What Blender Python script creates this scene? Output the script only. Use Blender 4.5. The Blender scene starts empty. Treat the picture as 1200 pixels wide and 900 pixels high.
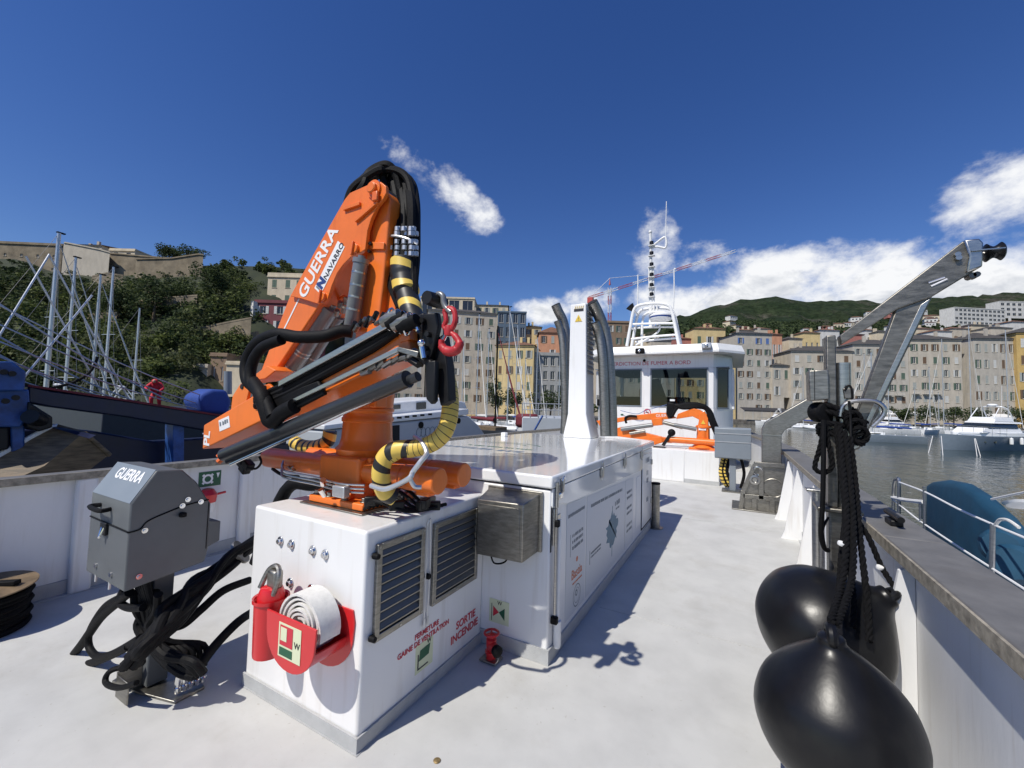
import bpy, bmesh, math, random
from mathutils import Vector, Matrix
random.seed(7)
S = bpy.context.scene
C = bpy.context.collection
rad = math.radians
# ------------------------------------------------------------------ camera
F, W, HH, CAMZ = 483.57, 1200.0, 900.0, 1.65
yaw, pitch, roll = rad(28.639), rad(2.965), rad(1.563)
_f = Vector((-math.sin(yaw)*math.cos(pitch), math.cos(yaw)*math.cos(pitch), math.sin(pitch)))
_r = Vector((math.cos(yaw), math.sin(yaw), 0)); _u = _r.cross(_f)
_r, _u = _r*math.cos(roll)+_u*math.sin(roll), -_r*math.sin(roll)+_u*math.cos(roll)
CAM = Vector((0, 0, CAMZ))
cam = bpy.data.cameras.new('camera'); camo = bpy.data.objects.new('camera', cam); C.objects.link(camo)
camo.matrix_world = Matrix(((_r.x, _u.x, -_f.x, 0), (_r.y, _u.y, -_f.y, 0), (_r.z, _u.z, -_f.z, CAMZ), (0, 0, 0, 1)))
cam.sensor_width = 36; cam.lens = F/W*36; cam.clip_start = .02; cam.clip_end = 9000
S.camera = camo
def ray(x, y): return _r*((x-600)/F) + _u*(-(y-450)/F) + _f
def atx(x, y, X): d = ray(x, y); return CAM + d*(X/d.x)
def aty(x, y, Y): d = ray(x, y); return CAM + d*(Y/d.y)
def atz(x, y, Z): d = ray(x, y); return CAM + d*((Z-CAMZ)/d.z)
def atd(x, y, D): return CAM + ray(x, y)*D                        # D = depth along the view axis
# ------------------------------------------------------------------ sun, sky, exposure
SUNV = Vector((-.255, -.73, 1.0)).normalized()                     # towards the sun
sl = bpy.data.lights.new('sun', 'SUN'); sl.energy = 4.6; sl.angle = rad(.53); sl.color = (1.0, .955, .87)
so = bpy.data.objects.new('sun', sl); C.objects.link(so); so.location = (-10, -30, 40)
so.rotation_euler = SUNV.to_track_quat('Z', 'Y').to_euler()
wd = bpy.data.worlds.new('World'); S.world = wd; wd.use_nodes = True
nt = wd.node_tree; nt.nodes.clear()
def N(t, **k):
    n = nt.nodes.new(t)
    for a, b in k.items(): setattr(n, a, b)
    return n
def M_(op, a, b=None, c=None, clamp=False):
    n = N('ShaderNodeMath', operation=op); n.use_clamp = clamp
    for i, v in enumerate((a, b, c)):
        if v is None: continue
        if isinstance(v, (int, float)): n.inputs[i].default_value = v
        else: nt.links.new(v, n.inputs[i])
    return n.outputs[0]
sky = N('ShaderNodeTexSky'); sky.sky_type = 'NISHITA'; sky.sun_disc = False
sky.sun_elevation = math.asin(SUNV.z); sky.sun_rotation = math.atan2(SUNV.x, SUNV.y)
sky.altitude = 0; sky.air_density = 1.0; sky.dust_density = .15; sky.ozone_density = 3.2
hsv = N('ShaderNodeHueSaturation'); hsv.inputs['Hue'].default_value = .517; hsv.inputs['Saturation'].default_value = 1.27; hsv.inputs['Value'].default_value = 1.08
nt.links.new(sky.outputs[0], hsv.inputs['Color'])
tc = N('ShaderNodeTexCoord'); sep = N('ShaderNodeSeparateXYZ'); nt.links.new(tc.outputs['Generated'], sep.inputs[0])
az = M_('ARCTAN2', sep.outputs[0], sep.outputs[1]); el = M_('ARCSINE', sep.outputs[2])
def noise(scale, detail, rough, sz=(1, 1, 1), off=(0, 0, 0), dist=0.0):
    m = N('ShaderNodeMapping'); m.inputs['Scale'].default_value = sz; m.inputs['Location'].default_value = off
    nt.links.new(tc.outputs['Generated'], m.inputs[0])
    n = N('ShaderNodeTexNoise'); n.inputs['Scale'].default_value = scale; n.inputs['Detail'].default_value = detail
    n.inputs['Roughness'].default_value = rough; n.inputs['Distortion'].default_value = dist
    nt.links.new(m.outputs[0], n.inputs['Vector']); return n.outputs['Fac']
n1 = noise(7.5, 9, .6, (1, 1, 1.5), (.3, .1, .7), .25)
n2 = noise(26, 6, .62, (1, 1, 1.3), (2.3, 1.1, .4))
nz = M_('ADD', M_('MULTIPLY', n1, .8), M_('MULTIPLY', n2, .35))
def azel(px, py):
    d = ray(px, py).normalized(); return math.atan2(d.x, d.y), math.asin(d.z)
field = None
def blob(px, py, ra, re, w=1.0, tilt=0.0):
    global field
    a, e = azel(px, py)
    da, de = M_('SUBTRACT', az, a), M_('SUBTRACT', el, e)
    c_, s_ = math.cos(tilt), math.sin(tilt)
    u = M_('ADD', M_('MULTIPLY', da, c_/ra), M_('MULTIPLY', de, s_/ra))
    v = M_('ADD', M_('MULTIPLY', da, -s_/re), M_('MULTIPLY', de, c_/re))
    q = M_('SUBTRACT', 1.0, M_('ADD', M_('MULTIPLY', u, u), M_('MULTIPLY', v, v)))
    q = M_('MULTIPLY', M_('MAXIMUM', q, -3.0), w)
    field = q if field is None else M_('MAXIMUM', field, q)
blob(1010, 345, .22, .085, 1.5); blob(900, 335, .14, .080, 1.5); blob(935, 312, .06, .045, 1.2); blob(845, 355, .17, .055, 1.4)
blob(1080, 335, .18, .06, 1.4); blob(1190, 235, .085, .075, 1.2); blob(1180, 330, .13, .07, 1.4)
blob(640, 362, .075, .035, 1.2); blob(690, 352, .08, .04, 1.2); blob(780, 352, .10, .045, 1.3)
blob(770, 292, .06, .065, .8); blob(820, 300, .06, .04, .6)
blob(483, 193, .085, .036, .80, -.45); blob(545, 238, .095, .042, .80, -.55)
# unseen cumulus added round the horizon behind the viewer, strengthened for neutral light
band = M_('SUBTRACT', .55, M_('MULTIPLY', M_('ABSOLUTE', M_('SUBTRACT', el, .16)), 9.0))
back = M_('MULTIPLY', M_('SUBTRACT', M_('ABSOLUTE', M_('SUBTRACT', az, -.45)), 1.25), 2.0, clamp=True)
bandm = M_('SUBTRACT', M_('MULTIPLY', back, M_('ADD', band, 1.0)), 1.0)
field = M_('MAXIMUM', field, bandm)
dens = M_('ADD', M_('MULTIPLY', field, .62), M_('MULTIPLY', M_('SUBTRACT', nz, .60), 3.1))
mr = N('ShaderNodeMapRange', interpolation_type='SMOOTHSTEP'); mr.inputs['From Min'].default_value = -.10; mr.inputs['From Max'].default_value = .85
nt.links.new(dens, mr.inputs['Value'])
# cloud shade: brighter where thin and high, greyer in the thick underside
n3 = noise(13, 7, .6, (1, 1, 1.6), (.34, .13, .62), .3)
sh = M_('ADD', M_('MULTIPLY', n3, 1.0), M_('MULTIPLY', el, 2.0))
cr = N('ShaderNodeValToRGB'); cr.color_ramp.elements[0].position = .66; cr.color_ramp.elements[0].color = (.33, .38, .47, 1)
cr.color_ramp.elements[1].position = 1.08; cr.color_ramp.elements[1].color = (.93, .94, .96, 1)
nt.links.new(sh, cr.inputs[0])
cb = N('ShaderNodeVectorMath', operation='SCALE'); nt.links.new(cr.outputs[0], cb.inputs[0]); cb.inputs['Scale'].default_value = 10.5
mix = N('ShaderNodeMix', data_type='RGBA'); nt.links.new(mr.outputs[0], mix.inputs[0])
nt.links.new(hsv.outputs[0], mix.inputs[6]); nt.links.new(cb.outputs[0], mix.inputs[7])
bg = N('ShaderNodeBackground'); bg.inputs['Strength'].default_value = .097; nt.links.new(mix.outputs[2], bg.inputs['Color'])
wo = N('ShaderNodeOutputWorld'); nt.links.new(bg.outputs[0], wo.inputs['Surface'])
vs = S.view_settings; vs.view_transform = 'Standard'; vs.look = 'None'; vs.exposure = 0.0; vs.gamma = 1.0; vs.use_curve_mapping = False
S.render.engine = 'CYCLES'; S.cycles.max_bounces = 8; S.cycles.diffuse_bounces = 5; S.cycles.glossy_bounces = 4; S.cycles.caustics_reflective = False; S.cycles.caustics_refractive = False
# ------------------------------------------------------------------ materials
MATS = {}
def mat(name, col, rough=.5, metal=0.0, var=.06, scale=6.0, bump=0.0, bscale=60.0, col2=None, spec=.5, coat=0.0, stain=0.0, stretch=(1, 1, 1), ior=None, streak=0.0, speck=0.0):
    if name in MATS: return MATS[name]
    m = bpy.data.materials.new(name); m.use_nodes = True; t = m.node_tree; b = t.nodes['Principled BSDF']
    b.inputs['Roughness'].default_value = rough; b.inputs['Metallic'].default_value = metal
    b.inputs['Specular IOR Level'].default_value = spec; b.inputs['Coat Weight'].default_value = coat; b.inputs['Coat Roughness'].default_value = .06
    g = t.nodes.new('ShaderNodeNewGeometry'); mp = t.nodes.new('ShaderNodeMapping'); mp.inputs['Scale'].default_value = stretch
    t.links.new(g.outputs['Position'], mp.inputs[0])
    nn = t.nodes.new('ShaderNodeTexNoise'); nn.inputs['Scale'].default_value = scale; nn.inputs['Detail'].default_value = 6; nn.inputs['Roughness'].default_value = .62
    t.links.new(mp.outputs[0], nn.inputs['Vector'])
    r = t.nodes.new('ShaderNodeValToRGB'); c = col; c2 = col2 or tuple(min(1, x*(1-2.2*var)) for x in col)
    r.color_ramp.elements[0].position = .32; r.color_ramp.elements[0].color = (*c2, 1)
    r.color_ramp.elements[1].position = .62; r.color_ramp.elements[1].color = (*c, 1)
    t.links.new(nn.outputs['Fac'], r.inputs[0]); out = r.outputs[0]
    if stain:
        n4 = t.nodes.new('ShaderNodeTexNoise'); n4.inputs['Scale'].default_value = scale*.31; n4.inputs['Detail'].default_value = 9; n4.inputs['Roughness'].default_value = .7
        t.links.new(g.outputs['Position'], n4.inputs['Vector'])
        mr_ = t.nodes.new('ShaderNodeMapRange'); mr_.inputs['From Min'].default_value = .52; mr_.inputs['From Max'].default_value = .75; mr_.inputs['To Max'].default_value = stain
        t.links.new(n4.outputs['Fac'], mr_.inputs['Value'])
        mx = t.nodes.new('ShaderNodeMix'); mx.data_type = 'RGBA'; t.links.new(mr_.outputs[0], mx.inputs[0]); t.links.new(out, mx.inputs[6])
        mx.inputs[7].default_value = (col[0]*.55, col[1]*.50, col[2]*.42, 1); out = mx.outputs[2]
    if speck:                                              # grit and drip spots
        n6 = t.nodes.new('ShaderNodeTexNoise'); n6.inputs['Scale'].default_value = 38; n6.inputs['Detail'].default_value = 3; t.links.new(g.outputs['Position'], n6.inputs['Vector'])
        n7 = t.nodes.new('ShaderNodeTexNoise'); n7.inputs['Scale'].default_value = 1.1; n7.inputs['Detail'].default_value = 4; t.links.new(g.outputs['Position'], n7.inputs['Vector'])
        a6 = t.nodes.new('ShaderNodeMath'); a6.operation = 'MULTIPLY_ADD'; a6.inputs[1].default_value = .35; t.links.new(n7.outputs['Fac'], a6.inputs[0]); t.links.new(n6.outputs['Fac'], a6.inputs[2])
        r6 = t.nodes.new('ShaderNodeMapRange'); r6.inputs['From Min'].default_value = .86; r6.inputs['From Max'].default_value = .96; r6.inputs['To Max'].default_value = speck; t.links.new(a6.outputs[0], r6.inputs['Value'])
        x6 = t.nodes.new('ShaderNodeMix'); x6.data_type = 'RGBA'; t.links.new(r6.outputs[0], x6.inputs[0]); t.links.new(out, x6.inputs[6]); x6.inputs[7].default_value = (col[0]*.5, col[1]*.45, col[2]*.36, 1); out = x6.outputs[2]
    if streak:                                             # run-off streaks and scuffs
        m5 = t.nodes.new('ShaderNodeMapping'); m5.inputs['Scale'].default_value = (17, 17, 1.3); t.links.new(g.outputs['Position'], m5.inputs[0])
        n5 = t.nodes.new('ShaderNodeTexNoise'); n5.inputs['Scale'].default_value = 1.0; n5.inputs['Detail'].default_value = 5; t.links.new(m5.outputs[0], n5.inputs['Vector'])
        r5 = t.nodes.new('ShaderNodeMapRange'); r5.inputs['From Min'].default_value = .56; r5.inputs['From Max'].default_value = .80; r5.inputs['To Max'].default_value = streak*2.2; t.links.new(n5.outputs['Fac'], r5.inputs['Value'])
        x5 = t.nodes.new('ShaderNodeMix'); x5.data_type = 'RGBA'; t.links.new(r5.outputs[0], x5.inputs[0]); t.links.new(out, x5.inputs[6]); x5.inputs[7].default_value = (col[0]*.62, col[1]*.56, col[2]*.48, 1); out = x5.outputs[2]
    t.links.new(out, b.inputs['Base Color'])
    rr = t.nodes.new('ShaderNodeMapRange'); rr.inputs['To Min'].default_value = max(0, rough-.08); rr.inputs['To Max'].default_value = min(1, rough+.10)
    t.links.new(nn.outputs['Fac'], rr.inputs['Value']); t.links.new(rr.outputs[0], b.inputs['Roughness'])
    if bump:
        nb = t.nodes.new('ShaderNodeTexNoise'); nb.inputs['Scale'].default_value = bscale; nb.inputs['Detail'].default_value = 4
        t.links.new(mp.outputs[0], nb.inputs['Vector'])
        bp = t.nodes.new('ShaderNodeBump'); bp.inputs['Strength'].default_value = bump; bp.inputs['Distance'].default_value = .01
        t.links.new(nb.outputs['Fac'], bp.inputs['Height']); t.links.new(bp.outputs[0], b.inputs['Normal'])
    MATS[name] = m; return m
mat('deck', (.545, .545, .525), .75, 0, .06, 3.0, .28, 420, stain=.45, speck=.45)
mat('skirt', (.47, .48, .48), .8, 0, .06, 9, .5, 220, stain=.2)
mat('gelcoat', (.79, .79, .78), .30, 0, .015, 2, .02, 8, coat=.2, stain=.06, streak=.16)
mat('gloss_lid', (.80, .81, .81), .10, 0, .012, 2, .015, 5, coat=.6)
mat('bulwark', (.76, .762, .762), .5, 0, .03, 4, .12, 30, stain=.12, stretch=(1, 1, .25), streak=.22)
mat('cap', (.155, .152, .148), .6, 0, .12, 7, .1, 60, stain=.35)
mat('worn_edge', (.36, .32, .25), .7, 0, .25, 22, .2, 60)
mat('steel', (.50, .49, .465), .30, 1, .10, 14, .05, 50, stretch=(1, 1, 6))
mat('dull_steel', (.36, .345, .31), .42, 1, .16, 16, .08, 60, stretch=(1, 1, 5), stain=.4)
mat('davit_steel', (.27, .255, .225), .45, 1, .22, 13, .1, 60, stretch=(1, 1, 4), stain=.45)
mat('chrome', (.75, .75, .75), .14, 1, .03)
mat('orange', (.85, .188, .022), .36, 0, .05, 5, .03, 14, coat=.15, stain=.22, streak=.2)
mat('orange_worn', (.80, .16, .03), .4, 0, .06, 8, .04, 30)
mat('black', (.005, .005, .006), .65, 0, .3, 30, .15, 90, spec=.2)
mat('black_steel', (.008, .008, .009), .45, 0, .25, 12, spec=.35)
mat('rubber', (.005, .005, .006), .33, 0, .45, 7, .10, 18, col2=(.010, .010, .010), spec=.36)
mat('rope', (.007, .007, .008), .9, 0, .3, 60, .3, 400, spec=.15)
mat('ctrl_grey', (.115, .123, .128), .45, 0, .06, 6, .03, 80)
mat('ctrl_panel', (.21, .24, .27), .4, 0, .03)
mat('cyl_grey', (.22, .23, .235), .3, .3, .05)
mat('dark_tube', (.035, .037, .041), .32, .2, .08)
mat('red_paint', (.62, .018, .022), .3, 0, .05, 6, .02, 20, coat=.3)
mat('red_hook', (.50, .025, .03), .45, 0, .15, 30)
mat('canvas', (.72, .71, .67), .8, 0, .06, 40, .25, 200)
mat('white_paint', (.80, .80, .79), .4, 0, .03)
mat('print_white', (.82, .82, .82), .5, 0, .01)
mat('print_black', (.02, .02, .025), .5, 0, .01)
mat('print_red', (.55, .03, .05), .5, 0, .02)
mat('print_blue', (.02, .05, .20), .5, 0, .02)
mat('print_teal', (.06, .17, .26), .5, 0, .12, 20)
mat('print_grey', (.16, .19, .22), .5, 0, .02)
mat('print_orange', (.62, .16, .05), .5, 0, .02)
mat('lumi', (.66, .70, .47), .5, 0, .02)
mat('green_sign', (.012, .10, .045), .45, 0, .03)
mat('yellow', (.75, .52, .06), .5, 0, .05)
mat('grey_vinyl', (.62, .64, .66), .4, 0, .015)
mat('louvre', (.16, .165, .165), .5, .5, .05)
mat('dark_inside', (.012, .013, .015), .8, 0, .1)
mat('navy', (.005, .009, .040), .4, 0, .15, 5, .05, 30)
mat('blue_paint', (.025, .09, .32), .45, 0, .25, 6, .1, 40, stain=.3)
mat('blue_cover', (.008, .060, .115), .62, 0, .12, 5, .35, 9)
mat('wood', (.20, .14, .08), .6, 0, .3, 5, .2, 40, stretch=(1, 1, 8))
mat('boat_white', (.78, .79, .79), .3, 0, .03, 3, coat=.2)
mat('boat_grey', (.45, .48, .51), .35, 0, .03, 3)
mat('boat_hull_blue', (.22, .27, .32), .3, 0, .05, 3)
mat('tan_sail', (.42, .30, .14), .8, 0, .15)
mat('maroon', (.16, .02, .03), .8, 0, .15)
mat('blue_sail', (.02, .06, .28), .8, 0, .1)
mat('alu', (.62, .63, .64), .35, .7, .05)
mat('red_cloth', (.60, .02, .04), .75, 0, .15, 9, .3, 25)
mat('skin', (.45, .26, .18), .6)
mat('hull_dark', (.03, .035, .045), .5, 0, .1)
def glass(name, col, rough=.05):
    m = mat(name, col, rough, 0, .02, spec=.8); return m
glass('window_glass', (.02, .026, .03)); glass('house_glass', (.018, .02, .024), .2)
# clear tinted pane for the wheelhouse
m = bpy.data.materials.new('tinted_pane'); m.use_nodes = True; t = m.node_tree; t.nodes.clear()
o_ = t.nodes.new('ShaderNodeOutputMaterial'); mx_ = t.nodes.new('ShaderNodeMixShader'); tr = t.nodes.new('ShaderNodeBsdfTransparent'); gl = t.nodes.new('ShaderNodeBsdfGlossy')
tr.inputs[0].default_value = (.55, .58, .57, 1); gl.inputs['Roughness'].default_value = .02; lw = t.nodes.new('ShaderNodeFresnel'); lw.inputs[0].default_value = 1.5
t.links.new(lw.outputs[0], mx_.inputs[0]); t.links.new(tr.outputs[0], mx_.inputs[1]); t.links.new(gl.outputs[0], mx_.inputs[2]); t.links.new(mx_.outputs[0], o_.inputs[0]); MATS['tinted_pane'] = m
# yellow and black spiral sleeve (uses the tube's own UVs)
def sleeve(name, wy, n, c1=(.74, .52, .10), c2=(.015, .015, .015)):
    m = bpy.data.materials.new(name); m.use_nodes = True; t = m.node_tree; b = t.nodes['Principled BSDF']; b.inputs['Roughness'].default_value = .45
    uv = t.nodes.new('ShaderNodeUVMap'); sp = t.nodes.new('ShaderNodeSeparateXYZ'); t.links.new(uv.outputs[0], sp.inputs[0])
    a = t.nodes.new('ShaderNodeMath'); a.operation = 'MULTIPLY_ADD'; a.inputs[1].default_value = n; t.links.new(sp.outputs[1], a.inputs[0]); t.links.new(sp.outputs[0], a.inputs[2])
    fr = t.nodes.new('ShaderNodeMath'); fr.operation = 'FRACT'; t.links.new(a.outputs[0], fr.inputs[0])
    lt = t.nodes.new('ShaderNodeMath'); lt.operation = 'LESS_THAN'; lt.inputs[1].default_value = wy; t.links.new(fr.outputs[0], lt.inputs[0])
    mx = t.nodes.new('ShaderNodeMix'); mx.data_type = 'RGBA'; mx.inputs[6].default_value = (*c2, 1); mx.inputs[7].default_value = (*c1, 1)
    t.links.new(lt.outputs[0], mx.inputs[0]); t.links.new(mx.outputs[2], b.inputs['Base Color'])
    bp = t.nodes.new('ShaderNodeBump'); bp.inputs['Strength'].default_value = .5; bp.inputs['Distance'].default_value = .004; t.links.new(fr.outputs[0], bp.inputs['Height']); t.links.new(bp.outputs[0], b.inputs['Normal'])
    MATS[name] = m
sleeve('sleeve', .62, 15); sleeve('sleeve_yellow', .88, 34); sleeve('sleeve_bold', .60, 11); sleeve('sleeve_wide', .36, 6.5)
# ------------------------------------------------------------------ mesh helpers
def root_of(o):
    while o.parent: o = o.parent
    return o
def orth(d):
    d = d.normalized(); a = Vector((0, 0, 1)) if abs(d.z) < .9 else Vector((1, 0, 0))
    u = d.cross(a).normalized(); return u, d.cross(u).normalized()
class MB:
    def __init__(s): s.v = []; s.f = []; s.uv = {}
    def add(s, vs, fs):
        n = len(s.v); s.v += [Vector(p) for p in vs]; s.f += [tuple(i+n for i in f) for f in fs]; return s
    def box(s, a, b):
        (x0, y0, z0), (x1, y1, z1) = a, b
        x0, x1 = min(x0, x1), max(x0, x1); y0, y1 = min(y0, y1), max(y0, y1); z0, z1 = min(z0, z1), max(z0, z1)
        return s.add([(x0,y0,z0),(x1,y0,z0),(x1,y1,z0),(x0,y1,z0),(x0,y0,z1),(x1,y0,z1),(x1,y1,z1),(x0,y1,z1)],
                     [(0,3,2,1),(4,5,6,7),(0,1,5,4),(1,2,6,5),(2,3,7,6),(3,0,4,7)])
    def cbox(s, c, size, rot=None):
        h = Vector(size)/2; n = len(s.v); s.box(-h, h)
        for i in range(n, len(s.v)):
            p = s.v[i]; s.v[i] = (rot @ p if rot else p) + Vector(c)
        return s
    def bar(s, p, q, w, h, up=(0, 0, 1)):          # rectangular bar between two points
        p, q = Vector(p), Vector(q); d = (q-p).normalized(); up = Vector(up)
        a = d.cross(up); a = a.normalized() if a.length > 1e-4 else orth(d)[0]; b = a.cross(d).normalized()
        vs = [e + a*(sx*w/2) + b*(sz*h/2) for e in (p, q) for sx, sz in ((-1,-1),(1,-1),(1,1),(-1,1))]
        return s.add(vs, [(0,1,2,3),(7,6,5,4),(0,4,5,1),(1,5,6,2),(2,6,7,3),(3,7,4,0)])
    def prism(s, poly, a, b):                       # polygon of 3-D points swept from offset a to offset b (vectors)
        n = len(poly); a, b = Vector(a), Vector(b)
        vs = [Vector(p)+a for p in poly] + [Vector(p)+b for p in poly]
        return s.add(vs, [tuple(range(n))[::-1], tuple(range(n, 2*n))] + [(i, (i+1) % n, n+(i+1) % n, n+i) for i in range(n)])
    def cyl(s, p, q, r0, r1=None, n=16, caps=True):
        p, q = Vector(p), Vector(q); r1 = r0 if r1 is None else r1; u, w = orth(q-p)
        vs = [e+(u*math.cos(2*math.pi*i/n)+w*math.sin(2*math.pi*i/n))*r for e, r in ((p, r0), (q, r1)) for i in range(n)]
        fs = [(i, n+i, n+(i+1) % n, (i+1) % n) for i in range(n)]
        if caps: fs += [tuple(range(n)), tuple(range(2*n-1, n-1, -1))]
        return s.add(vs, fs)
    def tube(s, pts, r, n=8, closed=False):
        pts = [Vector(p) for p in pts]; k = len(pts); rs = r if isinstance(r, (list, tuple)) else [r]*k
        u = None; base = len(s.v); L = 0; vs = []
        for i, p in enumerate(pts):
            d = (pts[(i+1) % k]-pts[i-1]) if closed else (pts[min(i+1, k-1)]-pts[max(i-1, 0)])
            d = d.normalized()
            if u is None: u = orth(d)[0]
            u = (u-d*u.dot(d)).normalized(); w = d.cross(u)
            if i: L += (p-pts[i-1]).length
            for j in range(n):
                vs.append(p+(u*math.cos(2*math.pi*j/n)+w*math.sin(2*math.pi*j/n))*rs[i]); s.uv[base+len(vs)-1] = (j/n, L)
        fs = [(i*n+j, i*n+(j+1) % n, ((i+1) % k)*n+(j+1) % n, ((i+1) % k)*n+j) for i in range(k if closed else k-1) for j in range(n)]
        if not closed: fs += [tuple(range(n))[::-1], tuple(range((k-1)*n, k*n))]
        return s.add(vs, fs)
    def lathe(s, prof, o, axis=(0, 0, 1), n=24):
        o = Vector(o); d = Vector(axis).normalized(); u, w = orth(d); k = len(prof)
        vs = [o+d*h+(u*math.cos(2*math.pi*j/n)+w*math.sin(2*math.pi*j/n))*max(r, 1e-4) for r, h in prof for j in range(n)]
        fs = [(i*n+j, (i+1)*n+j, (i+1)*n+(j+1) % n, i*n+(j+1) % n) for i in range(k-1) for j in range(n)]
        fs += [tuple(range(n)), tuple(range(k*n-1, (k-1)*n-1, -1))]
        return s.add(vs, fs)
    def ball(s, c, r, n=12, m=8, sc=(1, 1, 1)):
        c = Vector(c); vs = []
        for i in range(m+1):
            t = math.pi*i/m
            for j in range(n):
                a = 2*math.pi*j/n; vs.append(c+Vector((r*sc[0]*max(math.sin(t), 1e-3)*math.cos(a), r*sc[1]*max(math.sin(t), 1e-3)*math.sin(a), r*sc[2]*math.cos(t))))
        return s.add(vs, [(i*n+j, (i+1)*n+j, (i+1)*n+(j+1) % n, i*n+(j+1) % n) for i in range(m) for j in range(n)])
    def build(s, name, m, parent=None, bevel=0, smooth=35, at=None, seg=2):
        org = Vector((0, 0, 0))
        if parent is not None: org = root_of(parent)['_o']; org = Vector(org)
        elif at is not None: org = Vector(at)
        me = bpy.data.meshes.new(name); me.from_pydata([p-org for p in s.v], [], s.f)
        bm = bmesh.new(); bm.from_mesh(me); bmesh.ops.recalc_face_normals(bm, faces=bm.faces); bm.to_mesh(me); bm.free()
        if s.uv:
            ul = me.uv_layers.new(name='UVMap')
            for pl in me.polygons:
                us = [s.uv.get(me.loops[li].vertex_index, (0, 0)) for li in pl.loop_indices]; wrap = max(u[0] for u in us)-min(u[0] for u in us) > .5
                for li, u in zip(pl.loop_indices, us): ul.data[li].uv = (u[0]+1 if wrap and u[0] < .5 else u[0], u[1])
        o = bpy.data.objects.new(name, me); C.objects.link(o); me.materials.append(MATS[m] if isinstance(m, str) else m)
        if smooth: me.polygons.foreach_set('use_smooth', [True]*len(me.polygons)); me.set_sharp_from_angle(angle=rad(smooth))
        if bevel:
            b = o.modifiers.new('bevel', 'BEVEL'); b.width = bevel; b.segments = seg; b.limit_method = 'ANGLE'; b.angle_limit = rad(40); b.harden_normals = False
        if parent is not None: o.parent = parent
        else: o['_o'] = list(org); o.location = org
        return o
def tag(o, label=None, cat=None, group=None, kind=None):
    if label: o['label'] = label
    if cat: o['category'] = cat
    if group: o['group'] = group
    if kind: o['kind'] = kind
    return o
def thing(name, loc, label, cat, group=None):
    o = bpy.data.objects.new(name, None); C.objects.link(o); o.location = loc; o['_o'] = list(loc); o.empty_display_size = .1
    return tag(o, label, cat, group)
def smoothp(pts, n=8):                                # Catmull-Rom through the points
    P = [Vector(p) for p in pts]; out = []
    for i in range(len(P)-1):
        a, b, c, d = P[max(i-1, 0)], P[i], P[i+1], P[min(i+2, len(P)-1)]
        for k in range(n):
            t = k/n; out.append(.5*((2*b)+(c-a)*t+(2*a-5*b+4*c-d)*t*t+(3*b-a-3*c+d)*t**3))
    return out+[P[-1]]
def hose(pts, r, name, m, parent, n=8, k=8): return MB().tube(smoothp(pts, k), r, n).build(name, m, parent)
def rope_mb(pts, r, mb=None, pitch_=3.4, k=10, n=6):   # three-strand laid rope
    mb = mb or MB(); P = smoothp(pts, k); Q = []; 
    step = r*pitch_*2/9; L = [0]
    for i in range(1, len(P)): L.append(L[-1]+(P[i]-P[i-1]).length)
    m_ = max(6, int(L[-1]/step)); j = 0
    for i in range(m_+1):
        s_ = L[-1]*i/m_
        while j < len(P)-2 and L[j+1] < s_: j += 1
        f_ = (s_-L[j])/max(1e-6, L[j+1]-L[j]); Q.append(P[j].lerp(P[j+1], f_))
    u = None; fr = []
    for i in range(len(Q)):
        d = (Q[min(i+1, len(Q)-1)]-Q[max(i-1, 0)]).normalized()
        if u is None: u = orth(d)[0]
        u = (u-d*u.dot(d)).normalized(); fr.append((u.copy(), d.cross(u)))
    for st in range(3):
        mb.tube([q+(fr[i][0]*math.cos(i*2*math.pi/9+st*2.094)+fr[i][1]*math.sin(i*2*math.pi/9+st*2.094))*r*.5 for i, q in enumerate(Q)], r*.56, n)
    return mb
def lettering(txt, size, o, right, up, m, parent, name='lettering', depth=.0008, align='CENTER', bold=0.0, shear=0.0, spacing=1.0):
    cu = bpy.data.curves.new('t', 'FONT'); cu.body = txt; cu.size = size; cu.align_x = align; cu.align_y = 'CENTER'; cu.extrude = depth; cu.resolution_u = 3
    cu.offset = bold; cu.shear = shear; cu.space_character = spacing
    ob = bpy.data.objects.new('t', cu); C.objects.link(ob); bpy.context.view_layer.update()
    me = bpy.data.meshes.new_from_object(ob.evaluated_get(bpy.context.evaluated_depsgraph_get())); bpy.data.objects.remove(ob)
    r_, u_ = Vector(right).normalized(), Vector(up).normalized(); n_ = r_.cross(u_); o = Vector(o)-Vector(root_of(parent)['_o'])
    for v in me.vertices: c = v.co.copy(); v.co = o+r_*c.x+u_*c.y+n_*(c.z+depth)
    me.name = name; me.materials.clear(); me.materials.append(MATS[m]); ob = bpy.data.objects.new(name, me); C.objects.link(ob); ob.parent = parent
    return ob
def copy_tree(o, parent=None):
    c = o.copy(); C.objects.link(c); c.parent = parent
    for ch in o.children: copy_tree(ch, c)
    return c
def plate(o, right, up, w, h, m, name, parent, t=.0015):   # thin sticker or plate facing right x up
    r_, u_ = Vector(right).normalized(), Vector(up).normalized(); n_ = r_.cross(u_); o = Vector(o)
    q = [o+r_*(a*w/2)+u_*(b*h/2) for a, b in ((-1,-1),(1,-1),(1,1),(-1,1))]
    return MB().prism(q, (0, 0, 0), n_*t).build(name, m, parent)
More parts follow.
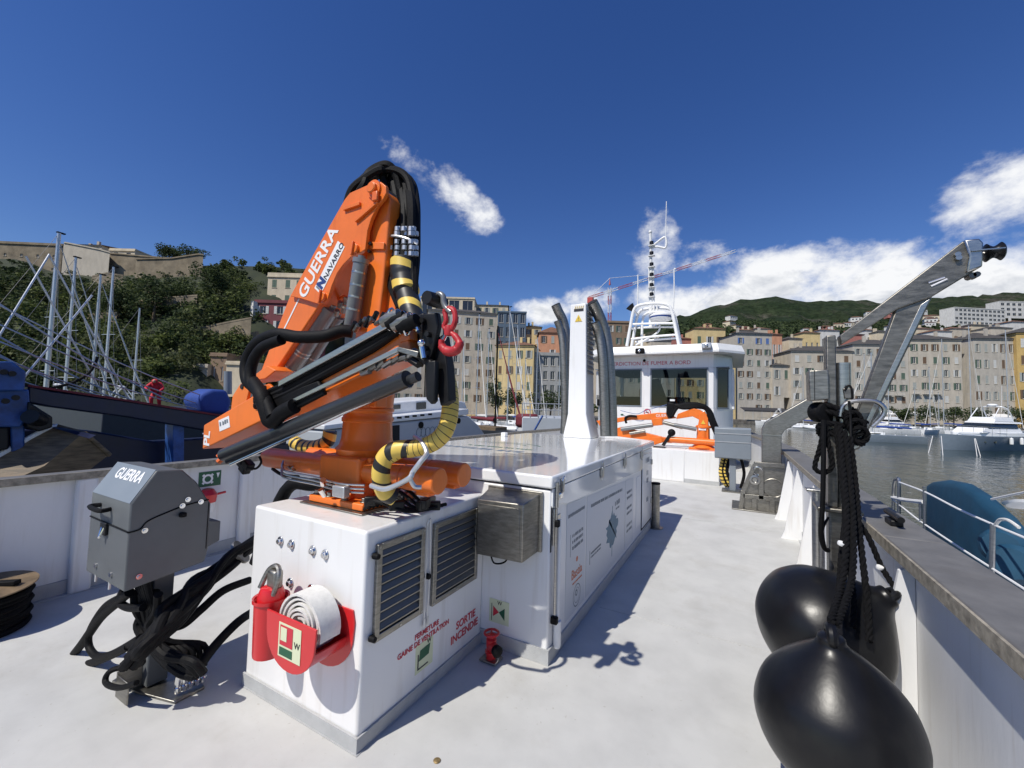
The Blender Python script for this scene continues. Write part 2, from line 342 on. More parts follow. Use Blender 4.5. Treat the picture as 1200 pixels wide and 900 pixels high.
def print_lines(o, right, up, w, h, m, parent, seed=1):      # print too small to read: a broken row of marks
    rn = random.Random(seed); r_, u_ = Vector(right).normalized(), Vector(up).normalized(); n_ = r_.cross(u_); o = Vector(o); b_ = MB(); x = -w/2
    while x < w/2:
        k = h*rn.uniform(.35, .75); q = [o+r_*a+u_*b for a, b in ((x, -h*.5*rn.uniform(.6, 1)), (x+k, -h*.5), (x+k, h*.5*rn.uniform(.5, 1)), (x, h*.5))]; b_.prism(q, (0, 0, 0), n_*.0008); x += k+h*(.22 if rn.random() < .82 else .6)
    return b_.build('small_print', m, parent, smooth=0)
# ================================================================== the work boat: deck, hull, bulwarks
RX, LX = .75, -4.85
mb = MB(); mb.prism([(LX-.1, -4, 0), (RX+.1, -4, 0), (RX+.1, 10, 0), (.45, 14, 0), (-.6, 19, 0), (-3.5, 19, 0), (-4.55, 14, 0), (LX-.1, 10, 0)], (0, 0, -.12), (0, 0, 0))
dk = tag(mb.build('deck', 'deck', smooth=0), kind='structure')
for y in (3.45, 6.9): MB().box((-1.0 if y < 6 else LX+.1, y, .0005), (RX-.05, y+.035, .003)).build('deck_seam', 'deck', dk)

mb = MB(); mb.prism([(LX-.2, -4, -2.2), (RX+.2, -4, -2.2), (RX+.2, 10, -2.2), (.55, 14, -2.2), (-.6, 19.2, -2.2), (-3.5, 19.2, -2.2), (-4.65, 14, -2.2), (LX-.2, 10, -2.2)], (0, 0, 0), (0, 0, 2.05))
tag(mb.build('hull', 'boat_white', at=(-2, 8, -2.2)), 'white hull of the work boat below its deck', 'hull')
def bulwark(pts, out, label, name, h, cw=.22):
    t = thing(name, (pts[0][0], pts[0][1], 0), label, 'bulwark')
    w, c, k, e = MB(), MB(), MB(), MB()
    for (a, b) in zip(pts, pts[1:]):
        A, B = Vector((*a, 0)), Vector((*b, 0)); o = Vector((out, 0, 0))
        w.prism([A, A+o*.12, B+o*.12, B], (0, 0, -.02), (0, 0, h))
        c.prism([A-o*.05, A+o*cw, B+o*cw, B-o*.05], (0, 0, h), (0, 0, h+.045))
        e.prism([A-o*.062, A-o*.0515, B-o*.0515, B-o*.062], (0, 0, h-.012), (0, 0, h+.047))
        k.prism([A-o*.0, A-o*.05, B-o*.05, B-o*.0], (0, 0, .0), (0, 0, .012)); k.prism([A-o*.014, A-o*.002, B-o*.002, B-o*.014], (0, 0, .012), (0, 0, .12))
    w.build('wall', 'bulwark', t); c.build('cap_rail', 'cap', t, .012); e.build('cap_edge', 'worn_edge', t); k.build('kick_strip', 'skirt', t)
    return t
br = bulwark([(RX, -4), (RX, 3.0), (RX+.0, 9.5), (.55, 12.5), (.2, 15.5)], 1, 'white bulwark with worn grey cap rail beside the black fenders', 'bulwark', .95)
bl = bulwark([(LX, -4), (LX, 3.0), (LX, 9.5), (-4.65, 12.5), (-4.3, 15.5)], -1, 'shaded white bulwark behind the grey control cabinet', 'bulwark', .95, .10)
for y in (1.55, 2.72, 4.0, 5.3, 6.6, 7.7, 8.8):
    m_ = MB(); m_.prism([(RX-.002, y, .0), (RX-.24, y, .0), (RX-.20, y, .10), (RX-.06, y, .90), (RX-.002, y, .93)], (0, -.012, 0), (0, .012, 0)); m_.build('rib', 'bulwark', br)
for y in (.2, 1.32, 2.62, 4.0, 5.4):
    MB().box((LX+.002, y, .0), (LX+.055, y+.14, .945)).build('rib', 'bulwark', bl, .02)
# muster sign and rescue line bag on the shaded bulwark
s = thing('safety_sign', (LX, 2.25, .6), 'small green assembly point sign on the shaded bulwark', 'sign')
p = atx(246, 561, LX+.003)
plate(p, (0, 1, 0), (0, 0, 1), .21, .155, 'green_sign', 'sign_plate', s)
mb = MB(); cx = p+Vector((.002, -.02, 0)); n = 20
ring = [cx+Vector((0, math.cos(2*math.pi*i/n)*r, math.sin(2*math.pi*i/n)*r)) for r in (.03, .05) for i in range(n)]
mb.add(ring, [(i, (i+1) % n, n+(i+1) % n, n+i) for i in range(n)])
for i in range(4):
    a = math.pi/4+i*math.pi/2; d = Vector((0, math.cos(a), math.sin(a))); q = Vector((0, -d.z, d.y)); mb.add([cx+d*.05+q*.012, cx+d*.05-q*.012, cx+d*.066-q*.012, cx+d*.066+q*.012], [(0, 1, 2, 3)])
mb.build('sign_mark', 'print_white', s, smooth=0)
MB().prism([p+Vector((.003, .058, .055)), p+Vector((.003, .09, .055)), p+Vector((.003, .074, .0))], (0, 0, 0), (.001, 0, 0)).build('sign_arrow', 'print_white', s)
p = atx(243, 586, LX+.06); s = thing('rescue_line_bag', p-Vector((0, 0, .12)), 'small red and white rescue line bag hung on the shaded bulwark', 'bag')
MB().lathe([(.0, -.03), (.075, -.02), (.085, .06), (.05, .11), (.02, .12)], p, n=14).build('red_bag', 'red_paint', s)
MB().lathe([(.06, -.12), (.065, -.05), (.06, -.022)], p, n=14).build('white_base', 'white_paint', s)
MB().cyl(p+Vector((0, .03, .04)), p+Vector((.02, .16, .06)), .012, n=8).build('strap', 'red_paint', s)
# ================================================================== ventilation casing (front box)
BX0, BX1, BY0, BY1, BZ = -2.503, -1.571, 1.453, 2.523, 1.02
t = thing('ventilation_casing', ((BX0+BX1)/2, 2.0, 0), 'white ventilation casing with louvred grilles carrying the large orange crane', 'casing')
VB = t
m_ = MB().box((BX0, BY0, .0), (BX1, BY1-.002, BZ)); m_.build('casing_body', 'gelcoat', t, .016, seg=3)
k = MB()
k.prism([(BX0-.02, BY0-.02, 0), (BX1+.02, BY0-.02, 0), (BX1+.02, BY1, 0), (BX0-.02, BY1, 0)], (0, 0, .001), (0, 0, .004))
k.prism([(BX0, BY0-.003, 0), (BX0, BY0-.014, 0), (BX1+.012, BY0-.014, 0), (BX1+.012, BY1, 0), (BX1+.003, BY1, 0), (BX1+.003, BY0-.003, 0)], (0, 0, .004), (0, 0, .072))
k.build('skirting', 'skirt', t)
def grille(y0, y1, z0, z1):
    x = BX1; fr = MB()
    fw = .032
    for a, b in (((x+.001, y0, z0), (x+.022, y0+fw, z1)), ((x+.001, y1-fw, z0), (x+.022, y1, z1)), ((x+.001, y0+fw, z0), (x+.0215, y1-fw, z0+fw)), ((x+.001, y0+fw, z1-fw), (x+.0215, y1-fw, z1))): fr.box(a, b)
    f = fr.build('grille', 'dull_steel', t, .003)
    MB().box((x+.0005, y0+fw, z0+fw), (x+.002, y1-fw, z1-fw)).build('grille_back', 'dark_inside', f)
    n = 9; h = (z1-z0-2*fw)/n
    base = None
    for i in range(n):
        zc = z0+fw+h*(i+.5)
        sl_ = MB().add([(x+.003, y0+fw, zc+h*.42), (x+.003, y1-fw, zc+h*.42), (x+.020, y1-fw, zc-h*.16), (x+.020, y0+fw, zc-h*.16), (x+.003, y0+fw, zc+h*.36), (x+.003, y1-fw, zc+h*.36), (x+.0165, y1-fw, zc-h*.24), (x+.0165, y0+fw, zc-h*.24)],
            [(0, 1, 2, 3), (7, 6, 5, 4), (0, 4, 5, 1), (1, 5, 6, 2), (2, 6, 7, 3), (3, 7, 4, 0)])
        sl_.build('slat', 'louvre', f, smooth=0); MB().box((x+.0185, y0+fw, zc-h*.26), (x+.0205, y1-fw, zc-h*.10)).build('slat_lip', 'dull_steel', f, smooth=0)  # slat colour darkened to carry the shade between the paler lips
    sc = MB()
    for yy in (y0+.012, (y0+y1)/2, y1-.012):
        for zz in (z0+.014, z1-.014): sc.cyl((x+.022, yy, zz), (x+.0245, yy, zz), .006, n=8)
    sc.build('screws', 'steel', f)
    kn = MB()
    for zz in (z0+.03, z1-.05): kn.cyl((x+.006, y0-.012, zz), (x+.04, y0-.012, zz), .017, .013, 12)
    return f, kn
f1, kn = grille(1.513, 1.868, .472, .945); kn.build('knob', 'black', t, .003)
f2, kn = grille(1.949, 2.42, .472, .945)
# pull cords between the grilles
c = MB()
for dy in (-.014, .012): c.tube(smoothp([(BX1+.012, 1.905+dy, .96), (BX1+.016, 1.905+dy*1.5, .7), (BX1+.012, 1.905+dy, .43)], 6), .004, 6)
c.tube(smoothp([(BX1+.012, 1.891, .955), (BX1+.02, 1.905, .985), (BX1+.012, 1.917, .955)], 5), .004, 6)
for dy in (-.012, .014): c.cyl((BX1+.013, 1.905+dy, .43), (BX1+.015, 1.905+dy*1.2, .385), .006, .008, 8)
c.build('pull_cord', 'alu', t)
MB().cyl((BX1+.002, 1.905, .66), (BX1+.03, 1.905, .66), .016, n=12).build('knob', 'black', t, .003)
for (x, z) in ((-2.236, .859), (-2.137, .859), (-1.957, .86), (-1.858, .858), (-2.229, .655), (-2.13, .655), (-1.955, .662), (-1.853, .658)):
    b = MB().cyl((x, BY0-.001, z), (x, BY0-.006, z), .026, n=18); b.cyl((x, BY0-.006, z), (x, BY0-.02, z), .016, .015, 6); b.build('bolt', 'chrome', t, .002)
R_, U_ = (0, 1, 0), (0, 0, 1)
X1 = BX1+.0015
lettering('FERMETURE', .040, (X1, 1.935, .345), R_, U_, 'print_red', t, bold=.0006)
lettering('GAINE DE VENTILATION', .040, (X1, 1.92, .304), R_, U_, 'print_red', t, bold=.0006)
plate((BX1, 1.918, .215), R_, U_, .15, .155, 'lumi', 'safety_sticker', t)
MB().prism([(X1+.001, 1.87, .20), (X1+.001, 1.955, .205), (X1+.001, 1.965, .26), (X1+.001, 1.88, .255)], (0, 0, 0), (.001, 0, 0)).build('sticker_print', 'green_sign', t)
lettering('W', .035, (X1+.001, 1.955, .277), R_, U_, 'print_black', t)
MB().prism([(X1+.001, 1.86, .155), (X1+.001, 1.868, .155), (X1+.001, 1.868, .24), (X1+.001, 1.86, .24)], (0, 0, 0), (.001, 0, 0)).box((X1+.001, 1.868, .155), (X1+.002, 1.95, .162)).build('sticker_print', 'print_black', t)
lettering('SORTIE', .068, (X1, 2.33, .235), R_, U_, 'print_red', t, bold=.001)
lettering('INCENDIE', .068, (X1, 2.32, .165), R_, U_, 'print_red', t, bold=.001)
# ================================================================== fire hose in its red holder
t = thing('fire_hose_holder', (-1.95, 1.3, .4), 'red wall holder with a fire nozzle on the front of the white casing', 'hose holder')
yw, yf = BY0-.006, 1.262
def halfdisc(cx, cz, r, y, cut, n=22): return [(cx+r*math.cos(a), y, cz+r*math.sin(a)) for a in [math.pi+cut+(math.pi-2*cut)*i/n for i in range(n+1)]]
HX, HZ = -1.83, .565
fp = [(HX-.185, yf, HZ+.06), (HX-.18, yf, HZ-.02)] + [(HX+.18*math.cos(a), yf, HZ-.02+.16*math.sin(a)) for a in [math.pi+math.pi*i/16 for i in range(1, 16)]] + [(HX+.18, yf, HZ-.02), (HX+.185, yf, HZ+.06)]
MB().prism(fp, (0, -.005, 0), (0, .005, 0)).build('front_plate', 'red_paint', t, .002)
bp_ = [(HX-.20, yw, HZ+.07)] + [(HX+.21*math.cos(a), yw, HZ-.04+.20*math.sin(a)) for a in [math.pi+math.pi*i/16 for i in range(17)]] + [(HX+.215, yw, HZ+.02), (HX+.20, yw, HZ+.075)]
MB().prism(bp_, (0, -.004, 0), (0, .004, 0)).build('back_plate', 'red_paint', t, .002)
tr_ = MB(); arc = [(HX+.175*math.cos(a), HZ-.02+.155*math.sin(a)) for a in [math.pi+.25+(math.pi-.5)*i/14 for i in range(15)]]
tr_.add([(x, y, z) for (x, z) in arc for y in (yf+.005, yw-.004)] + [(x*.992+HX*.008, y, z+.006) for (x, z) in arc for y in (yf+.005, yw-.004)], [(2*i, 2*i+1, 2*i+3, 2*i+2) for i in range(14)] + [(30+2*i+2, 30+2*i+3, 30+2*i+1, 30+2*i) for i in range(14)])
tr_.build('trough', 'red_paint', t)
# sticker on the front plate
plate((HX+.005, yf-.006, HZ-.045), (1, 0, 0), U_, .165, .155, 'lumi', 'safety_sticker', t)
plate((HX-.018, yf-.008, HZ-.022), (1, 0, 0), U_, .095, .09, 'print_red', 'sticker_print', t)
plate((HX-.018, yf-.008, HZ-.095), (1, 0, 0), U_, .095, .035, 'green_sign', 'sticker_print', t)
plate((HX-.035, yf-.0096, HZ-.015), (1, 0, 0), U_, .045, .06, 'lumi', 'sticker_print', t)
lettering('W', .04, (HX+.062, yf-.008, HZ-.045), (1, 0, 0), U_, 'print_black', t)
# holster with the nozzle
hx, hy = -2.10, 1.33
hol = MB(); hol.lathe([(.07, -.28), (.072, -.27), (.078, 0), (.086, .005), (.086, -.012), (.072, -.014), (.066, -.25)], (hx, hy, .635), n=20); hol.build('nozzle_holster', 'red_paint', t)
MB().lathe([(.06, -.20), (.064, .015), (.05, .05), (.03, .06)], (hx, hy, .635), n=16).build('nozzle', 'red_paint', t)
MB().tube(smoothp([(hx+.045, hy-.02, .66), (hx+.055, hy, .75), (hx+.02, hy+.01, .79), (hx-.03, hy+.0, .765), (hx-.05, hy-.03, .68)], 6), .013, 8).build('nozzle_handle', 'dull_steel', t)
MB().box((hx-.02, hy-.02, .68), (hx+.05, hy+.03, .775)).build('nozzle_lever', 'dull_steel', t, .012)
t = thing('fire_hose', (HX, 1.33, .43), 'white canvas fire hose rolled up in the red wall holder', 'fire hose')
ho = MB(); turns = 5.4; n = 150; w0, w1 = 1.295, 1.405; prev = None
vs = []; 
for i in range(n+1):
    a = -2*math.pi*turns*i/n+2.2; r = .024+.0218*(turns*i/n)+.0025*math.sin(a*3.1); sq = 1.0
    cx, cz = HX+.01, HZ+.020
    for rr in (r, r+.011):
        for y in (w0+.006*math.sin(a*.7), w1): vs.append((cx+rr*math.cos(a)*1.04, y, cz+rr*math.sin(a)*.97))
fs = []
for i in range(n):
    b0, b1 = 4*i, 4*i+4; fs += [(b0, b1, b1+1, b0+1), (b0+2, b0+3, b1+3, b1+2), (b0, b0+2, b1+2, b1), (b0+1, b1+1, b1+3, b0+3)]
ho.add(vs, fs); ho.build('hose_coil', 'canvas', t, smooth=50)
# ================================================================== deckhouse
DX0, DX1, DY0, DY1 = -3.05, -1.055, 2.523, 6.20
t = thing('deckhouse', (-2.05, 4.4, 0), 'long white deckhouse with hinged glossy lid and printed side panels', 'deckhouse')
DH = t
MB().box((DX0, DY0, 0), (DX1-.012, DY1, 1.10)).build('body', 'gelcoat', t, .012)
lid = MB().box((DX0-.05, DY0-.014, 1.112), (DX1+.004, DY1+.05, 1.195)).build('lid', 'gloss_lid', t, .014, seg=3)
MB().box((DX0, DY0+.02, 1.098), (DX1-.03, DY1-.02, 1.113)).build('lid_seal', 'dark_inside', t)
# lid apron (bright glossy band under the lid on the printed side)
MB().prism([(DX1-.012, 2.535, 1.108), (DX1-.012, DY1-.06, 1.108), (DX1-.012, DY1-.06, .86), (DX1-.012, 2.80, .965), (DX1-.012, 2.70, .99), (DX1-.012, 2.535, .99)], (0, 0, 0), (.010, 0, 0)).build('apron', 'gloss_lid', t, .002)
k = MB(); k.prism([(DX0, DY0-.012, 0), (DX1, DY0-.012, 0), (DX1, DY1, 0), (DX1-.012, DY1, 0), (DX1-.012, DY0-.0, 0), (DX0, DY0-.0, 0)], (0, 0, .001), (0, 0, .095)); k.build('skirting', 'skirt', t)
XS = DX1-.012
def vinyl(y0, y1, z00, z01, z10, z11): return MB().prism([(XS, y0, z00), (XS, y1, z10), (XS, y1, z11), (XS, y0, z01)], (.0005, 0, 0), (.0025, 0, 0)).build('vinyl_panel', 'grey_vinyl', t)
vinyl(2.82, 3.24, .13, .955, .13, .935); vinyl(3.27, 4.55, .13, .93, .13, .868); vinyl(4.58, 4.98, .13, .866, .13, .846)
XT = XS+.003; RR = (0, 1, 0)
print_lines((XT, 3.03, .86), RR, U_, .36, .026, 'print_grey', t, 1)
for zz in (.70, .655, .61): print_lines((XT, 3.06, zz), RR, U_, .24, .026, 'print_grey', t, int(zz*1000))
MB().box((XT-.0005, 2.9, .56), (XT+.0005, 2.905, .72)).build('printed_rule', 'print_grey', t)
lettering('Bastia', .10, (XT, 3.05, .41), RR, U_, 'print_orange', t); print_lines((XT, 3.06, .345), RR, U_, .2, .014, 'print_orange', t, 4)
MB().lathe([(.02, 0), (.02, .001)], (XT-.0005, 3.05, .505), (1, 0, 0), 12).build('printed_emblem', 'print_orange', t)
n = 26
def ringmb(y, z, r0, r1, sc=1): return MB().add([(XT, y+r*math.cos(2*math.pi*i/n), z+r*math.sin(2*math.pi*i/n)*sc) for r in (r0, r1) for i in range(n)], [(i, (i+1) % n, n+(i+1) % n, n+i) for i in range(n)])
e = ringmb(3.06, .235, .075, .083); e.v += [] ; e.build('printed_emblem', 'print_grey', t, smooth=0)
ringmb(3.06, .235, .052, .056).build('printed_emblem', 'print_grey', t, smooth=0)
ringmb(3.05, .255, .012, .024).build('printed_emblem', 'print_grey', t, smooth=0)
print_lines((XT, 3.9, .815), (0, 1, -.035), U_, 1.05, .030, 'print_grey', t, 7)
print_lines((XT, 4.25, .70), RR, U_, .2, .05, 'print_grey', t, 9); print_lines((XT, 4.25, .645), RR, U_, .13, .02, 'print_grey', t, 10)
random.seed(5)
mp_ = [(XT, 4.06+.20*math.cos(a)*(.75+.5*random.random()), .47+.155*math.sin(a)*(.75+.5*random.random())) for a in [2*math.pi*i/34 for i in range(34)]]
MB().prism(mp_, (0, 0, 0), (.0006, 0, 0)).build('printed_map', 'print_teal', t, smooth=0)
MB().box((XT, 4.05, .22), (XT+.0007, 4.062, .70)).build('printed_rule', 'print_teal', t)
for z in (.44, .41): print_lines((XT, 3.53, z), RR, U_, .28, .018, 'print_grey', t, int(z*100))
MB().box((XT-.0005, 3.36, .36), (XT+.0005, 3.368, .47)).build('printed_rule', 'print_grey', t)
for z in (.72, .66, .55, .49, .36, .30): print_lines((XT, 4.78, z), RR, U_, .24, .03, 'print_grey', t, int(z*100))
# door at the after end
d = MB().box((XS, 5.47, .14), (XS+.012, 6.08, 1.05)).build('door', 'gelcoat', t, .02)
fr = MB()
for a, b in (((5.445, .115), (5.465, 1.075)), ((6.085, .115), (6.10, 1.075)), ((5.465, 1.055), (6.085, 1.075)), ((5.465, .115), (6.085, .135))): fr.box((XS+.0005, a[0], a[1]), (XS+.006, b[0], b[1]))
fr.build('door_gasket', 'black', d)
for z in (.35, .88): MB().box((XS+.012, 6.03, z), (XS+.03, 6.075, z+.07)).build('hinge', 'steel', d, .004)
MB().box((XS, 5.14, .22), (XS+.004, 5.40, .82)).build('notice_panel', 'white_paint', t)
for z in (.97, .80, .70, .45): print_lines((XS+.0125, 5.78, z), RR, U_, .22 if z > .9 else .1, .07, 'print_grey', d, int(z*100))
# hatch latches along the lid
for y, z in ((3.607, 1.10), (4.452, 1.10), (5.338, 1.10)):
    l = MB().box((DX1+.0005, y-.022, z-.06), (DX1+.028, y+.022, z+.03)).build('latch', 'steel', t, .005)
    MB().tube(smoothp([(DX1+.02, y-.012, z+.03), (DX1+.02, y-.01, z+.075), (DX1+.02, y+.01, z+.075), (DX1+.02, y+.012, z+.03)], 5), .004, 6).build('latch_loop', 'chrome', l)
    MB().cyl((DX1+.01, y, z-.06), (DX1+.012, y, z-.085), .007, n=8).build('latch_pin', 'chrome', l)
l = MB().box((DX1+.0005, 2.60, 1.03), (DX1+.022, 2.665, 1.075)).build('latch', 'chrome', t, .008)
MB().box((DX1+.001, 2.645, 1.075), (DX1+.03, 2.668, 1.16)).build('latch_hasp', 'steel', l, .006)
MB().tube(smoothp([(DX1+.02, 2.64, 1.15), (DX1+.03, 2.655, 1.18), (DX1+.02, 2.67, 1.15)], 5), .005, 6).build('latch_loop', 'chrome', l)
# cremone bolt rod and pipe on the front corner
MB().cyl((XS+.022, 2.575, .985), (XS+.022, 2.575, 1.15), .013, n=10).build('bolt_rod', 'steel', t)
MB().cyl((XS+.022, 2.573, .30), (XS+.022, 2.573, .98), .008, n=10).build('bolt_rod', 'steel', t)
for z in (.86, .24): MB().box((XS+.001, 2.556, z), (XS+.045, 2.592, z+.045)).build('rod_guide', 'black', t, .006)
MB().box((XS+.001, 2.555, .74), (XS+.016, 2.59, .98)).build('lock_plate', 'steel', t, .004)
MB().box((XS+.001, 2.64, .70), (XS+.006, 2.69, .92)).build('strike_plate', 'steel', t, .003)
for z in (.76, .84): MB().cyl((XS+.006, 2.665, z), (XS+.012, 2.665, z), .012, n=10).build('keyhole', 'black', t)
MB().cyl((XS+.03, 2.61, .245), (XS+.03, 2.61, .90), .013, n=12).build('drain_pipe', 'white_paint', t)
MB().lathe([(.02, 0), (.026, .02), (.026, .17), (.022, .175)], (XS+.03, 2.61, .075), n=14).build('drain_pipe_end', 'white_paint', t)
MB().box((XS, 2.53, .70), (XS+.0015, 2.55, 1.0)).build('seam', 'dark_inside', t)
# stickers and prints on the front wall and the lid
plate((-1.43, DY0-.001, .238), (1, 0, 0), U_, .155, .155, 'lumi', 'safety_sticker', t)
yq = DY0-.0032
MB().prism([(-1.475, yq, .20), (-1.43, yq, .235), (-1.475, yq, .27)], (0, 0, 0), (0, -.001, 0)).build('sticker_print', 'print_red', t)
MB().prism([(-1.43, yq, .235), (-1.385, yq, .19), (-1.385, yq, .27)], (0, 0, 0), (0, -.001, 0)).build('sticker_print', 'green_sign', t)
lettering('W', .035, (-1.425, yq, .295), (1, 0, 0), U_, 'print_black', t)
MB().box((-1.489, yq, .17), (-1.485, yq-.001, .285)).build('sticker_print', 'print_black', t)
print_lines((-2.35, 3.62, 1.1955), (1, 0, 0), (0, 1, 0), 1.15, .13, 'print_grey', t, 21); print_lines((-2.25, 3.88, 1.1955), (1, 0, 0), (0, 1, 0), .8, .06, 'green_sign', t, 22)
lg = MB()
for k_, (r0, r1) in enumerate(((.32, .34), (.19, .205))): 
    lg.add([(-2.35+r*1.4*math.cos(math.pi*(.15+.7*i/24)), 4.1+k_*.03+r*math.sin(math.pi*(.15+.7*i/24)), 1.1956) for r in (r0, r1) for i in range(25)], [(i, i+1, 26+i, 25+i) for i in range(24)])
lg.build('printed_emblem', 'green_sign', t, smooth=0)
# lid seam lines and lifting lug
MB().box((-1.62, DY0+.9, 1.1955), (-1.60, DY0+.915, 1.2)).build('lid_stop', 'steel', t)
MB().box((-3.0, 5.2, 1.195), (-2.93, 5.28, 1.255)).build('lid_lug', 'white_paint', t, .006)
# ================================================================== stainless junction box
t = thing('junction_box', (-1.33, 2.44, .68), 'stainless steel junction box on the deckhouse front above the hydrant', 'junction box')
MB().box((-1.534, DY0-.001, .70), (-1.118, DY0-.022, 1.086)).build('back_flange', 'dull_steel', t, .003)
MB().add([(-1.52, DY0-.022, .705), (-1.135, DY0-.022, .705), (-1.135, DY0-.022, 1.075), (-1.52, DY0-.022, 1.075), (-1.52, 2.35, .66), (-1.178, 2.35, .668), (-1.178, 2.35, 1.028), (-1.52, 2.35, 1.018)],
    [(0, 1, 2, 3), (7, 6, 5, 4), (0, 4, 5, 1), (1, 5, 6, 2), (2, 6, 7, 3), (3, 7, 4, 0)]).build('hood', 'dull_steel', t, .005)
MB().add([(-1.50, 2.349, .69), (-1.20, 2.349, .695), (-1.20, 2.349, 1.0), (-1.50, 2.349, .995), (-1.50, 2.345, .69), (-1.20, 2.345, .695), (-1.20, 2.345, 1.0), (-1.50, 2.345, .995)], [(0, 1, 2, 3), (7, 6, 5, 4), (0, 4, 5, 1), (1, 5, 6, 2), (2, 6, 7, 3), (3, 7, 4, 0)]).build('cover_plate', 'dull_steel', t, .002)
hose([(-1.30, 2.42, .69), (-1.33, 2.40, .63), (-1.42, 2.42, .60), (-1.50, 2.50, .625), (-1.525, 2.515, .64)], .0055, 'cable', 'black', t)
MB().cyl((-1.525, DY0, .64), (-1.515, DY0-.035, .64), .026, .014, 12).build('cable_gland', 'black', t)
# ================================================================== red hydrant valve
t = thing('hydrant_valve', (-1.39, 2.37, 0), 'small red hydrant valve on the deck in the casing corner', 'hydrant')
o = Vector((-1.40, 2.38, 0))
MB().box(o+Vector((-.06, -.05, .004)), o+Vector((.06, .05, .016))).build('foot_plate', 'dull_steel', t, .003)
MB().lathe([(.032, .014), (.032, .05), (.04, .052), (.04, .062), (.030, .064), (.034, .1), (.034, .135), (.02, .145), (.015, .17)], o, n=16).build('valve_body', 'red_paint', t)
MB().lathe([(.03, -.05), (.034, -.03), (.028, 0)], o+Vector((.05, -.03, .095)), (.86, -.5, 0), 14).build('outlet', 'red_paint', t)
MB().lathe([(.032, 0), (.036, .03), (.02, .04)], o+Vector((.05, -.03, .095)), (.86, -.5, 0), 14).build('outlet_cap', 'black', t)
mb = MB(); mb.tube([o+Vector((.045*math.cos(a), .045*math.sin(a), .172)) for a in [2*math.pi*i/18 for i in range(18)]], .008, 8, True)
for a in range(3): mb.bar(o+Vector((.045*math.cos(a*2.1), .045*math.sin(a*2.1), .172)), o+Vector((0, 0, .170)), .01, .008)
mb.build('handwheel', 'red_paint', t)
hose([o+Vector((.05, -.02, .07)), o+Vector((.07, -.03, .04)), o+Vector((.055, -.045, .012))], .003, 'chain', 'steel', t)
# ================================================================== bitt post by the deckhouse
t = thing('bitt_post', (-1.0, 6.15, 0), 'slim steel bitt post standing at the deckhouse corner', 'post')
MB().cyl((-1.0, 6.12, .006), (-1.0, 6.12, .60), .055, n=18).build('tube', 'dull_steel', t); MB().cyl((-1.0, 6.12, .601), (-1.0, 6.12, .625), .06, n=18).build('top_cap', 'black', t, .004)
MB().cyl((-1.0, 6.12, .001), (-1.0, 6.12, .012), .10, n=20).build('foot_plate', 'dull_steel', t)
# ================================================================== vent tower and exhaust pipes
t = thing('vent_tower', (-2.2, 6.1, 1.195), 'tall white ventilation tower with flared foot rising from the deckhouse', 'vent tower')
ty0, ty1 = 5.86, 6.26
fx0, fx1 = aty(660, 511, ty0).x, aty(693, 511, ty0).x
sh0, sh1 = aty(665.5, 478, ty0).x, aty(687, 478, ty0).x
tz = aty(668, 357, ty0).z
q = [(fx0, fx1, ty0-.02, ty1, 1.1955), (sh0, sh1, ty0, ty1-.02, 1.55), (aty(668.5, 357, ty0).x, aty(686.5, 357, ty0).x, ty0, ty1-.05, tz)]
vs = []; 
for a, b, c, d, z in q: vs += [(a, c, z), (b, c, z), (b, d, z), (a, d, z)]
MB().add(vs, [(0, 1, 5, 4), (1, 2, 6, 5), (2, 3, 7, 6), (3, 0, 4, 7), (4, 5, 9, 8), (5, 6, 10, 9), (6, 7, 11, 10), (7, 4, 8, 11), (8, 9, 10, 11), (3, 2, 1, 0)]).build('tower_shaft', 'gelcoat', t, .015, seg=3)
lx = q[2][1]+.012
for i in range(13):
    z = tz-.10-i*.075; xx = q[2][1]+(q[1][1]-q[2][1])*(tz-z)/(tz-1.55)
    MB().add([(xx+.002, ty0+.05, z), (xx+.002, ty1-.09, z), (xx+.028, ty1-.09, z-.04), (xx+.028, ty0+.05, z-.04), (xx+.002, ty0+.05, z-.012), (xx+.002, ty1-.09, z-.012), (xx+.022, ty1-.09, z-.052), (xx+.022, ty0+.05, z-.052)], [(0, 1, 2, 3), (7, 6, 5, 4), (0, 4, 5, 1), (1, 5, 6, 2), (2, 6, 7, 3), (3, 7, 4, 0)]).build('louvre_slat', 'louvre', t, smooth=0)
p = aty(678, 371, ty0-.004)
MB().prism([p+Vector((-.055, 0, -.075)), p+Vector((.055, 0, -.075)), p+Vector((0, 0, .03))], (0, 0, 0), (0, -.002, 0)).build('warning_sticker', 'yellow', t)
lettering('!', .07, p+Vector((0, -.0025, -.04)), (1, 0, 0), U_, 'print_black', t)
plate(p+Vector((0, .003, .10)), (1, 0, 0), U_, .15, .04, 'print_black', 'warning_sticker', t, .003)
for i in range(5): MB().bar(p+Vector((-.06+i*.03, -.001, .12)), p+Vector((-.045+i*.03, -.001, .16)), .004, .006).build('sticker_print', 'yellow', t)
def pipe(pts, r, par):
    P = [aty(a, b, y) for a, b, y in pts]
    o = MB().tube(smoothp(P, 7), r, 16).build('pipe', 'dull_steel', par, smooth=60)
    d = (P[-1]-P[-2]).normalized(); MB().cyl(P[-1]+d*.001, P[-1]+d*.004, r*.93, n=16).build('outlet', 'dark_inside', o)
t = thing('exhaust_pipes', aty(718, 512, 6.3), 'pair of stainless exhaust pipes on the near side of the vent tower', 'exhaust')
pipe([(717, 511, 6.20), (716, 470, 6.20), (713, 420, 6.20), (709, 390, 6.20), (701, 368, 6.12), (694, 354, 6.0)], .085, t)
pipe([(709, 511, 6.05), (708, 470, 6.05), (706, 420, 6.05), (702, 392, 6.05), (697, 378, 5.98)], .07, t)
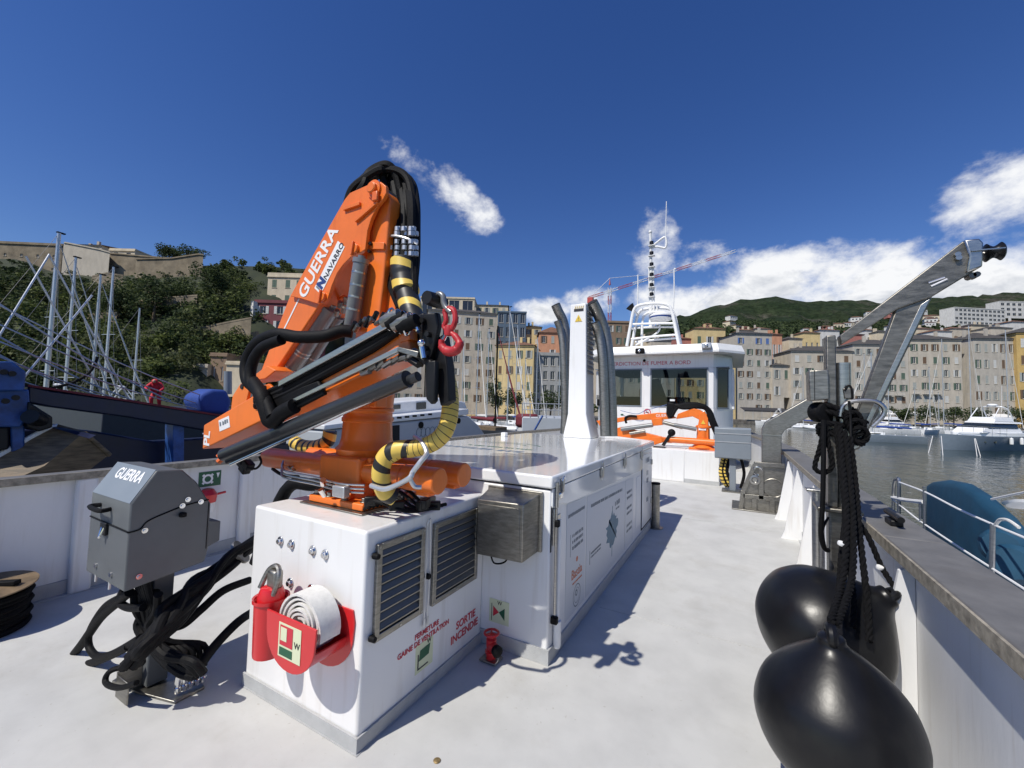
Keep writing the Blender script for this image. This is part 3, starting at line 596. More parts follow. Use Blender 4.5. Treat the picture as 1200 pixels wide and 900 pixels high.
MB().box(aty(699, 463, 6.05), aty(712, 468, 6.15)).build('clamp', 'dull_steel', t)
t = thing('exhaust_pipes', aty(664, 509, 6.5), 'pair of stainless exhaust pipes on the far side of the vent tower', 'exhaust')
pipe([(666, 508, 6.6), (667, 470, 6.6), (665, 410, 6.6), (661, 380, 6.6), (654, 364, 6.5), (651, 357, 6.45)], .08, t)
pipe([(661, 508, 6.45), (662, 470, 6.45), (660, 410, 6.45), (657, 388, 6.45), (653, 376, 6.4)], .062, t)

t = thing('deck_plug', atz(512, 892, 0), 'small brass deck plug in the foreground', 'deck plug')
p = atz(512, 892, 0); mat('brass', (.42, .30, .14), .5, .6, .2, 60); MB().lathe([(0, .001), (.016, .001), (.017, .004), (.012, .007), (0, .007)], p, n=16).build('plug', 'brass', t)
# ================================================================== the large orange crane
CX, CY = -2.075, 1.89
t = thing('deck_crane', (CX, CY, BZ), 'large orange folding deck crane with red hook on the white casing', 'crane')
K = t
def xz(pts, y): return [aty(a, b, y) for a, b in pts]
MB().box((CX-.27, CY-.26, BZ+.0005), (CX+.27, CY+.26, BZ+.010)).build('bed_plate', 'dull_steel', t, .003)
MB().box((CX-.235, CY-.225, BZ+.010), (CX+.235, CY+.225, BZ+.052)).build('base_plate', 'orange', t, .008)
for sx, sy in ((-.2, -.19), (-.08, -.195), (.06, -.195), (.2, -.18), (.2, 0), (.2, .18), (-.2, .18), (-.2, 0)):
    b = MB().cyl((CX+sx, CY+sy, BZ+.0525), (CX+sx, CY+sy, BZ+.058), .027, n=16); b.cyl((CX+sx, CY+sy, BZ+.058), (CX+sx, CY+sy, BZ+.078), .020, n=6); b.build('bolt', 'dull_steel', t, .002)
for i in range(8):
    a = math.pi/8+i*math.pi/4; d = Vector((math.cos(a), math.sin(a), 0)); q = Vector((-d.y, d.x, 0))*.008; o = Vector((CX, CY, BZ+.052))
    MB().prism([o+d*.14, o+d*.215, o+d*.205+Vector((0, 0, .02)), o+d*.14+Vector((0, 0, .16))], -q, q).build('gusset', 'orange', t, .003)
MB().lathe([(.165, .05), (.165, .13), (.18, .14), (.18, .32), (.19, .335), (.165, .36), (.155, .40), (.150, .50), (.158, .505), (.158, .525), (.150, .535), (.150, .56), (.16, .57), (.16, .585), (.152, .59), (.158, .68), (.14, .70)], (CX, CY, BZ), n=36).build('turret', 'orange', t, smooth=40)
MB().box((CX-.19, CY-.20, BZ+.13), (CX+.16, CY+.20, BZ+.30)).build('rack_housing', 'orange', t, .02, seg=3)
for y in (CY-.115, CY+.13):
    x0, x1 = (-2.93, -1.39) if y < CY else (-2.80, -1.40)
    c = MB().lathe([(.0, 0), (.062, .004), (.068, .02), (.068, x1-x0-.25), (.062, x1-x0-.245), (.062, x1-x0-.235), (.070, x1-x0-.23), (.070, x1-x0-.10), (.066, x1-x0-.095), (.066, x1-x0-.088), (.070, x1-x0-.084), (.070, x1-x0-.006), (.064, x1-x0), (.0, x1-x0+.001)], (x0, y, 1.235), (1, 0, 0), 28).build('slewing_cylinder', 'orange', t, smooth=40)
    MB().box((CX+.17, y-.035, 1.28), (CX+.20, y+.035, 1.32)).build('lug', 'orange', c, .006)
    MB().box((x1-.14, y-.03, 1.15), (x1-.05, y+.03, 1.185)).build('foot', 'orange', c, .006)
# hydraulic pipework round the base
for i in range(3):
    z = 1.13+i*.022
    hose([(-2.62, CY-.2, z+.07), (-2.50, CY-.27, z+.03), (-2.25, CY-.235, z+.01), (-2.0, CY-.235-i*.008, z), (-1.86, CY-.20, z)], .006, 'hydraulic_pipe', 'steel', t)
for i in range(3): MB().tube(smoothp([(-2.62+.08*math.cos(a+i), CY-.14+.05*math.sin(a), 1.185+i*.01+.01*math.sin(2*a)) for a in [2*math.pi*j/14 for j in range(14)]], 2), .005, 6).build('hydraulic_pipe', 'steel', t)
MB().box((-2.04, CY-.275, 1.10), (-1.94, CY-.23, 1.165)).build('valve_block', 'alu', t, .006)
MB().cyl((-2.12, CY-.27, 1.16), (-2.10, CY-.29, 1.19), .018, n=10).build('pipe_joint', 'chrome', t); MB().cyl((-2.09, CY-.28, 1.10), (-2.09, CY-.31, 1.14), .016, n=10).build('pipe_joint', 'chrome', t)
hose([(-2.86, CY-.12, 1.16), (-2.7, CY-.15, 1.14), (-2.5, CY-.17, 1.15)], .011, 'hydraulic_pipe', 'black', t)
random.seed(3)
for i in range(9):
    x, y = -1.80+.3*random.random(), 1.66+.28*random.random()
    MB().cbox((x, y, 1.06+.05*random.random()), (.05+.05*random.random(), .04, .05), Matrix.Rotation(random.random()*3, 3, 'Z')).build('valve', 'black_steel' if i % 3 else 'dull_steel', t, .006)
for i in range(5): hose([(-1.82, 1.66+.03*i, 1.05), (-1.70, 1.62+.05*i, 1.12+.01*i), (-1.55, 1.70+.04*i, 1.07), (-1.50, 1.86+.03*i, 1.06)], .010, 'hydraulic_hose', 'black', t, 6, 5)
# column
yF, yB = CY-.10, CY-.005
col = xz([(436, 258), (444, 240), (453, 224), (457, 232), (455, 262), (449, 330), (444, 372), (441, 440), (440, 478), (410, 478), (414, 420), (417.5, 372), (427, 318), (431, 280)], yF)
MB().prism(col, (0, 0, 0), (0, yB-yF, 0)).build('column', 'orange', t, .012, seg=3)
brk = xz([(446, 312), (463, 360), (463, 400), (455, 440), (442, 440)], CY-.05); MB().prism(brk, (0, 0, 0), (0, .05, 0)).build('column_bracket', 'orange', t, .004)
seam = xz([(437, 262), (438.2, 262), (430.2, 372), (429, 372)], yF-.001); MB().prism(seam, (0, 0, 0), (0, .002, 0)).build('column_seam', 'orange_worn', t)
cl = xz([(433, 283), (450, 284), (449.5, 292), (432, 292)], yF-.014); MB().prism(cl, (0, 0, 0), (0, .013, 0)).build('pipe_clamp', 'orange', t, .003)
for a, b in ((435.5, 286), (434, 295)): p = aty(a, b, yF-.014); MB().cyl(p, p+Vector((0, -.016, 0)), .011, n=8).build('bolt', 'black_steel', t)
# main boom: box section with two head plates
yb0, yb1 = CY-.12, CY+.12
boom = xz([(405, 232), (418, 236), (378, 352), (327, 428), (311, 447), (304.5, 437), (338, 350), (372, 290)], yb0)
MB().prism(boom, (0, 0, 0), (0, yb1-yb0, 0)).build('main_boom', 'orange', t, .010, seg=3)
# the head plates
head = [(404, 233.5), (410, 226), (438, 213.5), (446, 213), (452, 218), (452.5, 226), (449, 233), (442, 241), (435, 256), (430.5, 270), (428, 292), (422, 296), (412, 300), (402, 310), (395, 320), (389, 334), (384, 350), (379, 355.5), (372, 356), (353, 350), (340, 347), (370, 293)]
for y in (yb0-.027, yb1+.001):
    pl = MB().prism(xz(head, yb0-.027), (0, y-(yb0-.027), 0), (0, y-(yb0-.027)+.025, 0)).build('head_plate', 'orange', t, .003)
hp = yb0-.0275
p = aty(439, 222, hp)
c = MB().lathe([(.055, 0), (.055, .012), (.035, .013), (.035, .03), (.028, .035)], p, (0, -1, 0), 24).build('pivot_pin', 'orange', t)
MB().box(p+Vector((.01, -.03, -.09)), p+Vector((.055, -.012, -.03))).build('pin_lock', 'orange_worn', c, .006)
MB().cyl(p+Vector((0, .02, 0)), p+Vector((0, .33, 0)), .042, n=20).build('pivot_shaft', 'steel', t)
for a, b in (((403, 245), (422, 238.5)), ((416.5, 259), (443, 236))): MB().bar(aty(*a, hp-.008), aty(*b, hp-.008), .016, .022, (0, 0, 1)).build('weld_bar', 'orange', t, .002)
for a, b in ((417, 292), (379, 348)):
    p = aty(a, b, hp); c = MB().cyl(p, p+Vector((0, -.02, 0)), .032, n=16).build('pin', 'orange', t, .003); MB().bar(p+Vector((.004, -.024, .04)), p+Vector((-.006, -.024, -.045)), .014, .02, (0, 1, 0)).build('pin_lock', 'orange_worn', c, .003)
# lettering along the boom
A, B = aty(357, 344, hp), aty(388, 281, hp); rt = (B-A).normalized(); up = Vector((0, 1, 0)).cross(rt)*-1
up = Vector((-rt.z, 0, rt.x)); 
lettering('GUERRA', .135, aty(372.5, 308.5, hp-.0005), rt, up, 'print_white', t, bold=.003, spacing=1.02)
c0 = aty(386, 314, hp-.0003); L_ = (aty(398, 286, hp)-aty(369, 340, hp)).length
plate(c0, rt, up, L_+.0, .085, 'print_white', 'maker_sticker', t)
lettering('NAVARRO', .056, c0+rt*.055+Vector((0, -.002, 0))-up*.012, rt, up, 'print_black', t, bold=.0006)
lettering('N', .088, c0-rt*.115+Vector((0, -.002, 0)), rt, up, 'print_blue', t, bold=.006)
MB().bar(c0-rt*.158+up*.033+Vector((0, -.0015, 0)), c0-rt*.158-up*.033+Vector((0, -.0015, 0)), .012, .001, (0, 1, 0)).build('sticker_print', 'print_grey', t)
MB().bar(aty(351.5, 348, yb0-.0015), aty(326, 400, yb0-.0015), .013, .0018, (0, 1, 0)).build('boom_stripe', 'print_white', t)
# pipes along the back of the boom
for i in range(2):
    o = Vector((0, .05+.07*i, 0)); hose([aty(404, 236, yb0)+o, aty(370, 290, yb0)+o+Vector((-.012, 0, .012)), aty(338, 347, yb0)+o+Vector((-.012, 0, .012)), aty(306, 430, yb0)+o+Vector((-.012, 0, .008))], .009, 'boom_pipe', 'steel', t, 6)
# lift cylinder and jib cylinder
def cylinder(pa, pb, y, r, rodlen, par, nm='lift_cylinder', rings=(.25, .4, .55)):
    A, B = aty(*pa, y), aty(*pb, y); d = (B-A).normalized(); L = (B-A).length
    o = MB().lathe([(0, 0), (r*.9, .002), (r, .01), (r, L-rodlen-.03), (r*1.12, L-rodlen-.028), (r*1.12, L-rodlen), (r*.5, L-rodlen+.004), (r*.5, L), (0, L+.001)], A, d, 24).build(nm, 'cyl_grey', par, smooth=40)
    for k in rings: MB().lathe([(r*1.005, 0), (r*1.03, .001), (r*1.03, .012), (r*1.005, .013)], A+d*L*k, d, 24).build('cylinder_ring', 'steel', o)
    return o
cylinder((411, 386), (424, 300), CY-.155, .044, .02, t, rings=(.25, .42, .58, .75))
cylinder((332, 447), (390, 356), CY-.02, .062, .03, t, 'jib_cylinder', rings=(.2, .38, .42))
cylinder((352, 440), (398, 366), CY+.07, .045, .03, t, 'jib_cylinder', rings=(.3,))
hose([aty(396, 352, CY), aty(404, 348, CY-.02), aty(402, 362, CY-.03), aty(410, 366, CY)], .012, 'fitting', 'orange_worn', t)
for a, b in ((398, 360), (402, 366), (394, 370), (405, 356)): p = aty(a, b, CY-.05); MB().cyl(p, p+Vector((.03, -.02, .03)), .016, n=8).build('fitting', 'dull_steel', t)
# ------------------------------------------------------------------ jib, folded in front of the column
yj0, yj1 = 1.475, 1.645
jib = xz([(238.7, 498), (303, 460), (404, 417), (476, 389), (482, 412), (400, 452), (307, 493), (250, 521), (237, 526.5)], yj0)
MB().prism(jib, (0, 0, 0), (0, yj1-yj0, 0)).build('jib_boom', 'orange', t, .008, seg=3)
up_ = MB()
for y in (yj0+.002, yj1-.022):
    MB().prism(xz([(270, 481), (272, 464), (281, 450), (287, 448), (292, 453), (288, 471)], yj0), (0, y-yj0, 0), (0, y-yj0+.02, 0)).build('hinge_plate', 'orange', t, .003)
MB().prism(xz([(291, 468), (300, 460), (303, 458), (306, 462), (303, 467)], yj0), (0, .003, 0), (0, yj1-yj0-.003, 0)).build('hinge_block', 'orange', t, .004)
p = aty(283.5, 453, yj0); MB().cyl(p+Vector((0, -.004, 0)), p+Vector((0, .19, 0)), .016, n=12).build('pin', 'dark_inside', t)
MB().prism(xz([(283, 448), (310, 444), (322, 434), (312, 428), (296, 440)], yj1), (0, .005, 0), (0, .14, 0)).build('boom_knuckle', 'orange', t, .006)
jd = (aty(476, 389, yj0)-aty(238.7, 498, yj0)).normalized(); ju = Vector((-jd.z, 0, jd.x))
c0 = aty(263, 496.5, yj0-.0006); plate(c0, jd, ju, .125, .075, 'print_white', 'rating_sticker', t)
print_lines(c0+Vector((0, -.002, 0))+ju*.008, jd, ju, .105, .028, 'print_grey', t, 5)
lettering('PL', .10, aty(242.8, 514, yj0-.001), (aty(243, 505, yj0)-aty(242, 521, yj0)), Vector((-1, 0, .05)), 'print_white', t, bold=.003)
# guard trays of stainless steel
def tray(pa, pb, y0, y1, w=.03):
    A, B = aty(*pa, y0), aty(*pb, y0)
    MB().prism([A, B, B+Vector((0, 0, -w)), A+Vector((0, 0, -w))], (0, 0, 0), (0, y1-y0, 0)).build('guard_rail', 'steel', t, .004)
tray((326, 446.5), (462, 371), 1.42, 1.445, .035); tray((331, 473), (466, 406), 1.43, 1.46, .026)
MB().prism([aty(465, 406, 1.43), aty(490, 412, 1.43), aty(488, 419, 1.43), aty(466, 412, 1.43)], (0, 0, 0), (0, .15, 0)).build('guard_end', 'dull_steel', t, .003)
# black hose pack lying along the jib
random.seed(11)
for i in range(9):
    o = lambda s: Vector((0, random.uniform(-.04, .05), random.uniform(-.03, .03)*s))
    y = 1.46+.018*(i % 4); dz = -4+2.9*(i % 6)
    hose([aty(300, 470+dz*.6, y), aty(318, 462+dz, y), aty(350, 447+dz, y), aty(400, 420+dz, y), aty(440, 398+dz, y), aty(468, 382+dz*.6, y)], .019, 'jib_hose', 'black', t, 8, 5)
for i in range(4):
    p, q = aty(392+i*14, 419-i*6.6, 1.44), aty(406+i*14, 412-i*6.6, 1.44)
# black ribbed protective sleeve that loops from the column down round the jib end
P = [(413, 389, 1.62), (400, 388, 1.58), (380, 394, 1.53), (350, 395, 1.48), (325, 392, 1.45), (302, 402, 1.44), (290, 422, 1.44), (290, 445, 1.43), (305, 460, 1.42), (314, 482, 1.41)]
hose([aty(*a) for a in P], .036, 'hose_sleeve', 'black', t, 14)
hose([aty(a+5, b+6, y-.015) for a, b, y in P[4:]], .031, 'hose_sleeve', 'black', t, 14)
MB().tube(smoothp([aty(*a) for a in ((296, 446, 1.43), (306, 462, 1.40), (312, 480, 1.40), (318, 494, 1.41), (330, 484, 1.42), (345, 476, 1.43))], 6), [.034, .035, .036, .037, .038, .039]+[.042]*25, 14).build('hose_sleeve', 'black', t)
MB().prism(xz([(304, 458), (330, 462), (372, 446), (380, 462), (330, 488), (309, 494)], 1.445), (0, 0, 0), (0, .025, 0)).build('sleeve_cover', 'black', t, .008)
# fittings at the upper end of the tray
for i in range(4):
    p = aty(458+i*6.5, 374+i*2.0, 1.43); d = Vector((.03, -.01, .005)); MB().tube([p+Vector((.035*math.cos(a)*.35, .05*math.sin(a)*.4, .05*math.cos(a+.4))) for a in [2*math.pi*j/14 for j in range(14)]], .006, 6, True).build('hose_clamp', 'chrome', t)
    MB().lathe([(.03, -.05), (.034, 0), (.03, .06)], p, jd, 12).build('hose_end', 'black' if i % 2 else 'dull_steel', t)
for i in range(12):
    p = aty(412+i*4.1, 386-i*1.1+random.uniform(-3, 3), 1.52); MB().cyl(p, p+Vector((.05, -.02, .02+random.uniform(-.02, .03))), .014, n=8).build('fitting', 'dull_steel' if i % 2 else 'black_steel', t)
for i in range(7):
    p = aty(424+i*8.5, 440-i*3.6+random.uniform(-3, 3), 1.46); MB().cyl(p, p+jd*.07+Vector((0, -.01, random.uniform(-.02, .02))), .014, n=8).build('fitting', 'dull_steel' if i % 3 else 'steel', t)
# extension cylinder under the jib
A, B = aty(263, 533, 1.46), aty(478, 444, 1.46)
MB().cyl(A, B, .042, n=22).build('extension_cylinder', 'dark_tube', t)
A, B = aty(268, 540, 1.47), aty(490, 441, 1.47); MB().cyl(A, B, .024, n=14).build('extension_rod', 'dark_tube', t)
A, B = aty(270, 544.5, 1.455), aty(470, 453.5, 1.455); MB().cyl(A, B, .009, n=10).build('guide_rod', 'chrome', t)
for f_ in (.0, .02): p = aty(262, 530+f_*300, 1.47); MB().cyl(p, p+Vector((-.02, -.02, -.03)), .017, n=8).build('fitting', 'orange_worn', t)
for a, b in ((283, 541), (291, 545), (287, 549)): MB().cbox(aty(a, b, 1.55), (.07, .05, .05), Matrix.Rotation(.5, 3, 'Y')).build('sensor', 'black_steel', t, .008)
hose([aty(290, 548, 1.53), aty(300, 549, 1.53), aty(306, 542, 1.53), aty(304, 535, 1.53)], .007, 'sensor_cable', 'black', t)
MB().cyl(aty(238, 508, 1.55), aty(222, 522, 1.55)+Vector((-.1, .2, -.02)), .005, n=6).build('tag_line', 'alu', t)
# jib tip: black cheek plates, pins
yt = 1.50
for k_, (poly, y, th) in enumerate((
    ([(494, 368), (512, 366), (514, 380), (509, 402), (502, 425), (490, 424), (494, 400)], yt-.03, .03),
    ([(484, 372), (496, 366), (500, 400), (488, 430), (476, 420)], yt+.04, .05),
    ([(500, 405), (518, 392), (524, 430), (526, 470), (516, 476), (508, 440)], yt+.0, .06),
    ([(498, 424), (510, 422), (509, 470), (505, 474), (499, 468)], yt-.05, .03))):
    MB().prism(xz(poly, y), (0, 0, 0), (0, th, 0)).build('tip_plate', 'black_steel', t, .006)
for (a, b, c_, d_) in ((485, 372, 491, 388), (494, 402, 497, 420)):
    MB().cyl(aty(a, b, yt-.06), aty(c_, d_, yt-.06), .014, n=10).build('spring_pin', 'chrome', t); p = aty(a, b, yt-.065); MB().ball(p, .02, 10, 6).build('spring_pin', 'chrome', t)
for a, b in ((497, 376), (503, 392), (500, 408)): p = aty(a, b, yt-.033); MB().cyl(p, p+Vector((0, -.02, 0)), .013, n=8).build('bolt', 'black_steel', t)
for i in range(6): p = aty(470+i*5, 412+4*(i % 3), 1.47); MB().cyl(p, p+Vector((.06, .0, -.03)), .02, n=8).build('fitting', 'black_steel', t)
MB().prism(xz([(466, 388), (479, 384), (480, 398), (468, 402)], 1.47), (0, 0, 0), (0, .06, 0)).build('tip_block', 'orange', t, .005)
# shackle and red hook
yh = 1.45
sh_ = [aty(a, b, yh) for a, b in ((509, 350), (514, 344.5), (519, 347), (520, 355), (523, 361), (529, 366))]
h = MB().tube(smoothp(sh_, 6), .013, 12).build('shackle', 'cyl_grey', t)
p = aty(510, 352, yh); MB().lathe([(.03, -.06), (.034, 0), (.03, .06)], p, (0, 1, 0), 12).build('sheave', 'black_steel', h)
hk = MB().tube(smoothp([aty(a, b, yh) for a, b in ((521, 365), (526, 361.5), (532, 364), (533.5, 374), (531, 383), (526, 388))], 5), .0125, 10)
hk.tube(smoothp([aty(a, b, yh) for a, b in ((521, 365), (523, 375), (520.5, 383), (526, 388))], 5), .0115, 10)
hk.lathe([(.019, -.02), (.022, 0), (.017, .025)], aty(526, 388, yh), (0, 0, 1), 12)
hook = hk.build('hook_swivel', 'red_hook', t)
P = [aty(a, b, yh) for a, b in ((526, 389), (533, 393.5), (538.5, 402), (536, 409), (529, 412), (521.5, 410), (517.5, 404), (518, 398))]
MB().tube(smoothp(P, 6), [.012]*6+[.015]*6+[.019]*6+[.022]*6+[.022]*6+[.019]*6+[.014]*6+[.008], 12).build('hook', 'red_hook', t)
MB().cyl(aty(519, 398, yh), aty(523, 390, yh), .011, n=8).build('hook_latch', 'chrome', t)
# ------------------------------------------------------------------ black hoses over the head
random.seed(21)
for i in range(12):
    u_ = i/11; y0 = CY-.08+.2*((i*5) % 12)/11; r0 = .027
    xr = 456+31*u_; top = 201-6*math.sin(math.pi*min(1, u_*1.1))+random.uniform(-2, 3)
    lft = 404+ (i % 4)*5; 
    P = [aty(lft+2, 243-(i % 4)*3, y0), aty(lft+9+(i % 3)*4, 222-(i % 3)*2, y0), aty(430+6*u_, top+8, y0+.03), aty(447+10*u_, top-1, y0+.06), aty(xr-7, top+9, y0+.1), aty(xr, 236+random.uniform(-4, 4), CY+.02+.02*(i % 3)), aty(xr+.8, 272, CY-.02+.02*(i % 3)), aty(xr+.3, 305, CY-.03+.02*(i % 3)), aty(min(xr+2, 485), 332, CY-.04), aty(470+.5*(xr-457), 360+random.uniform(-3, 3), CY-.06)]
    hose(P, r0, 'hydraulic_hose', 'black', t, 8, 6)
fit = MB()
for i in range(12):
    a = 457+30*i/11
    for b in (271, 276.5, 286, 293, 300): 
        if (i*7+int(b)) % 6 == 0: continue
        p = aty(a+random.uniform(-.6, .6), b, CY-.055+.02*(i % 3)); fit.cyl(p, p+Vector((0, 0, .026)), .016, n=8)
fit.build('hose_couplings', 'alu', t)
hose([aty(451, 278, CY-.06), aty(463, 276.5, CY-.07), aty(478, 280, CY-.06), aty(489, 286, CY-.03)], .008, 'coupling_bar', 'alu', t)
# spiral wrap where the hoses gather, then the yellow sleeve round to the base
hose([aty(474, 306, CY-.02), aty(474, 325, CY-.03), aty(477, 345, CY-.05), aty(483, 366, CY-.09), aty(490, 390, CY-.14)], [.085]*8+[.08]*8+[.066]*8+[.06]*9, 'spiral_sleeve', 'sleeve_wide', t, 18, 8)
MB().tube(smoothp([aty(*a) for a in ((505, 400, 1.78), (520, 430, 1.74), (527, 460, 1.72), (527, 485, 1.70), (521, 506, 1.68), (507, 519, 1.66), (488, 525, 1.64), (470, 527, 1.62), (456, 534, 1.60))], 7), .044, 18).build('yellow_sleeve', 'sleeve_yellow', t)
MB().tube(smoothp([aty(*a) for a in ((484, 525.5, 1.64), (466, 527, 1.61), (453, 534, 1.59), (447, 548, 1.58), (447, 563, 1.59), (452, 577, 1.62), (462, 582, 1.66))], 7), .047, 18).build('spiral_sleeve', 'sleeve_bold', t)
MB().tube(smoothp([aty(*a) for a in ((387, 505, 2.05), (384, 517, 2.05), (372, 523, 2.05), (356, 523, 2.05), (345, 518, 2.05))], 6), .05, 14).build('spiral_sleeve', 'sleeve', t)
hose([aty(*a) for a in ((435, 569, 1.53), (450, 573, 1.52), (466, 568, 1.52), (480, 560, 1.52), (484, 553, 1.54), (493, 541, 1.56), (500, 531, 1.6), (495, 519, 1.62), (486, 512, 1.66))], .013, 'hose_guard', 'alu', t, 10)
hose([aty(480, 560, 1.54), aty(486, 570, 1.56), aty(494, 571, 1.58)], .011, 'hose_guard', 'alu', t, 8)
# supply hoses running down behind the casing towards the control cabinet
# ================================================================== control cabinet with its hoses
t = thing('control_cabinet', (-2.93, 1.2, 0), 'grey crane control cabinet on a post with thick black hoses', 'control cabinet')
xa_, xb_ = -3.20, -2.70
prof = [(.945, .66), (1.30, .70), (1.315, .77), (1.315, 1.03), (1.285, 1.075), (1.235, 1.165), (1.16, 1.245), (1.045, 1.255), (.945, 1.095), (.945, 1.0)]
MB().prism([(xa_, y, z) for y, z in prof], (0, 0, 0), (xb_-xa_, 0, 0)).build('cabinet_body', 'ctrl_grey', t, .008)
MB().prism([(xa_+.1, y, z) for y, z in ((1.30, .775), (1.375, .80), (1.375, .915), (1.30, .935))], (0, 0, 0), (xb_-xa_-.103, 0, 0)).build('rear_housing', 'ctrl_grey', t, .005)
MB().add([(xa_+.01, .9435, 1.099), (xb_-.008, .9435, 1.099), (xb_-.008, 1.0430, 1.2575), (xa_+.01, 1.0430, 1.2575), (xa_+.01, .947, 1.097), (xb_-.008, .947, 1.097), (xb_-.008, 1.047, 1.2545), (xa_+.01, 1.047, 1.2545)], [(0, 1, 2, 3), (7, 6, 5, 4), (0, 4, 5, 1), (1, 5, 6, 2), (2, 6, 7, 3), (3, 7, 4, 0)]).build('sloped_panel', 'ctrl_panel', t)
sl = Vector((0, .0995, .1585)).normalized()
lettering('GUERRA', .085, Vector((-2.93, 1.012, 1.2085)), (1, 0, 0), sl, 'print_white', t, bold=.002)
MB().box((xb_+.0005, 1.30, .775), (xb_+.002, 1.304, 1.04)).build('seam', 'black', t)
s_ = MB(); pts = smoothp([(xb_+.001, .945, .955), (xb_+.001, .99, .962), (xb_+.001, 1.02, .995), (xb_+.001, 1.09, 1.02), (xb_+.001, 1.19, 1.045), (xb_+.001, 1.30, 1.055)], 5); s_.tube(pts, .004, 6); s_.tube([(xa_+.01, .943, .965), (xb_, .943, .957)], .004, 6); s_.build('lid_seam', 'black', t)
for y, z in ((1.01, .95), (1.17, 1.045), (1.195, 1.075), (1.26, 1.05), (1.0, .72)): 
    b = MB().cyl((xb_+.0005, y, z), (xb_+.005, y, z), .014, n=14); b.cyl((xb_+.005, y, z), (xb_+.012, y, z), .008, n=6); b.build('bolt', 'chrome', t)
MB().box((xb_+.0005, 1.155, .985), (xb_+.03, 1.185, 1.01)).build('lock', 'black', t, .006)
for x, z in ((-3.06, .72), (-2.86, .715)): MB().cyl((x, .9445, z), (x, .936, z), .012, n=12).build('bolt', 'chrome', t)
MB().tube(smoothp([(-3.06, .943, 1.045), (-3.06, .90, 1.045), (-2.93, .90, 1.04), (-2.93, .943, 1.04)], 5), .012, 8).build('handle', 'black', t)
l = MB().box((-3.01, .9445, .90), (-2.94, .93, .965)).build('catch', 'black_steel', t, .004); MB().tube(smoothp([(-2.99, .935, .94), (-2.975, .92, .89), (-2.96, .935, .94)], 5), .006, 6).build('catch_loop', 'chrome', l)
for dx in (-.12, .06): MB().cyl((-2.95+dx, .95, .67), (-2.95+dx, .95, .63), .006, n=6).build('hinge_pin', 'alu', t)
MB().box((-2.99, 1.14, .02), (-2.89, 1.24, .70)).build('post', 'ctrl_grey', t, .008)
pl_ = [atz(a, b, .008) for a, b in ((131, 799), (160, 812), (205, 824), (240, 806), (232, 790), (190, 781), (152, 786))]
MB().prism([(p.x, p.y, .001) for p in pl_], (0, 0, 0), (0, 0, .014)).build('foot_plate', 'dull_steel', t, .003)
MB().box((-2.96, 1.03, .016), (-2.95, 1.15, .15)).box((-2.95, 1.03, .016), (-2.82, 1.04, .13)).build('foot_bracket', 'dull_steel', t, .003)
for i in range(5):
    p = atz(208+i*7.5, 812-i*3.2, .03); MB().lathe([(.013, 0), (.016, .03), (.013, .035), (.017, .06), (.012, .1)], p, (0, 0, 1), 10).build('hose_end', 'chrome', t)
    hose([p+Vector((0, 0, .09)), p+Vector((-.02, .0, .2)), Vector((-2.86+.02*i, 1.17, .30)), Vector((-2.9+.02*i, 1.13, .45)), Vector((-3.0+.04*i, 1.08, .66))], .016, 'hydraulic_hose', 'black', t, 8, 5)
random.seed(9)
for i in range(14):
    j = lambda s=.03: Vector((random.uniform(-s, s), random.uniform(-s, s), random.uniform(-s, s)))
    hose([aty(312, 628, 1.95)+j(.045), aty(275, 652, 1.62)+j(.045), aty(238, 686, 1.36)+j(.045), aty(204, 720, 1.16)+j(.05), aty(176, 752, 1.04)+j(.045), aty(153, 773, .99)+j(.03)], .023, 'hydraulic_hose', 'black', t, 8, 6)
for i in range(6):
    j = lambda s=.025: Vector((random.uniform(-s, s), random.uniform(-s, s), random.uniform(-s, s)))
    hose([aty(155+i*7, 690, 1.12)+j(), aty(160+i*4, 712, 1.12)+j(), aty(165+i*3, 735, 1.14)+j(), aty(178+i*3, 760, 1.15)+j(), aty(205+i*4, 778, 1.17)+j(), aty(225+i*2, 790, 1.2)+j(.01)], .021, 'hydraulic_hose', 'black', t, 8, 6)
for i, (P, r) in enumerate((([(152, 694), (138, 706), (118, 724), (98, 752), (86, 768), (84, 776), (92, 780), (110, 776), (138, 764), (165, 748)], .024), ([(140, 700), (122, 712), (106, 738), (104, 756), (112, 768), (126, 768), (150, 758)], .019), ([(146, 690), (140, 704), (150, 712), (168, 712)], .02))):
    hose([aty(a, b, 1.06+.004*k_) for k_, (a, b) in enumerate(P)], r, 'hose_sleeve', 'black', t, 12, 6)
hose([aty(*a) for a in ((196, 734, 1.22), (214, 732, 1.26), (236, 714, 1.36), (262, 692, 1.5), (292, 680, 1.7))], .024, 'hose_sleeve', 'black', t, 12, 6)
hose([aty(*a) for a in ((226, 795, 1.22), (238, 775, 1.28), (256, 752, 1.38), (280, 728, 1.5), (300, 715, 1.7))], .026, 'hose_sleeve', 'black', t, 12, 6)
hose([aty(*a) for a in ((160, 800, 1.02), (140, 806, 1.0), (124, 800, 1.0), (130, 786, 1.02), (160, 778, 1.1))], .014, 'cable', 'black', t, 8, 6)
hose([aty(300, 660, 2.0), aty(335, 575, 2.1), aty(365, 568, 2.15), aty(392, 572, 2.2)], .05, 'hose_sleeve', 'black', t, 12, 6)
MB().lathe([(.085, 0), (.085, .02)], aty(280, 648, 1.66), (.55, .6, .55), 14).build('hose_band', 'dull_steel', t)
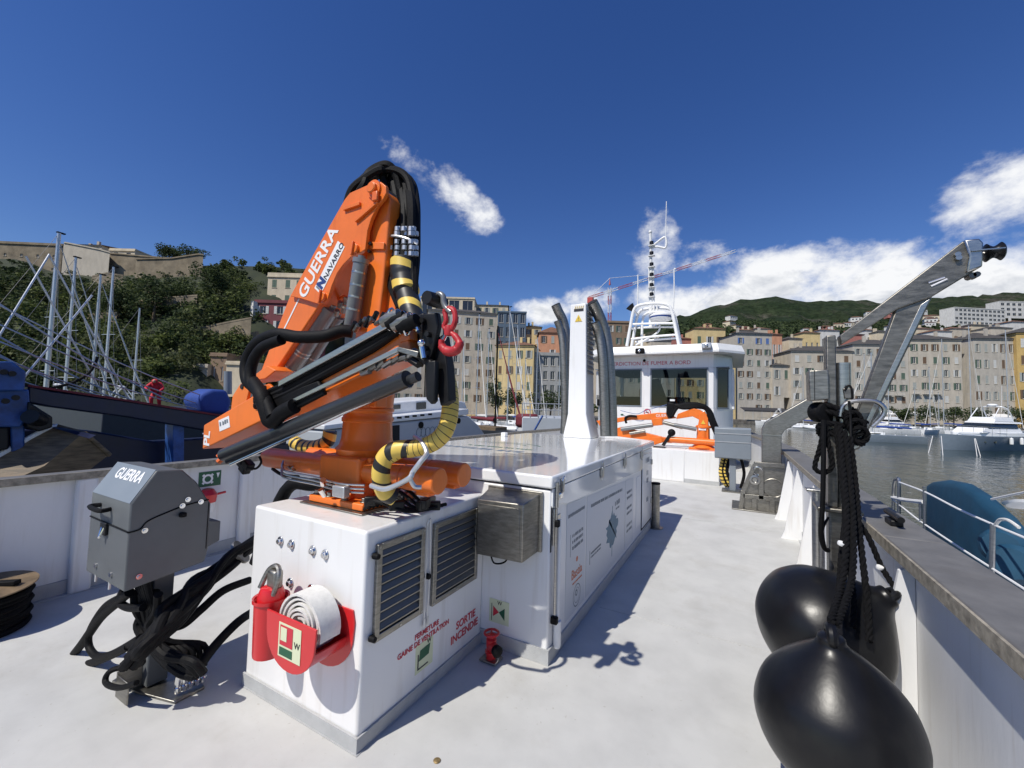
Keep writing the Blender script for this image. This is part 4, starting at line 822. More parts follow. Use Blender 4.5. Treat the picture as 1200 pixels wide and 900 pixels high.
# ================================================================== rope reel by the left bulwark
o = Vector((-4.58, .80, 0))
t = thing('rope_coil', o, 'black coil of rope with a lid against the shaded bulwark', 'rope coil')
mb = MB()
for k_ in range(7):
    for r_ in (.21, .25):
        mb.tube([o+Vector(((r_+.012*math.sin(k_*2+a*3))*math.cos(a), (r_+.01*math.sin(k_*3+a*2))*math.sin(a), .022+.036*k_)) for a in [2*math.pi*i/40 for i in range(40)]], .02, 6, True)
mb.build('coil', 'rope', t)
MB().lathe([(.0, 0), (.22, .0), (.26, .012), (.26, .02), (0, .035)], o+Vector((.02, .03, .275)), (.05, -.06, 1), 32).build('lid', 'wood', t)
MB().bar(o+Vector((-.2, -.1, .30)), o+Vector((.16, .16, .32)), .05, .03).build('lid_strap', 'black', t, .004)
# ================================================================== stainless davit on the starboard side
PY = 3.23
t = thing('davit', (.56, PY, 0), 'stainless steel davit with slanting arm and black end roller by the fenders', 'davit')
px_ = aty(983, 600, PY).x; pz = aty(982, 394, PY).z
MB().box((px_-.058, PY-.05, .012), (px_+.058, PY+.05, 1.06)).build('lower_post', 'davit_steel', t, .012, seg=3)
MB().box((px_-.06, PY-.055, 1.085), (px_-.012, PY+.055, pz)).build('upper_post', 'davit_steel', t, .006)
MB().cyl((px_+.028, PY-.0, 1.085), (px_+.028, PY-.0, pz-.17), .042, n=20).build('post_tube', 'steel', t)
MB().box((px_-.12, PY-.10, 1.06), (px_+.10, PY+.10, 1.085)).build('collar', 'davit_steel', t, .006)
MB().cyl((px_, PY, .001), (px_, PY, .014), .16, n=24).build('foot_plate', 'davit_steel', t)
MB().prism(xz([(984, 393), (1130, 281.5), (1141, 318), (1092, 348), (1052, 362), (986, 404)], PY-.045), (0, 0, 0), (0, .09, 0)).build('arm', 'davit_steel', t, .006)
MB().prism(xz([(1130, 281), (1148, 279), (1153, 284), (1152, 312), (1133, 319), (1136, 300)], PY-.065), (0, 0, 0), (0, .13, 0)).build('arm_head', 'steel', t, .008)
MB().prism(xz([(1050, 362), (1093, 347), (1088, 358), (1008, 526), (996, 530), (990, 524)], PY-.03), (0, 0, 0), (0, .06, 0)).build('brace', 'davit_steel', t, .006)
MB().prism(xz([(1079, 357), (1090, 350), (1006, 524), (999, 527)], PY-.038), (0, 0, 0), (0, .008, 0)).build('brace_flange', 'steel', t, .002)
a = aty(1153, 297, PY); d = (aty(1182, 293, PY)-a).normalized()
MB().lathe([(.0, 0), (.042, .002), (.05, .008), (.04, .02), (.032, .032), (.032, .042), (.04, .055), (.05, .066), (.042, .073), (0, .075)], a, d, 24).build('end_roller', 'rubber', t)
MB().cyl(a-d*.02, a+d*.085, .010, n=8).build('roller_axle', 'steel', t); MB().bar(aty(1138, 294, PY-.07), aty(1178, 290.5, PY-.07), .012, .006).build('roller_guard', 'steel', t)
for a_, b_ in ((1121, 299), (1122, 303)): p = aty(a_, b_, PY-.046); MB().cyl(p, p+Vector((0, -.02, 0)), .014, n=8).build('bolt', 'steel', t)
for a_, b_ in ((1131, 321), (1137, 324), (1142, 323)): p = aty(a_, b_, PY); MB().cyl(p+Vector((0, -.03, 0)), p+Vector((0, .03, 0)), .016, n=8).build('shackle', 'davit_steel', t)
for k_ in range(2): MB().tube([aty(1088+k_*3, 331.5+k_*4, PY-.047), aty(1107+k_*3, 325+k_*2, PY-.05)], .005, 6).build('arm_handle', 'chrome', t)
# winch head on the post
MB().prism(xz([(948, 434), (971, 433), (972, 468), (949, 470)], PY-.09), (0, 0, 0), (0, .14, 0)).build('winch_box', 'dull_steel', t, .006)
for a_ in (954.5, 955.5): pass
MB().box(aty(954, 434, PY-.092), aty(955.2, 469, PY-.0895)).build('winch_box_seam', 'dark_inside', t)
p = aty(963, 483, PY-.02); MB().lathe([(0, -.06), (.05, -.058), (.064, -.04), (.064, .0), (.05, .02), (.064, .035), (.06, .055), (0, .06)], p, (.5, -.86, 0), 20).build('capstan', 'black', t)
MB().lathe([(.03, 0), (.035, .03), (.02, .045)], p+Vector((.065, -.03, -.0)), (.8, -.6, 0), 12).build('capstan_knob', 'chrome', t)
g = [aty(a_, b_, PY-.10) for a_, b_ in ((985, 488), (988, 476), (1000, 470), (1024, 470), (1036, 478), (1034, 488), (1022, 500))]
MB().tube(smoothp(g, 6), .013, 10).build('guard_hoop', 'steel', t)
MB().tube(smoothp([p_+Vector((.01, .16, .0)) for p_ in g], 6), .011, 10).build('guard_hoop', 'steel', t)
hose([aty(990, 458, PY-.06), aty(994, 452, PY-.06), aty(998, 456, PY-.06), aty(999, 474, PY-.06)], .006, 'cable', 'black', t)
MB().prism(xz([(988, 455), (1001, 455), (1001, 467), (990, 467)], PY-.06), (0, 0, 0), (0, .1, 0)).build('hinge_bracket', 'davit_steel', t, .004)
# second tube stanchion beside the davit
t2 = thing('stanchion', aty(959, 640, 4.1), 'plain round steel stanchion just left of the davit post', 'stanchion')
q = aty(959, 640, 4.1); q.z = 0; t2.location = q; t2['_o'] = list(q)
MB().cyl((q.x, q.y, .002), (q.x, q.y, 1.03), .042, n=18).build('tube', 'steel', t2); MB().box((q.x-.08, q.y-.05, 1.03), (q.x+.09, q.y+.05, 1.05)).build('top_plate', 'steel', t2, .004)
# ================================================================== fenders and ropes
PR = [(0, -1.0), (.28, -.965), (.52, -.87), (.75, -.70), (.92, -.43), (1, -.12), (.975, .12), (.88, .37), (.71, .58), (.53, .75), (.37, .88), (.25, .97), (.18, 1.05), (.15, 1.14), (.0, 1.15)]
def fender(c, axis, R, label, lie=1.0):
    t = thing('fender', (c[0], c[1], 0), label, 'fender', 'black ball fenders')
    ax = Vector(axis).normalized()
    P = []
    for (a, b), (c2, d2) in zip(PR, PR[1:]): P += [(a*R, b*R*lie)]
    P = [(r, h) for r, h in P]+[(0, 1.17*R*lie)]
    SP = smoothp([(r, h, 0) for r, h in P], 4); o = MB().lathe([(max(0, p.x), p.y) for p in SP], c, ax, 48).build('ball', 'rubber', t, smooth=60)
    e = Vector(c)+ax*R*1.06*lie; u, w = orth(ax)
    pts = [e+u*(.034*math.cos(a))+ax*(.034*math.sin(a)+.02) for a in [2*math.pi*i/18 for i in range(18)]]
    MB().tube(pts, .019, 10, True).build('eye', 'rubber', t)
    return t, e+ax*.06
n1_ = Vector((.325, 2.05, .50)); r1_ = Vector((.40, 2.72, .55))
f1_, e1 = fender(n1_, (-.03, -.08, 1), .266, 'nearest black ball fender hanging from the rope bundle')
f2_, e2 = fender(r1_, (.50, .02, .42), .315, 'black ball fender lying behind the nearest one against the bulwark', .95)
# moulded maker's lettering, worn, across the near fender
t = thing('fender_ropes', (.55, 3.1, 1.0), 'thick black three-strand ropes tied to the davit post for the fenders', 'rope')
kn_ = aty(985, 492, 3.0)
R0 = .0145
def pr(*pts): return [aty(a, b, y) for a, b, y in pts]
MB_ = rope_mb(pr((984, 500, 3.08), (987, 540, 2.95), (992, 600, 2.72), (990, 660, 2.5))+[aty(985, 690, 2.36), e1+Vector((0, 0, .015))], R0); MB_.build('rope', 'rope', t)
rope_mb(pr((990, 505, 3.06), (996, 560, 2.9), (1000, 620, 2.66), (998, 680, 2.42))+[e1+Vector((.02, .02, .0))], R0).build('rope', 'rope', t)
rope_mb(pr((996, 512, 3.05), (1003, 570, 2.95), (1008, 630, 2.75), (1016, 700, 2.55), (1019, 752, 2.42)), R0).build('rope', 'rope', t)
rope_mb(pr((990, 515, 3.1), (997, 575, 3.0), (1003, 605, 2.95), (1018, 630, 2.9), (1033, 664, 2.86))+[e2], R0*.95).build('rope', 'rope', t)
rope_mb(pr((984, 510, 3.12), (990, 570, 2.98), (994, 640, 2.72), (1000, 700, 2.5), (999, 735, 2.42)), R0*.9).build('rope', 'rope', t)
rope_mb(pr((980, 498, 3.1), (984, 545, 3.0), (990, 600, 2.85), (986, 650, 2.62), (983, 700, 2.42)), R0*.9).build('rope', 'rope', t)
random.seed(4)
for i in range(7):          # the knot: turns round the post
    c0 = aty(983+random.uniform(-5, 8), 480+i*5.5, PY); rr = .085+.012*random.random(); ti = random.uniform(-.5, .5)
    ring = [c0+Vector((rr*math.cos(a)*1.05, rr*math.sin(a)*1.1, ti*.10*math.cos(a+i)+.02*math.sin(2*a))) for a in [2*math.pi*j/20 for j in range(21)]]
    rope_mb(ring, .0155, k=2).build('rope_turn', 'rope', t)
for i in range(3):
    c0 = aty(1000+i*4, 492+i*9, PY-.12); ring = [c0+Vector((.035*math.cos(a), -.01*math.sin(a), .045*math.sin(a))) for a in [2*math.pi*j/14 for j in range(15)]]; rope_mb(ring, .014, k=2).build('rope_turn', 'rope', t)
for P in (pr((966, 494, 3.05), (962, 520, 3.05), (955, 545, 3.05), (958, 552, 3.05), (966, 554, 3.05), (974, 549, 3.05), (975, 540, 3.05), (970, 515, 3.06), (968, 494, 3.06)),): rope_mb(P, .014).build('rope_loop', 'rope', t)
hose(pr((965, 492, 3.02), (965, 540, 3.02), (964, 590, 3.04), (962, 625, 3.06), (966, 642, 3.08), (971, 645, 3.1)), .013, 'cable', 'black', t)
for k_ in range(2): hose(pr((971, 606, 3.12), (965-k_, 618, 3.1), (963+k_*2, 630, 3.1), (966+k_*2, 643, 3.1), (971, 645, 3.12)), .006, 'cable', 'black', t)
hose(pr((995, 470, 3.1), (997, 500, 3.08), (996, 550, 3.0)), .007, 'cable', 'black', t)
for a_, b_, y in ((986, 637, 2.585), (1031, 665, 2.84), (1005, 604, 2.93)): p = aty(a_, b_, y); MB().lathe([(.0155, -.007), (.017, 0), (.0155, .007)], p, (.2, -.3, 1), 12).build('rope_whipping', 'white_paint', t)
# cleat on the cap rail
p = aty(1003, 600, 3.25); t = thing('cleat', (.82, 3.3, .995), 'small dark mooring cleat on the cap rail behind the ropes', 'cleat')
MB().box((.80, 3.27, .996), (.86, 3.39, 1.03)).build('cleat_base', 'black_steel', t, .006); MB().cyl((.83, 3.2, 1.05), (.83, 3.46, 1.05), .018, n=10).build('cleat_horn', 'black_steel', t)
# ================================================================== stainless stand with bent column further along
SY = 8.1
t = thing('winch_stand', (.35, 8.3, 0), 'stainless steel winch stand with cranked column beside the bulwark', 'winch stand')
MB().box((-.08, 8.0, .001), (.68, 8.75, .02)).build('base_plate', 'dull_steel', t, .004)
MB().prism(xz([(868, 596), (871, 575), (885, 544), (920, 546), (918.5, 602)], SY+.08), (0, 0, 0), (0, .03, 0)).build('front_web', 'dull_steel', t, .004)
MB().prism(xz([(868, 596), (871, 575), (885, 544), (920, 546), (918.5, 602)], SY+.08), (0, .45, 0), (0, .48, 0)).build('back_web', 'dull_steel', t, .004)
for pa, pb in (((868, 596), (871, 575)), ((871, 575), (885, 544)), ((885, 544), (920, 546)), ((892, 546), (892, 585)), ((871, 581), (919, 586)), ((884, 584), (884, 598)), ((905, 586), (905, 601))):
    MB().bar(aty(*pa, SY+.04), aty(*pb, SY+.04), .07, .022, (0, 1, 0)).build('stiffener', 'dull_steel', t, .003)
p = aty(906, 572, SY+.07); MB().tube([p+Vector((.15*math.cos(a), 0, .15*math.sin(a))) for a in [2*math.pi*i/26 for i in range(26)]], .008, 6, True).build('drum_ring', 'dull_steel', t)
p = aty(884.5, 562, SY+.06); MB().lathe([(.035, 0), (.075, .001), (.08, .05), (.05, .055), (.035, .03)], p, (0, -1, 0), 20).build('fairlead', 'steel', t)
p = aty(888, 552, SY+.05); MB().tube([p+Vector((.07*math.cos(a), -.02*math.sin(a), .07*math.sin(a))) for a in [2*math.pi*i/18 for i in range(18)]], .016, 8, True).build('shackle', 'chrome', t)
MB().prism(xz([(893, 546), (893, 503), (897, 495), (950, 465), (957, 484), (920, 504), (916, 510), (916, 547)], SY+.14), (0, 0, 0), (0, .26, 0)).build('cranked_column', 'dull_steel', t, .012, seg=3)
MB().box(aty(893, 509, SY+.13), aty(916.5, 511, SY+.145)).build('column_weld', 'steel', t)
t = thing('fire_extinguisher', (.68, 8.9, 0), 'small red extinguisher box behind the winch stand', 'extinguisher')
p = aty(917, 538, 8.95); MB().box(p+Vector((-.06, 0, -.12)), p+Vector((.06, .12, .12))).build('red_case', 'red_paint', t, .01); MB().box(p+Vector((-.07, -.01, .121)), p+Vector((.07, .13, .17))).build('black_top', 'black', t, .01); MB().box(p+Vector((-.03, -.003, -.06)), p+Vector((.03, -.001, .06))).build('case_label', 'print_white', t)
MB().box((p.x-.03, 8.97, .001), (p.x+.03, 9.05, p.z-.121)).build('stand', 'dull_steel', t)
# ================================================================== white plinth, far crane, far cabinet
YP = 10.3
t = thing('crane_plinth', (-1.1, 11.0, 0), 'low white plinth carrying the smaller orange crane', 'plinth')
MB().box((-2.9, YP, .0), (-1.066, 11.9, .725)).build('plinth_box', 'gelcoat', t, .012); MB().box((-1.062, YP-.02, .0), (-.345, 11.9, .728)).build('plinth_box', 'gelcoat', t, .012)
MB().box((-1.06, YP-.03, .001), (-.34, YP-.021, .09)).build('skirting', 'skirt', t)
YC = 10.85
t = thing('deck_crane', (aty(824, 526, YC).x, YC, .73), 'smaller orange crane lying folded in front of the wheelhouse', 'crane')
def cz(poly, y0, y1, nm, m='orange', b=.008): return MB().prism(xz(poly, YC), (0, y0, 0), (0, y1, 0)).build(nm, m, t, b)
p0 = aty(824, 526, YC)
MB().box((p0.x-.3, YC-.2, .731), (p0.x+.3, YC+.25, .78)).build('base_plate', 'orange', t, .01)
MB().lathe([(.26, 0), (.2, .06), (.15, .09), (.14, .45), (.17, .46), (.17, .5), (.14, .52)], (p0.x, YC, .78), n=24).build('turret', 'orange', t)
cz([(817, 522), (818, 500), (821, 484), (826, 482), (830, 490), (831, 522)], -.12, .12, 'column')
cz([(824, 492), (829, 486), (820, 480), (812, 478.5), (795, 485), (793, 491), (812, 488), (820, 492)], -.10, .10, 'main_boom')
cz([(793, 490), (775, 492), (740, 492), (704, 499), (700, 493), (722, 490), (745, 486.5), (772, 483.5), (784, 484)], -.09, .09, 'inner_boom')
cz([(764, 491), (777, 489), (777, 498), (766, 499)], -.11, .11, 'boom_joint')
cz([(722, 502), (730, 500), (778, 512), (790, 514), (788, 519), (764, 516), (724, 511)], -.12, .02, 'jib_boom')
cz([(765, 512), (776, 511), (778, 518), (768, 521)], -.16, -.08, 'jib_tip')
for a, b, r, m_ in (((785, 515), (842, 519), .075, 'orange'), ((790, 498), (816, 503), .05, 'cyl_grey'), ((728, 503), (765, 498), .055, 'cyl_grey'), ((777, 495), (800, 501), .045, 'dull_steel'), ((738, 508), (756, 505), .04, 'dull_steel')): MB().cyl(aty(*a, YC-.16), aty(*b, YC-.16), r, n=14).build('cylinder', m_, t)
p = aty(787, 507, YC-.2); MB().ball(p, .09, 12, 8).build('rubber_buffer', 'black', t); MB().bar(p, aty(777, 522, YC-.2), .08, .07).build('jib_rest', 'black_steel', t); MB().bar(aty(766, 523.5, YC-.2), aty(780, 524.5, YC-.2), .2, .03).build('jib_rest_foot', 'black_steel', t)
for i in range(5): hose([aty(783+i, 486+2*(i % 3), YC-.12), aty(785+i*2, 474+i, YC-.1), aty(800, 478-i, YC-.1), aty(818, 477-i*.8, YC-.05), aty(828+i*.7, 480, YC), aty(833+i, 494, YC), aty(838+i, 506, YC+.02), aty(842, 513, YC+.05)], .045, 'hydraulic_hose', 'black', t, 8, 5)
MB().cbox(aty(787, 476, YC-.05), (.22, .2, .22)).build('hose_bundle', 'black', t, .06); MB().box(aty(785, 470, YC-.17), aty(791, 468, YC-.1)).build('lamp', 'white_paint', t)
hose([aty(734, 496, YC-.1), aty(733, 490, YC-.12), aty(738, 487.5, YC-.12), aty(746, 488, YC-.12)], .03, 'hydraulic_hose', 'black', t)
p = aty(824, 495, YC-.125); MB().prism([p+Vector((-.05, 0, -.04)), p+Vector((.05, 0, -.04)), p+Vector((0, 0, .06))], (0, 0, 0), (0, -.003, 0)).build('warning_sticker', 'yellow', t)
plate(aty(823, 502, YC-.145), (1, 0, 0), U_, .16, .09, 'print_white', 'maker_sticker', t); lettering('GUERRA', .10, aty(778, 487, YC-.093), (1, 0, .06), U_, 'print_white', t)
t = thing('control_cabinet', (aty(858, 574, 9.6).x, 9.6, 0), 'small grey slatted control cabinet on a post beside the far crane', 'control cabinet')
p = aty(858.5, 520, 9.6); pw, ph = .33, .33
prof = [(0, -.30), (.25, -.34), (.40, -.2), (.40, .2), (.3, .32), (.04, .33), (0, .30)]
MB().prism([(p.x-pw, 9.6+y, p.z+z) for y, z in prof], (0, 0, 0), (2*pw, 0, 0)).build('cabinet_body', 'ctrl_panel', t, .01)
for z in (.19, .02): MB().box((p.x-pw, 9.593, p.z+z), (p.x+pw, 9.603, p.z+z+.02)).build('panel_rib', 'alu', t)
MB().box((p.x-.06, 9.72, .02), (p.x+.06, 9.84, p.z-.3)).build('post', 'ctrl_panel', t, .01); MB().box((p.x-.2, 9.6, .001), (p.x+.2, 9.98, .025)).build('foot_plate', 'dull_steel', t)
for i in range(4): hose([aty(848+i*2, 537, 9.85), aty(845+i*2, 552, 9.8), aty(848+i*2.5, 564, 9.8), aty(853+i, 569, 9.85)], .05, 'spiral_sleeve' if i % 2 == 0 else 'hydraulic_hose', 'sleeve' if i % 2 == 0 else 'black', t, 10)
hose([aty(868, 536, 9.8), aty(872, 555, 9.85), aty(868, 572, 9.9)], .03, 'hydraulic_hose', 'black', t)
# ================================================================== wheelhouse
WY = 12.5
t = thing('wheelhouse', (-2.05, 14, 0), 'white wheelhouse with large dark windows and red smoking ban lettering', 'wheelhouse')
xr = aty(836, 478, WY).x; xs = aty(858, 478, 13.2).x; cx = -2.05
def mir(x): return 2*cx-x
plan = [(mir(xr), WY), (xr, WY), (xs, 13.2), (xs, 16.5), (mir(xs), 16.5), (mir(xs), 13.2)]
zs, zt, zr = 1.715, 2.84, 3.22
MB().prism([(x, y, 0) for x, y in plan], (0, 0, .0), (0, 0, zs)).build('lower_wall', 'gelcoat', t, .01)
MB().prism([(x, y, 0) for x, y in plan], (0, 0, zt), (0, 0, zr)).build('upper_band', 'gelcoat', t, .008)
rx = aty(873, 405, 12.7).x
MB().prism([(mir(xr+.15), WY-.35, 0), (xr+.15, WY-.35, 0), (rx, 12.9, 0), (rx, 16.9, 0), (mir(rx), 16.9, 0), (mir(rx), 12.9, 0)], (0, 0, zr), (0, 0, zr+.06)).build('roof_edge', 'gelcoat', t, .006)
vs = [(mir(xr+.15), WY-.35), (xr+.15, WY-.35), (rx, 12.9), (rx, 16.9), (mir(rx), 16.9), (mir(rx), 12.9)]; ctr = Vector((cx, 14.6, 0)); n = 6
low = [Vector((x, y, zr+.0605)) for x, y in vs]; hi = [ctr.lerp(Vector((x, y, 0)), .965)+Vector((0, 0, zr+.25)) for x, y in vs]
MB().add(low+hi, [tuple(range(6))[::-1], tuple(range(6, 12))]+[(i, (i+1) % 6, 6+(i+1) % 6, 6+i) for i in range(6)]).build('roof', 'white_paint', t, .006)
xw = [aty(a, 455, WY).x for a in (719, 752, 762, 830)]
def post(x0, y0, x1, y1, th=.08): 
    A, B = Vector((x0, y0, 0)), Vector((x1, y1, 0)); nrm = Vector(((B-A).y, -(B-A).x, 0)).normalized()*-th
    MB().prism([A, B, B+nrm, A+nrm], (0, 0, zs), (0, 0, zt)).build('window_post', 'gelcoat', t, .006)
post(xw[1], WY, xw[2], WY); post(xw[3], WY, xr, WY); post(mir(xr), WY, xw[0], WY)
A, B = Vector((xr, WY)), Vector((xs, 13.2))
f_ = lambda k: A.lerp(B, k)
post(xr, WY, *f_(.16)); post(*f_(.80), xs, 13.2); post(mir(xr), WY, mir(f_(.2).x), f_(.2).y); post(mir(f_(.8).x), f_(.8).y, mir(xs), 13.2)
for xx in (xs, mir(xs)): 
    for y in (13.2, 14.4, 16.3): MB().box((xx-.05, y, zs), (xx+.05, y+.18, zt)).build('window_post', 'gelcoat', t)
for x in (-3.0, -2.0, -1.0): MB().box((x, 16.42, zs), (x+.15, 16.5, zt)).build('window_post', 'gelcoat', t)
def win(a, b, nm='window'):
    A, B = Vector((*a, 0)), Vector((*b, 0)); d = (B-A).normalized(); n_ = Vector((d.y, -d.x, 0)); o = MB(); w_ = .035
    for (p_, q_, z0, z1) in ((A, A+d*w_, zs, zt), (B-d*w_, B, zs, zt), (A+d*w_, B-d*w_, zs, zs+w_), (A+d*w_, B-d*w_, zt-w_, zt)): o.prism([p_+n_*.012, q_+n_*.012, q_-n_*.02, p_-n_*.02], (0, 0, z0), (0, 0, z1))
    fr_ = o.build(nm, 'ctrl_panel', t); MB().prism([A+d*w_, B-d*w_, B-d*w_-n_*.006, A+d*w_-n_*.006], (0, 0, zs+w_), (0, 0, zt-w_)).build('pane', 'tinted_pane', fr_)
win((xw[0], WY), (xw[1], WY)); win((xw[2], WY), (xw[3], WY)); win(f_(.16), f_(.80))
lettering('INTERDICTION DE FUMER A BORD', .155, aty(757, 426, WY-.003), (1, 0, 0), U_, 'print_red', t)
# interior
MB().box((mir(xs)+.1, 12.7, zs), (-1.2, 13.1, zs+.30)).build('console', 'black', t, .03)
c_ = aty(775, 470, 14.0); ch = MB().box((c_.x-.28, 13.9, zs+.05), (c_.x+.25, 14.4, zs+.25)).build('helm_seat', 'black', t, .05)
MB().prism(xz([(762, 445), (772, 443), (782, 470), (784, 482), (763, 482)], 14.3), (0, 0, 0), (0, .12, 0)).build('seat_back', 'black', ch, .03)
MB().box((mir(xs)+.06, 12.6, zt+.0), (xs-.06, 16.4, zt+.02)).build('ceiling_lining', 'print_grey', t)
# prohibition sign and plant-like sticker on the lower wall
p = aty(758.5, 483, WY-.004); n = 24
MB().add([p+Vector((r*math.cos(2*math.pi*i/n), 0, r*math.sin(2*math.pi*i/n))) for r in (.10, .075) for i in range(n)], [(i, (i+1) % n, n+(i+1) % n, n+i) for i in range(n)]).build('no_smoking_ring', 'print_red', t, smooth=0)
MB().bar(p+Vector((-.055, -.001, .055)), p+Vector((.055, -.001, -.055)), .002, .02).build('no_smoking_bar', 'print_red', t); MB().bar(p+Vector((-.05, -.001, -.01)), p+Vector((.04, -.001, .0)), .002, .018).build('no_smoking_print', 'print_black', t)
p = aty(729, 486, WY-.004); plate(p, (1, 0, 0), U_, .08, .05, 'green_sign', 'safety_sticker', t)
hose([aty(727, 481, WY-.1), aty(746, 485, WY-.15), aty(757, 481, WY-.15), aty(782, 474, WY-.15)], .008, 'rope', 'blue_paint', t)
# roof lamps and mast
for a, b in ((750, 412), (828, 406)):
    p = aty(a, b, WY-.36); l = MB().box(p+Vector((-.12, -.1, -.06)), p+Vector((.12, .08, .09))).build('floodlight', 'black' if a == 750 else 'alu', t, .02); MB().ball(p+Vector((0, -.1, .01)), .05, 10, 6).build('lens', 'chrome', l)
MB().cyl(aty(755, 422.5, WY-.005), aty(755, 422.5, WY-.06), .04, n=12).build('horn', 'black', t)
t = thing('mast', (aty(766, 404, 14).x, 14, 3.4), 'white tubular mast with ladder and aerials on the wheelhouse roof', 'mast')
MY = 14.0
def tb(pts, r, nm='tube', m_='white_paint', dy=0): return MB().tube(smoothp([aty(a, b, MY)+Vector((0, dy, 0)) for a, b in pts], 5), r, 10).build(nm, m_, t)
for dy in (-.3, .35):
    tb([(737, 407), (741, 385), (745, 366), (752, 360), (770, 358), (784, 360), (789, 368), (793, 386), (797, 406)], .05, 'arch_tube', dy=dy)
    tb([(744, 382), (770, 381), (791, 381)], .035, 'cross_tube', dy=dy); tb([(742, 399), (768, 396), (795, 394)], .035, 'cross_tube', dy=dy)
tb([(752, 407), (753, 376), (757, 368), (765, 366), (780, 367), (786, 375)], .04, 'arch_tube'); tb([(744, 405), (770, 390), (773, 381)], .03, 'cross_tube')
for a, b in ((741, 385), (745, 366), (789, 368), (793, 386)): p = aty(a, b, MY); MB().cyl(p+Vector((0, -.3, 0)), p+Vector((0, .35, 0)), .03, n=8).build('cross_tube', 'white_paint', t)
for xo in (0, 5): tb([(761.5+xo, 384), (761+xo, 340), (760.5+xo, 313)], .03, 'ladder_rail')
for i in range(9): p = 380-i*8; tb([(761.5, p), (764, p), (766.5, p)], .018, 'ladder_rung')
tb([(763, 384), (763, 330), (762.5, 290), (762, 274)], .045, 'mast_pole'); p = aty(762, 272, MY); MB().ball(p, .06, 10, 6).build('anchor_light', 'white_paint', t)
for i, b in enumerate((285, 297, 310, 322, 334, 345)): p = aty(763.5, b, MY-.06); MB().cyl(p+Vector((0, 0, -.06)), p+Vector((0, 0, .06)), .065, n=12).build('navigation_light', 'black_steel', t, .01); MB().box(p+Vector((-.1, -.05, -.085)), p+Vector((.1, .1, -.062))).build('light_shelf', 'white_paint', t)
tb([(762, 291), (770, 289), (780, 290), (779.5, 278), (770, 284), (764, 289)], .035, 'aerial_bracket'); tb([(780, 279), (780.5, 255), (781, 236)], .012, 'aerial')
tb([(747, 360), (747.5, 340), (747.5, 322)], .018, 'aerial'); tb([(789, 362), (790, 340), (790, 317), (791.5, 315)], .018, 'aerial')
p = aty(774, 372, MY-.1); MB().lathe([(0, -.12), (.28, -.11), (.33, -.05), (.33, .06), (.25, .12), (0, .13)], p, n=28).build('radar_dome', 'white_paint', t); MB().lathe([(.334, -.03), (.336, .02)], p, n=28).build('radar_band', 'print_blue', t)
p = aty(741, 362, MY); MB().lathe([(.02, -.12), (.06, -.08), (.14, .12), (.14, .14)], p, (-.6, -.2, .7), 14).build('loudhailer', 'black_steel', t)
tb([(770, 358), (770, 381)], .03, 'cross_tube'); 
# ================================================================== water, quay, hills
ZW, QZ = -1.9, -.95
m = bpy.data.materials.new('water'); m.use_nodes = True; tt = m.node_tree; b = tt.nodes['Principled BSDF']
b.inputs['Base Color'].default_value = (.014, .028, .024, 1); b.inputs['Roughness'].default_value = .04; b.inputs['IOR'].default_value = 1.33
g = tt.nodes.new('ShaderNodeNewGeometry'); mp = tt.nodes.new('ShaderNodeMapping'); mp.inputs['Rotation'].default_value = (0, 0, .5); mp.inputs['Scale'].default_value = (1, .55, 1); tt.links.new(g.outputs['Position'], mp.inputs[0])
h1 = tt.nodes.new('ShaderNodeTexNoise'); h1.inputs['Scale'].default_value = .9; h1.inputs['Detail'].default_value = 3; tt.links.new(mp.outputs[0], h1.inputs['Vector'])
h2 = tt.nodes.new('ShaderNodeTexNoise'); h2.inputs['Scale'].default_value = 4.5; h2.inputs['Detail'].default_value = 3; tt.links.new(mp.outputs[0], h2.inputs['Vector'])
ad = tt.nodes.new('ShaderNodeMath'); ad.operation = 'MULTIPLY_ADD'; ad.inputs[1].default_value = .28; tt.links.new(h2.outputs['Fac'], ad.inputs[0]); tt.links.new(h1.outputs['Fac'], ad.inputs[2])
bp = tt.nodes.new('ShaderNodeBump'); bp.inputs['Strength'].default_value = 1.0; bp.inputs['Distance'].default_value = .08; tt.links.new(ad.outputs[0], bp.inputs['Height']); tt.links.new(bp.outputs[0], b.inputs['Normal']); MATS['water'] = m
m = bpy.data.materials.new('mountain_woods'); m.use_nodes = True; tt = m.node_tree; b = tt.nodes['Principled BSDF']; b.inputs['Roughness'].default_value = .95; b.inputs['Specular IOR Level'].default_value = .1
g = tt.nodes.new('ShaderNodeNewGeometry'); a1 = tt.nodes.new('ShaderNodeTexNoise'); a1.inputs['Scale'].default_value = .0045; a1.inputs['Detail'].default_value = 8; a1.inputs['Roughness'].default_value = .65; a2 = tt.nodes.new('ShaderNodeTexNoise'); a2.inputs['Scale'].default_value = .045; a2.inputs['Detail'].default_value = 6; a2.inputs['Roughness'].default_value = .75
for q in (a1, a2): tt.links.new(g.outputs['Position'], q.inputs['Vector'])
r1 = tt.nodes.new('ShaderNodeValToRGB'); r1.color_ramp.elements[0].position = .40; r1.color_ramp.elements[0].color = (.020, .034, .014, 1); r1.color_ramp.elements[1].position = .66; r1.color_ramp.elements[1].color = (.085, .080, .062, 1); e = r1.color_ramp.elements.new(.54); e.color = (.034, .048, .022, 1); tt.links.new(a1.outputs['Fac'], r1.inputs[0])
r2 = tt.nodes.new('ShaderNodeMapRange'); r2.inputs['From Min'].default_value = .35; r2.inputs['From Max'].default_value = .68; r2.inputs['To Min'].default_value = .35; r2.inputs['To Max'].default_value = 1.5; tt.links.new(a2.outputs['Fac'], r2.inputs['Value'])
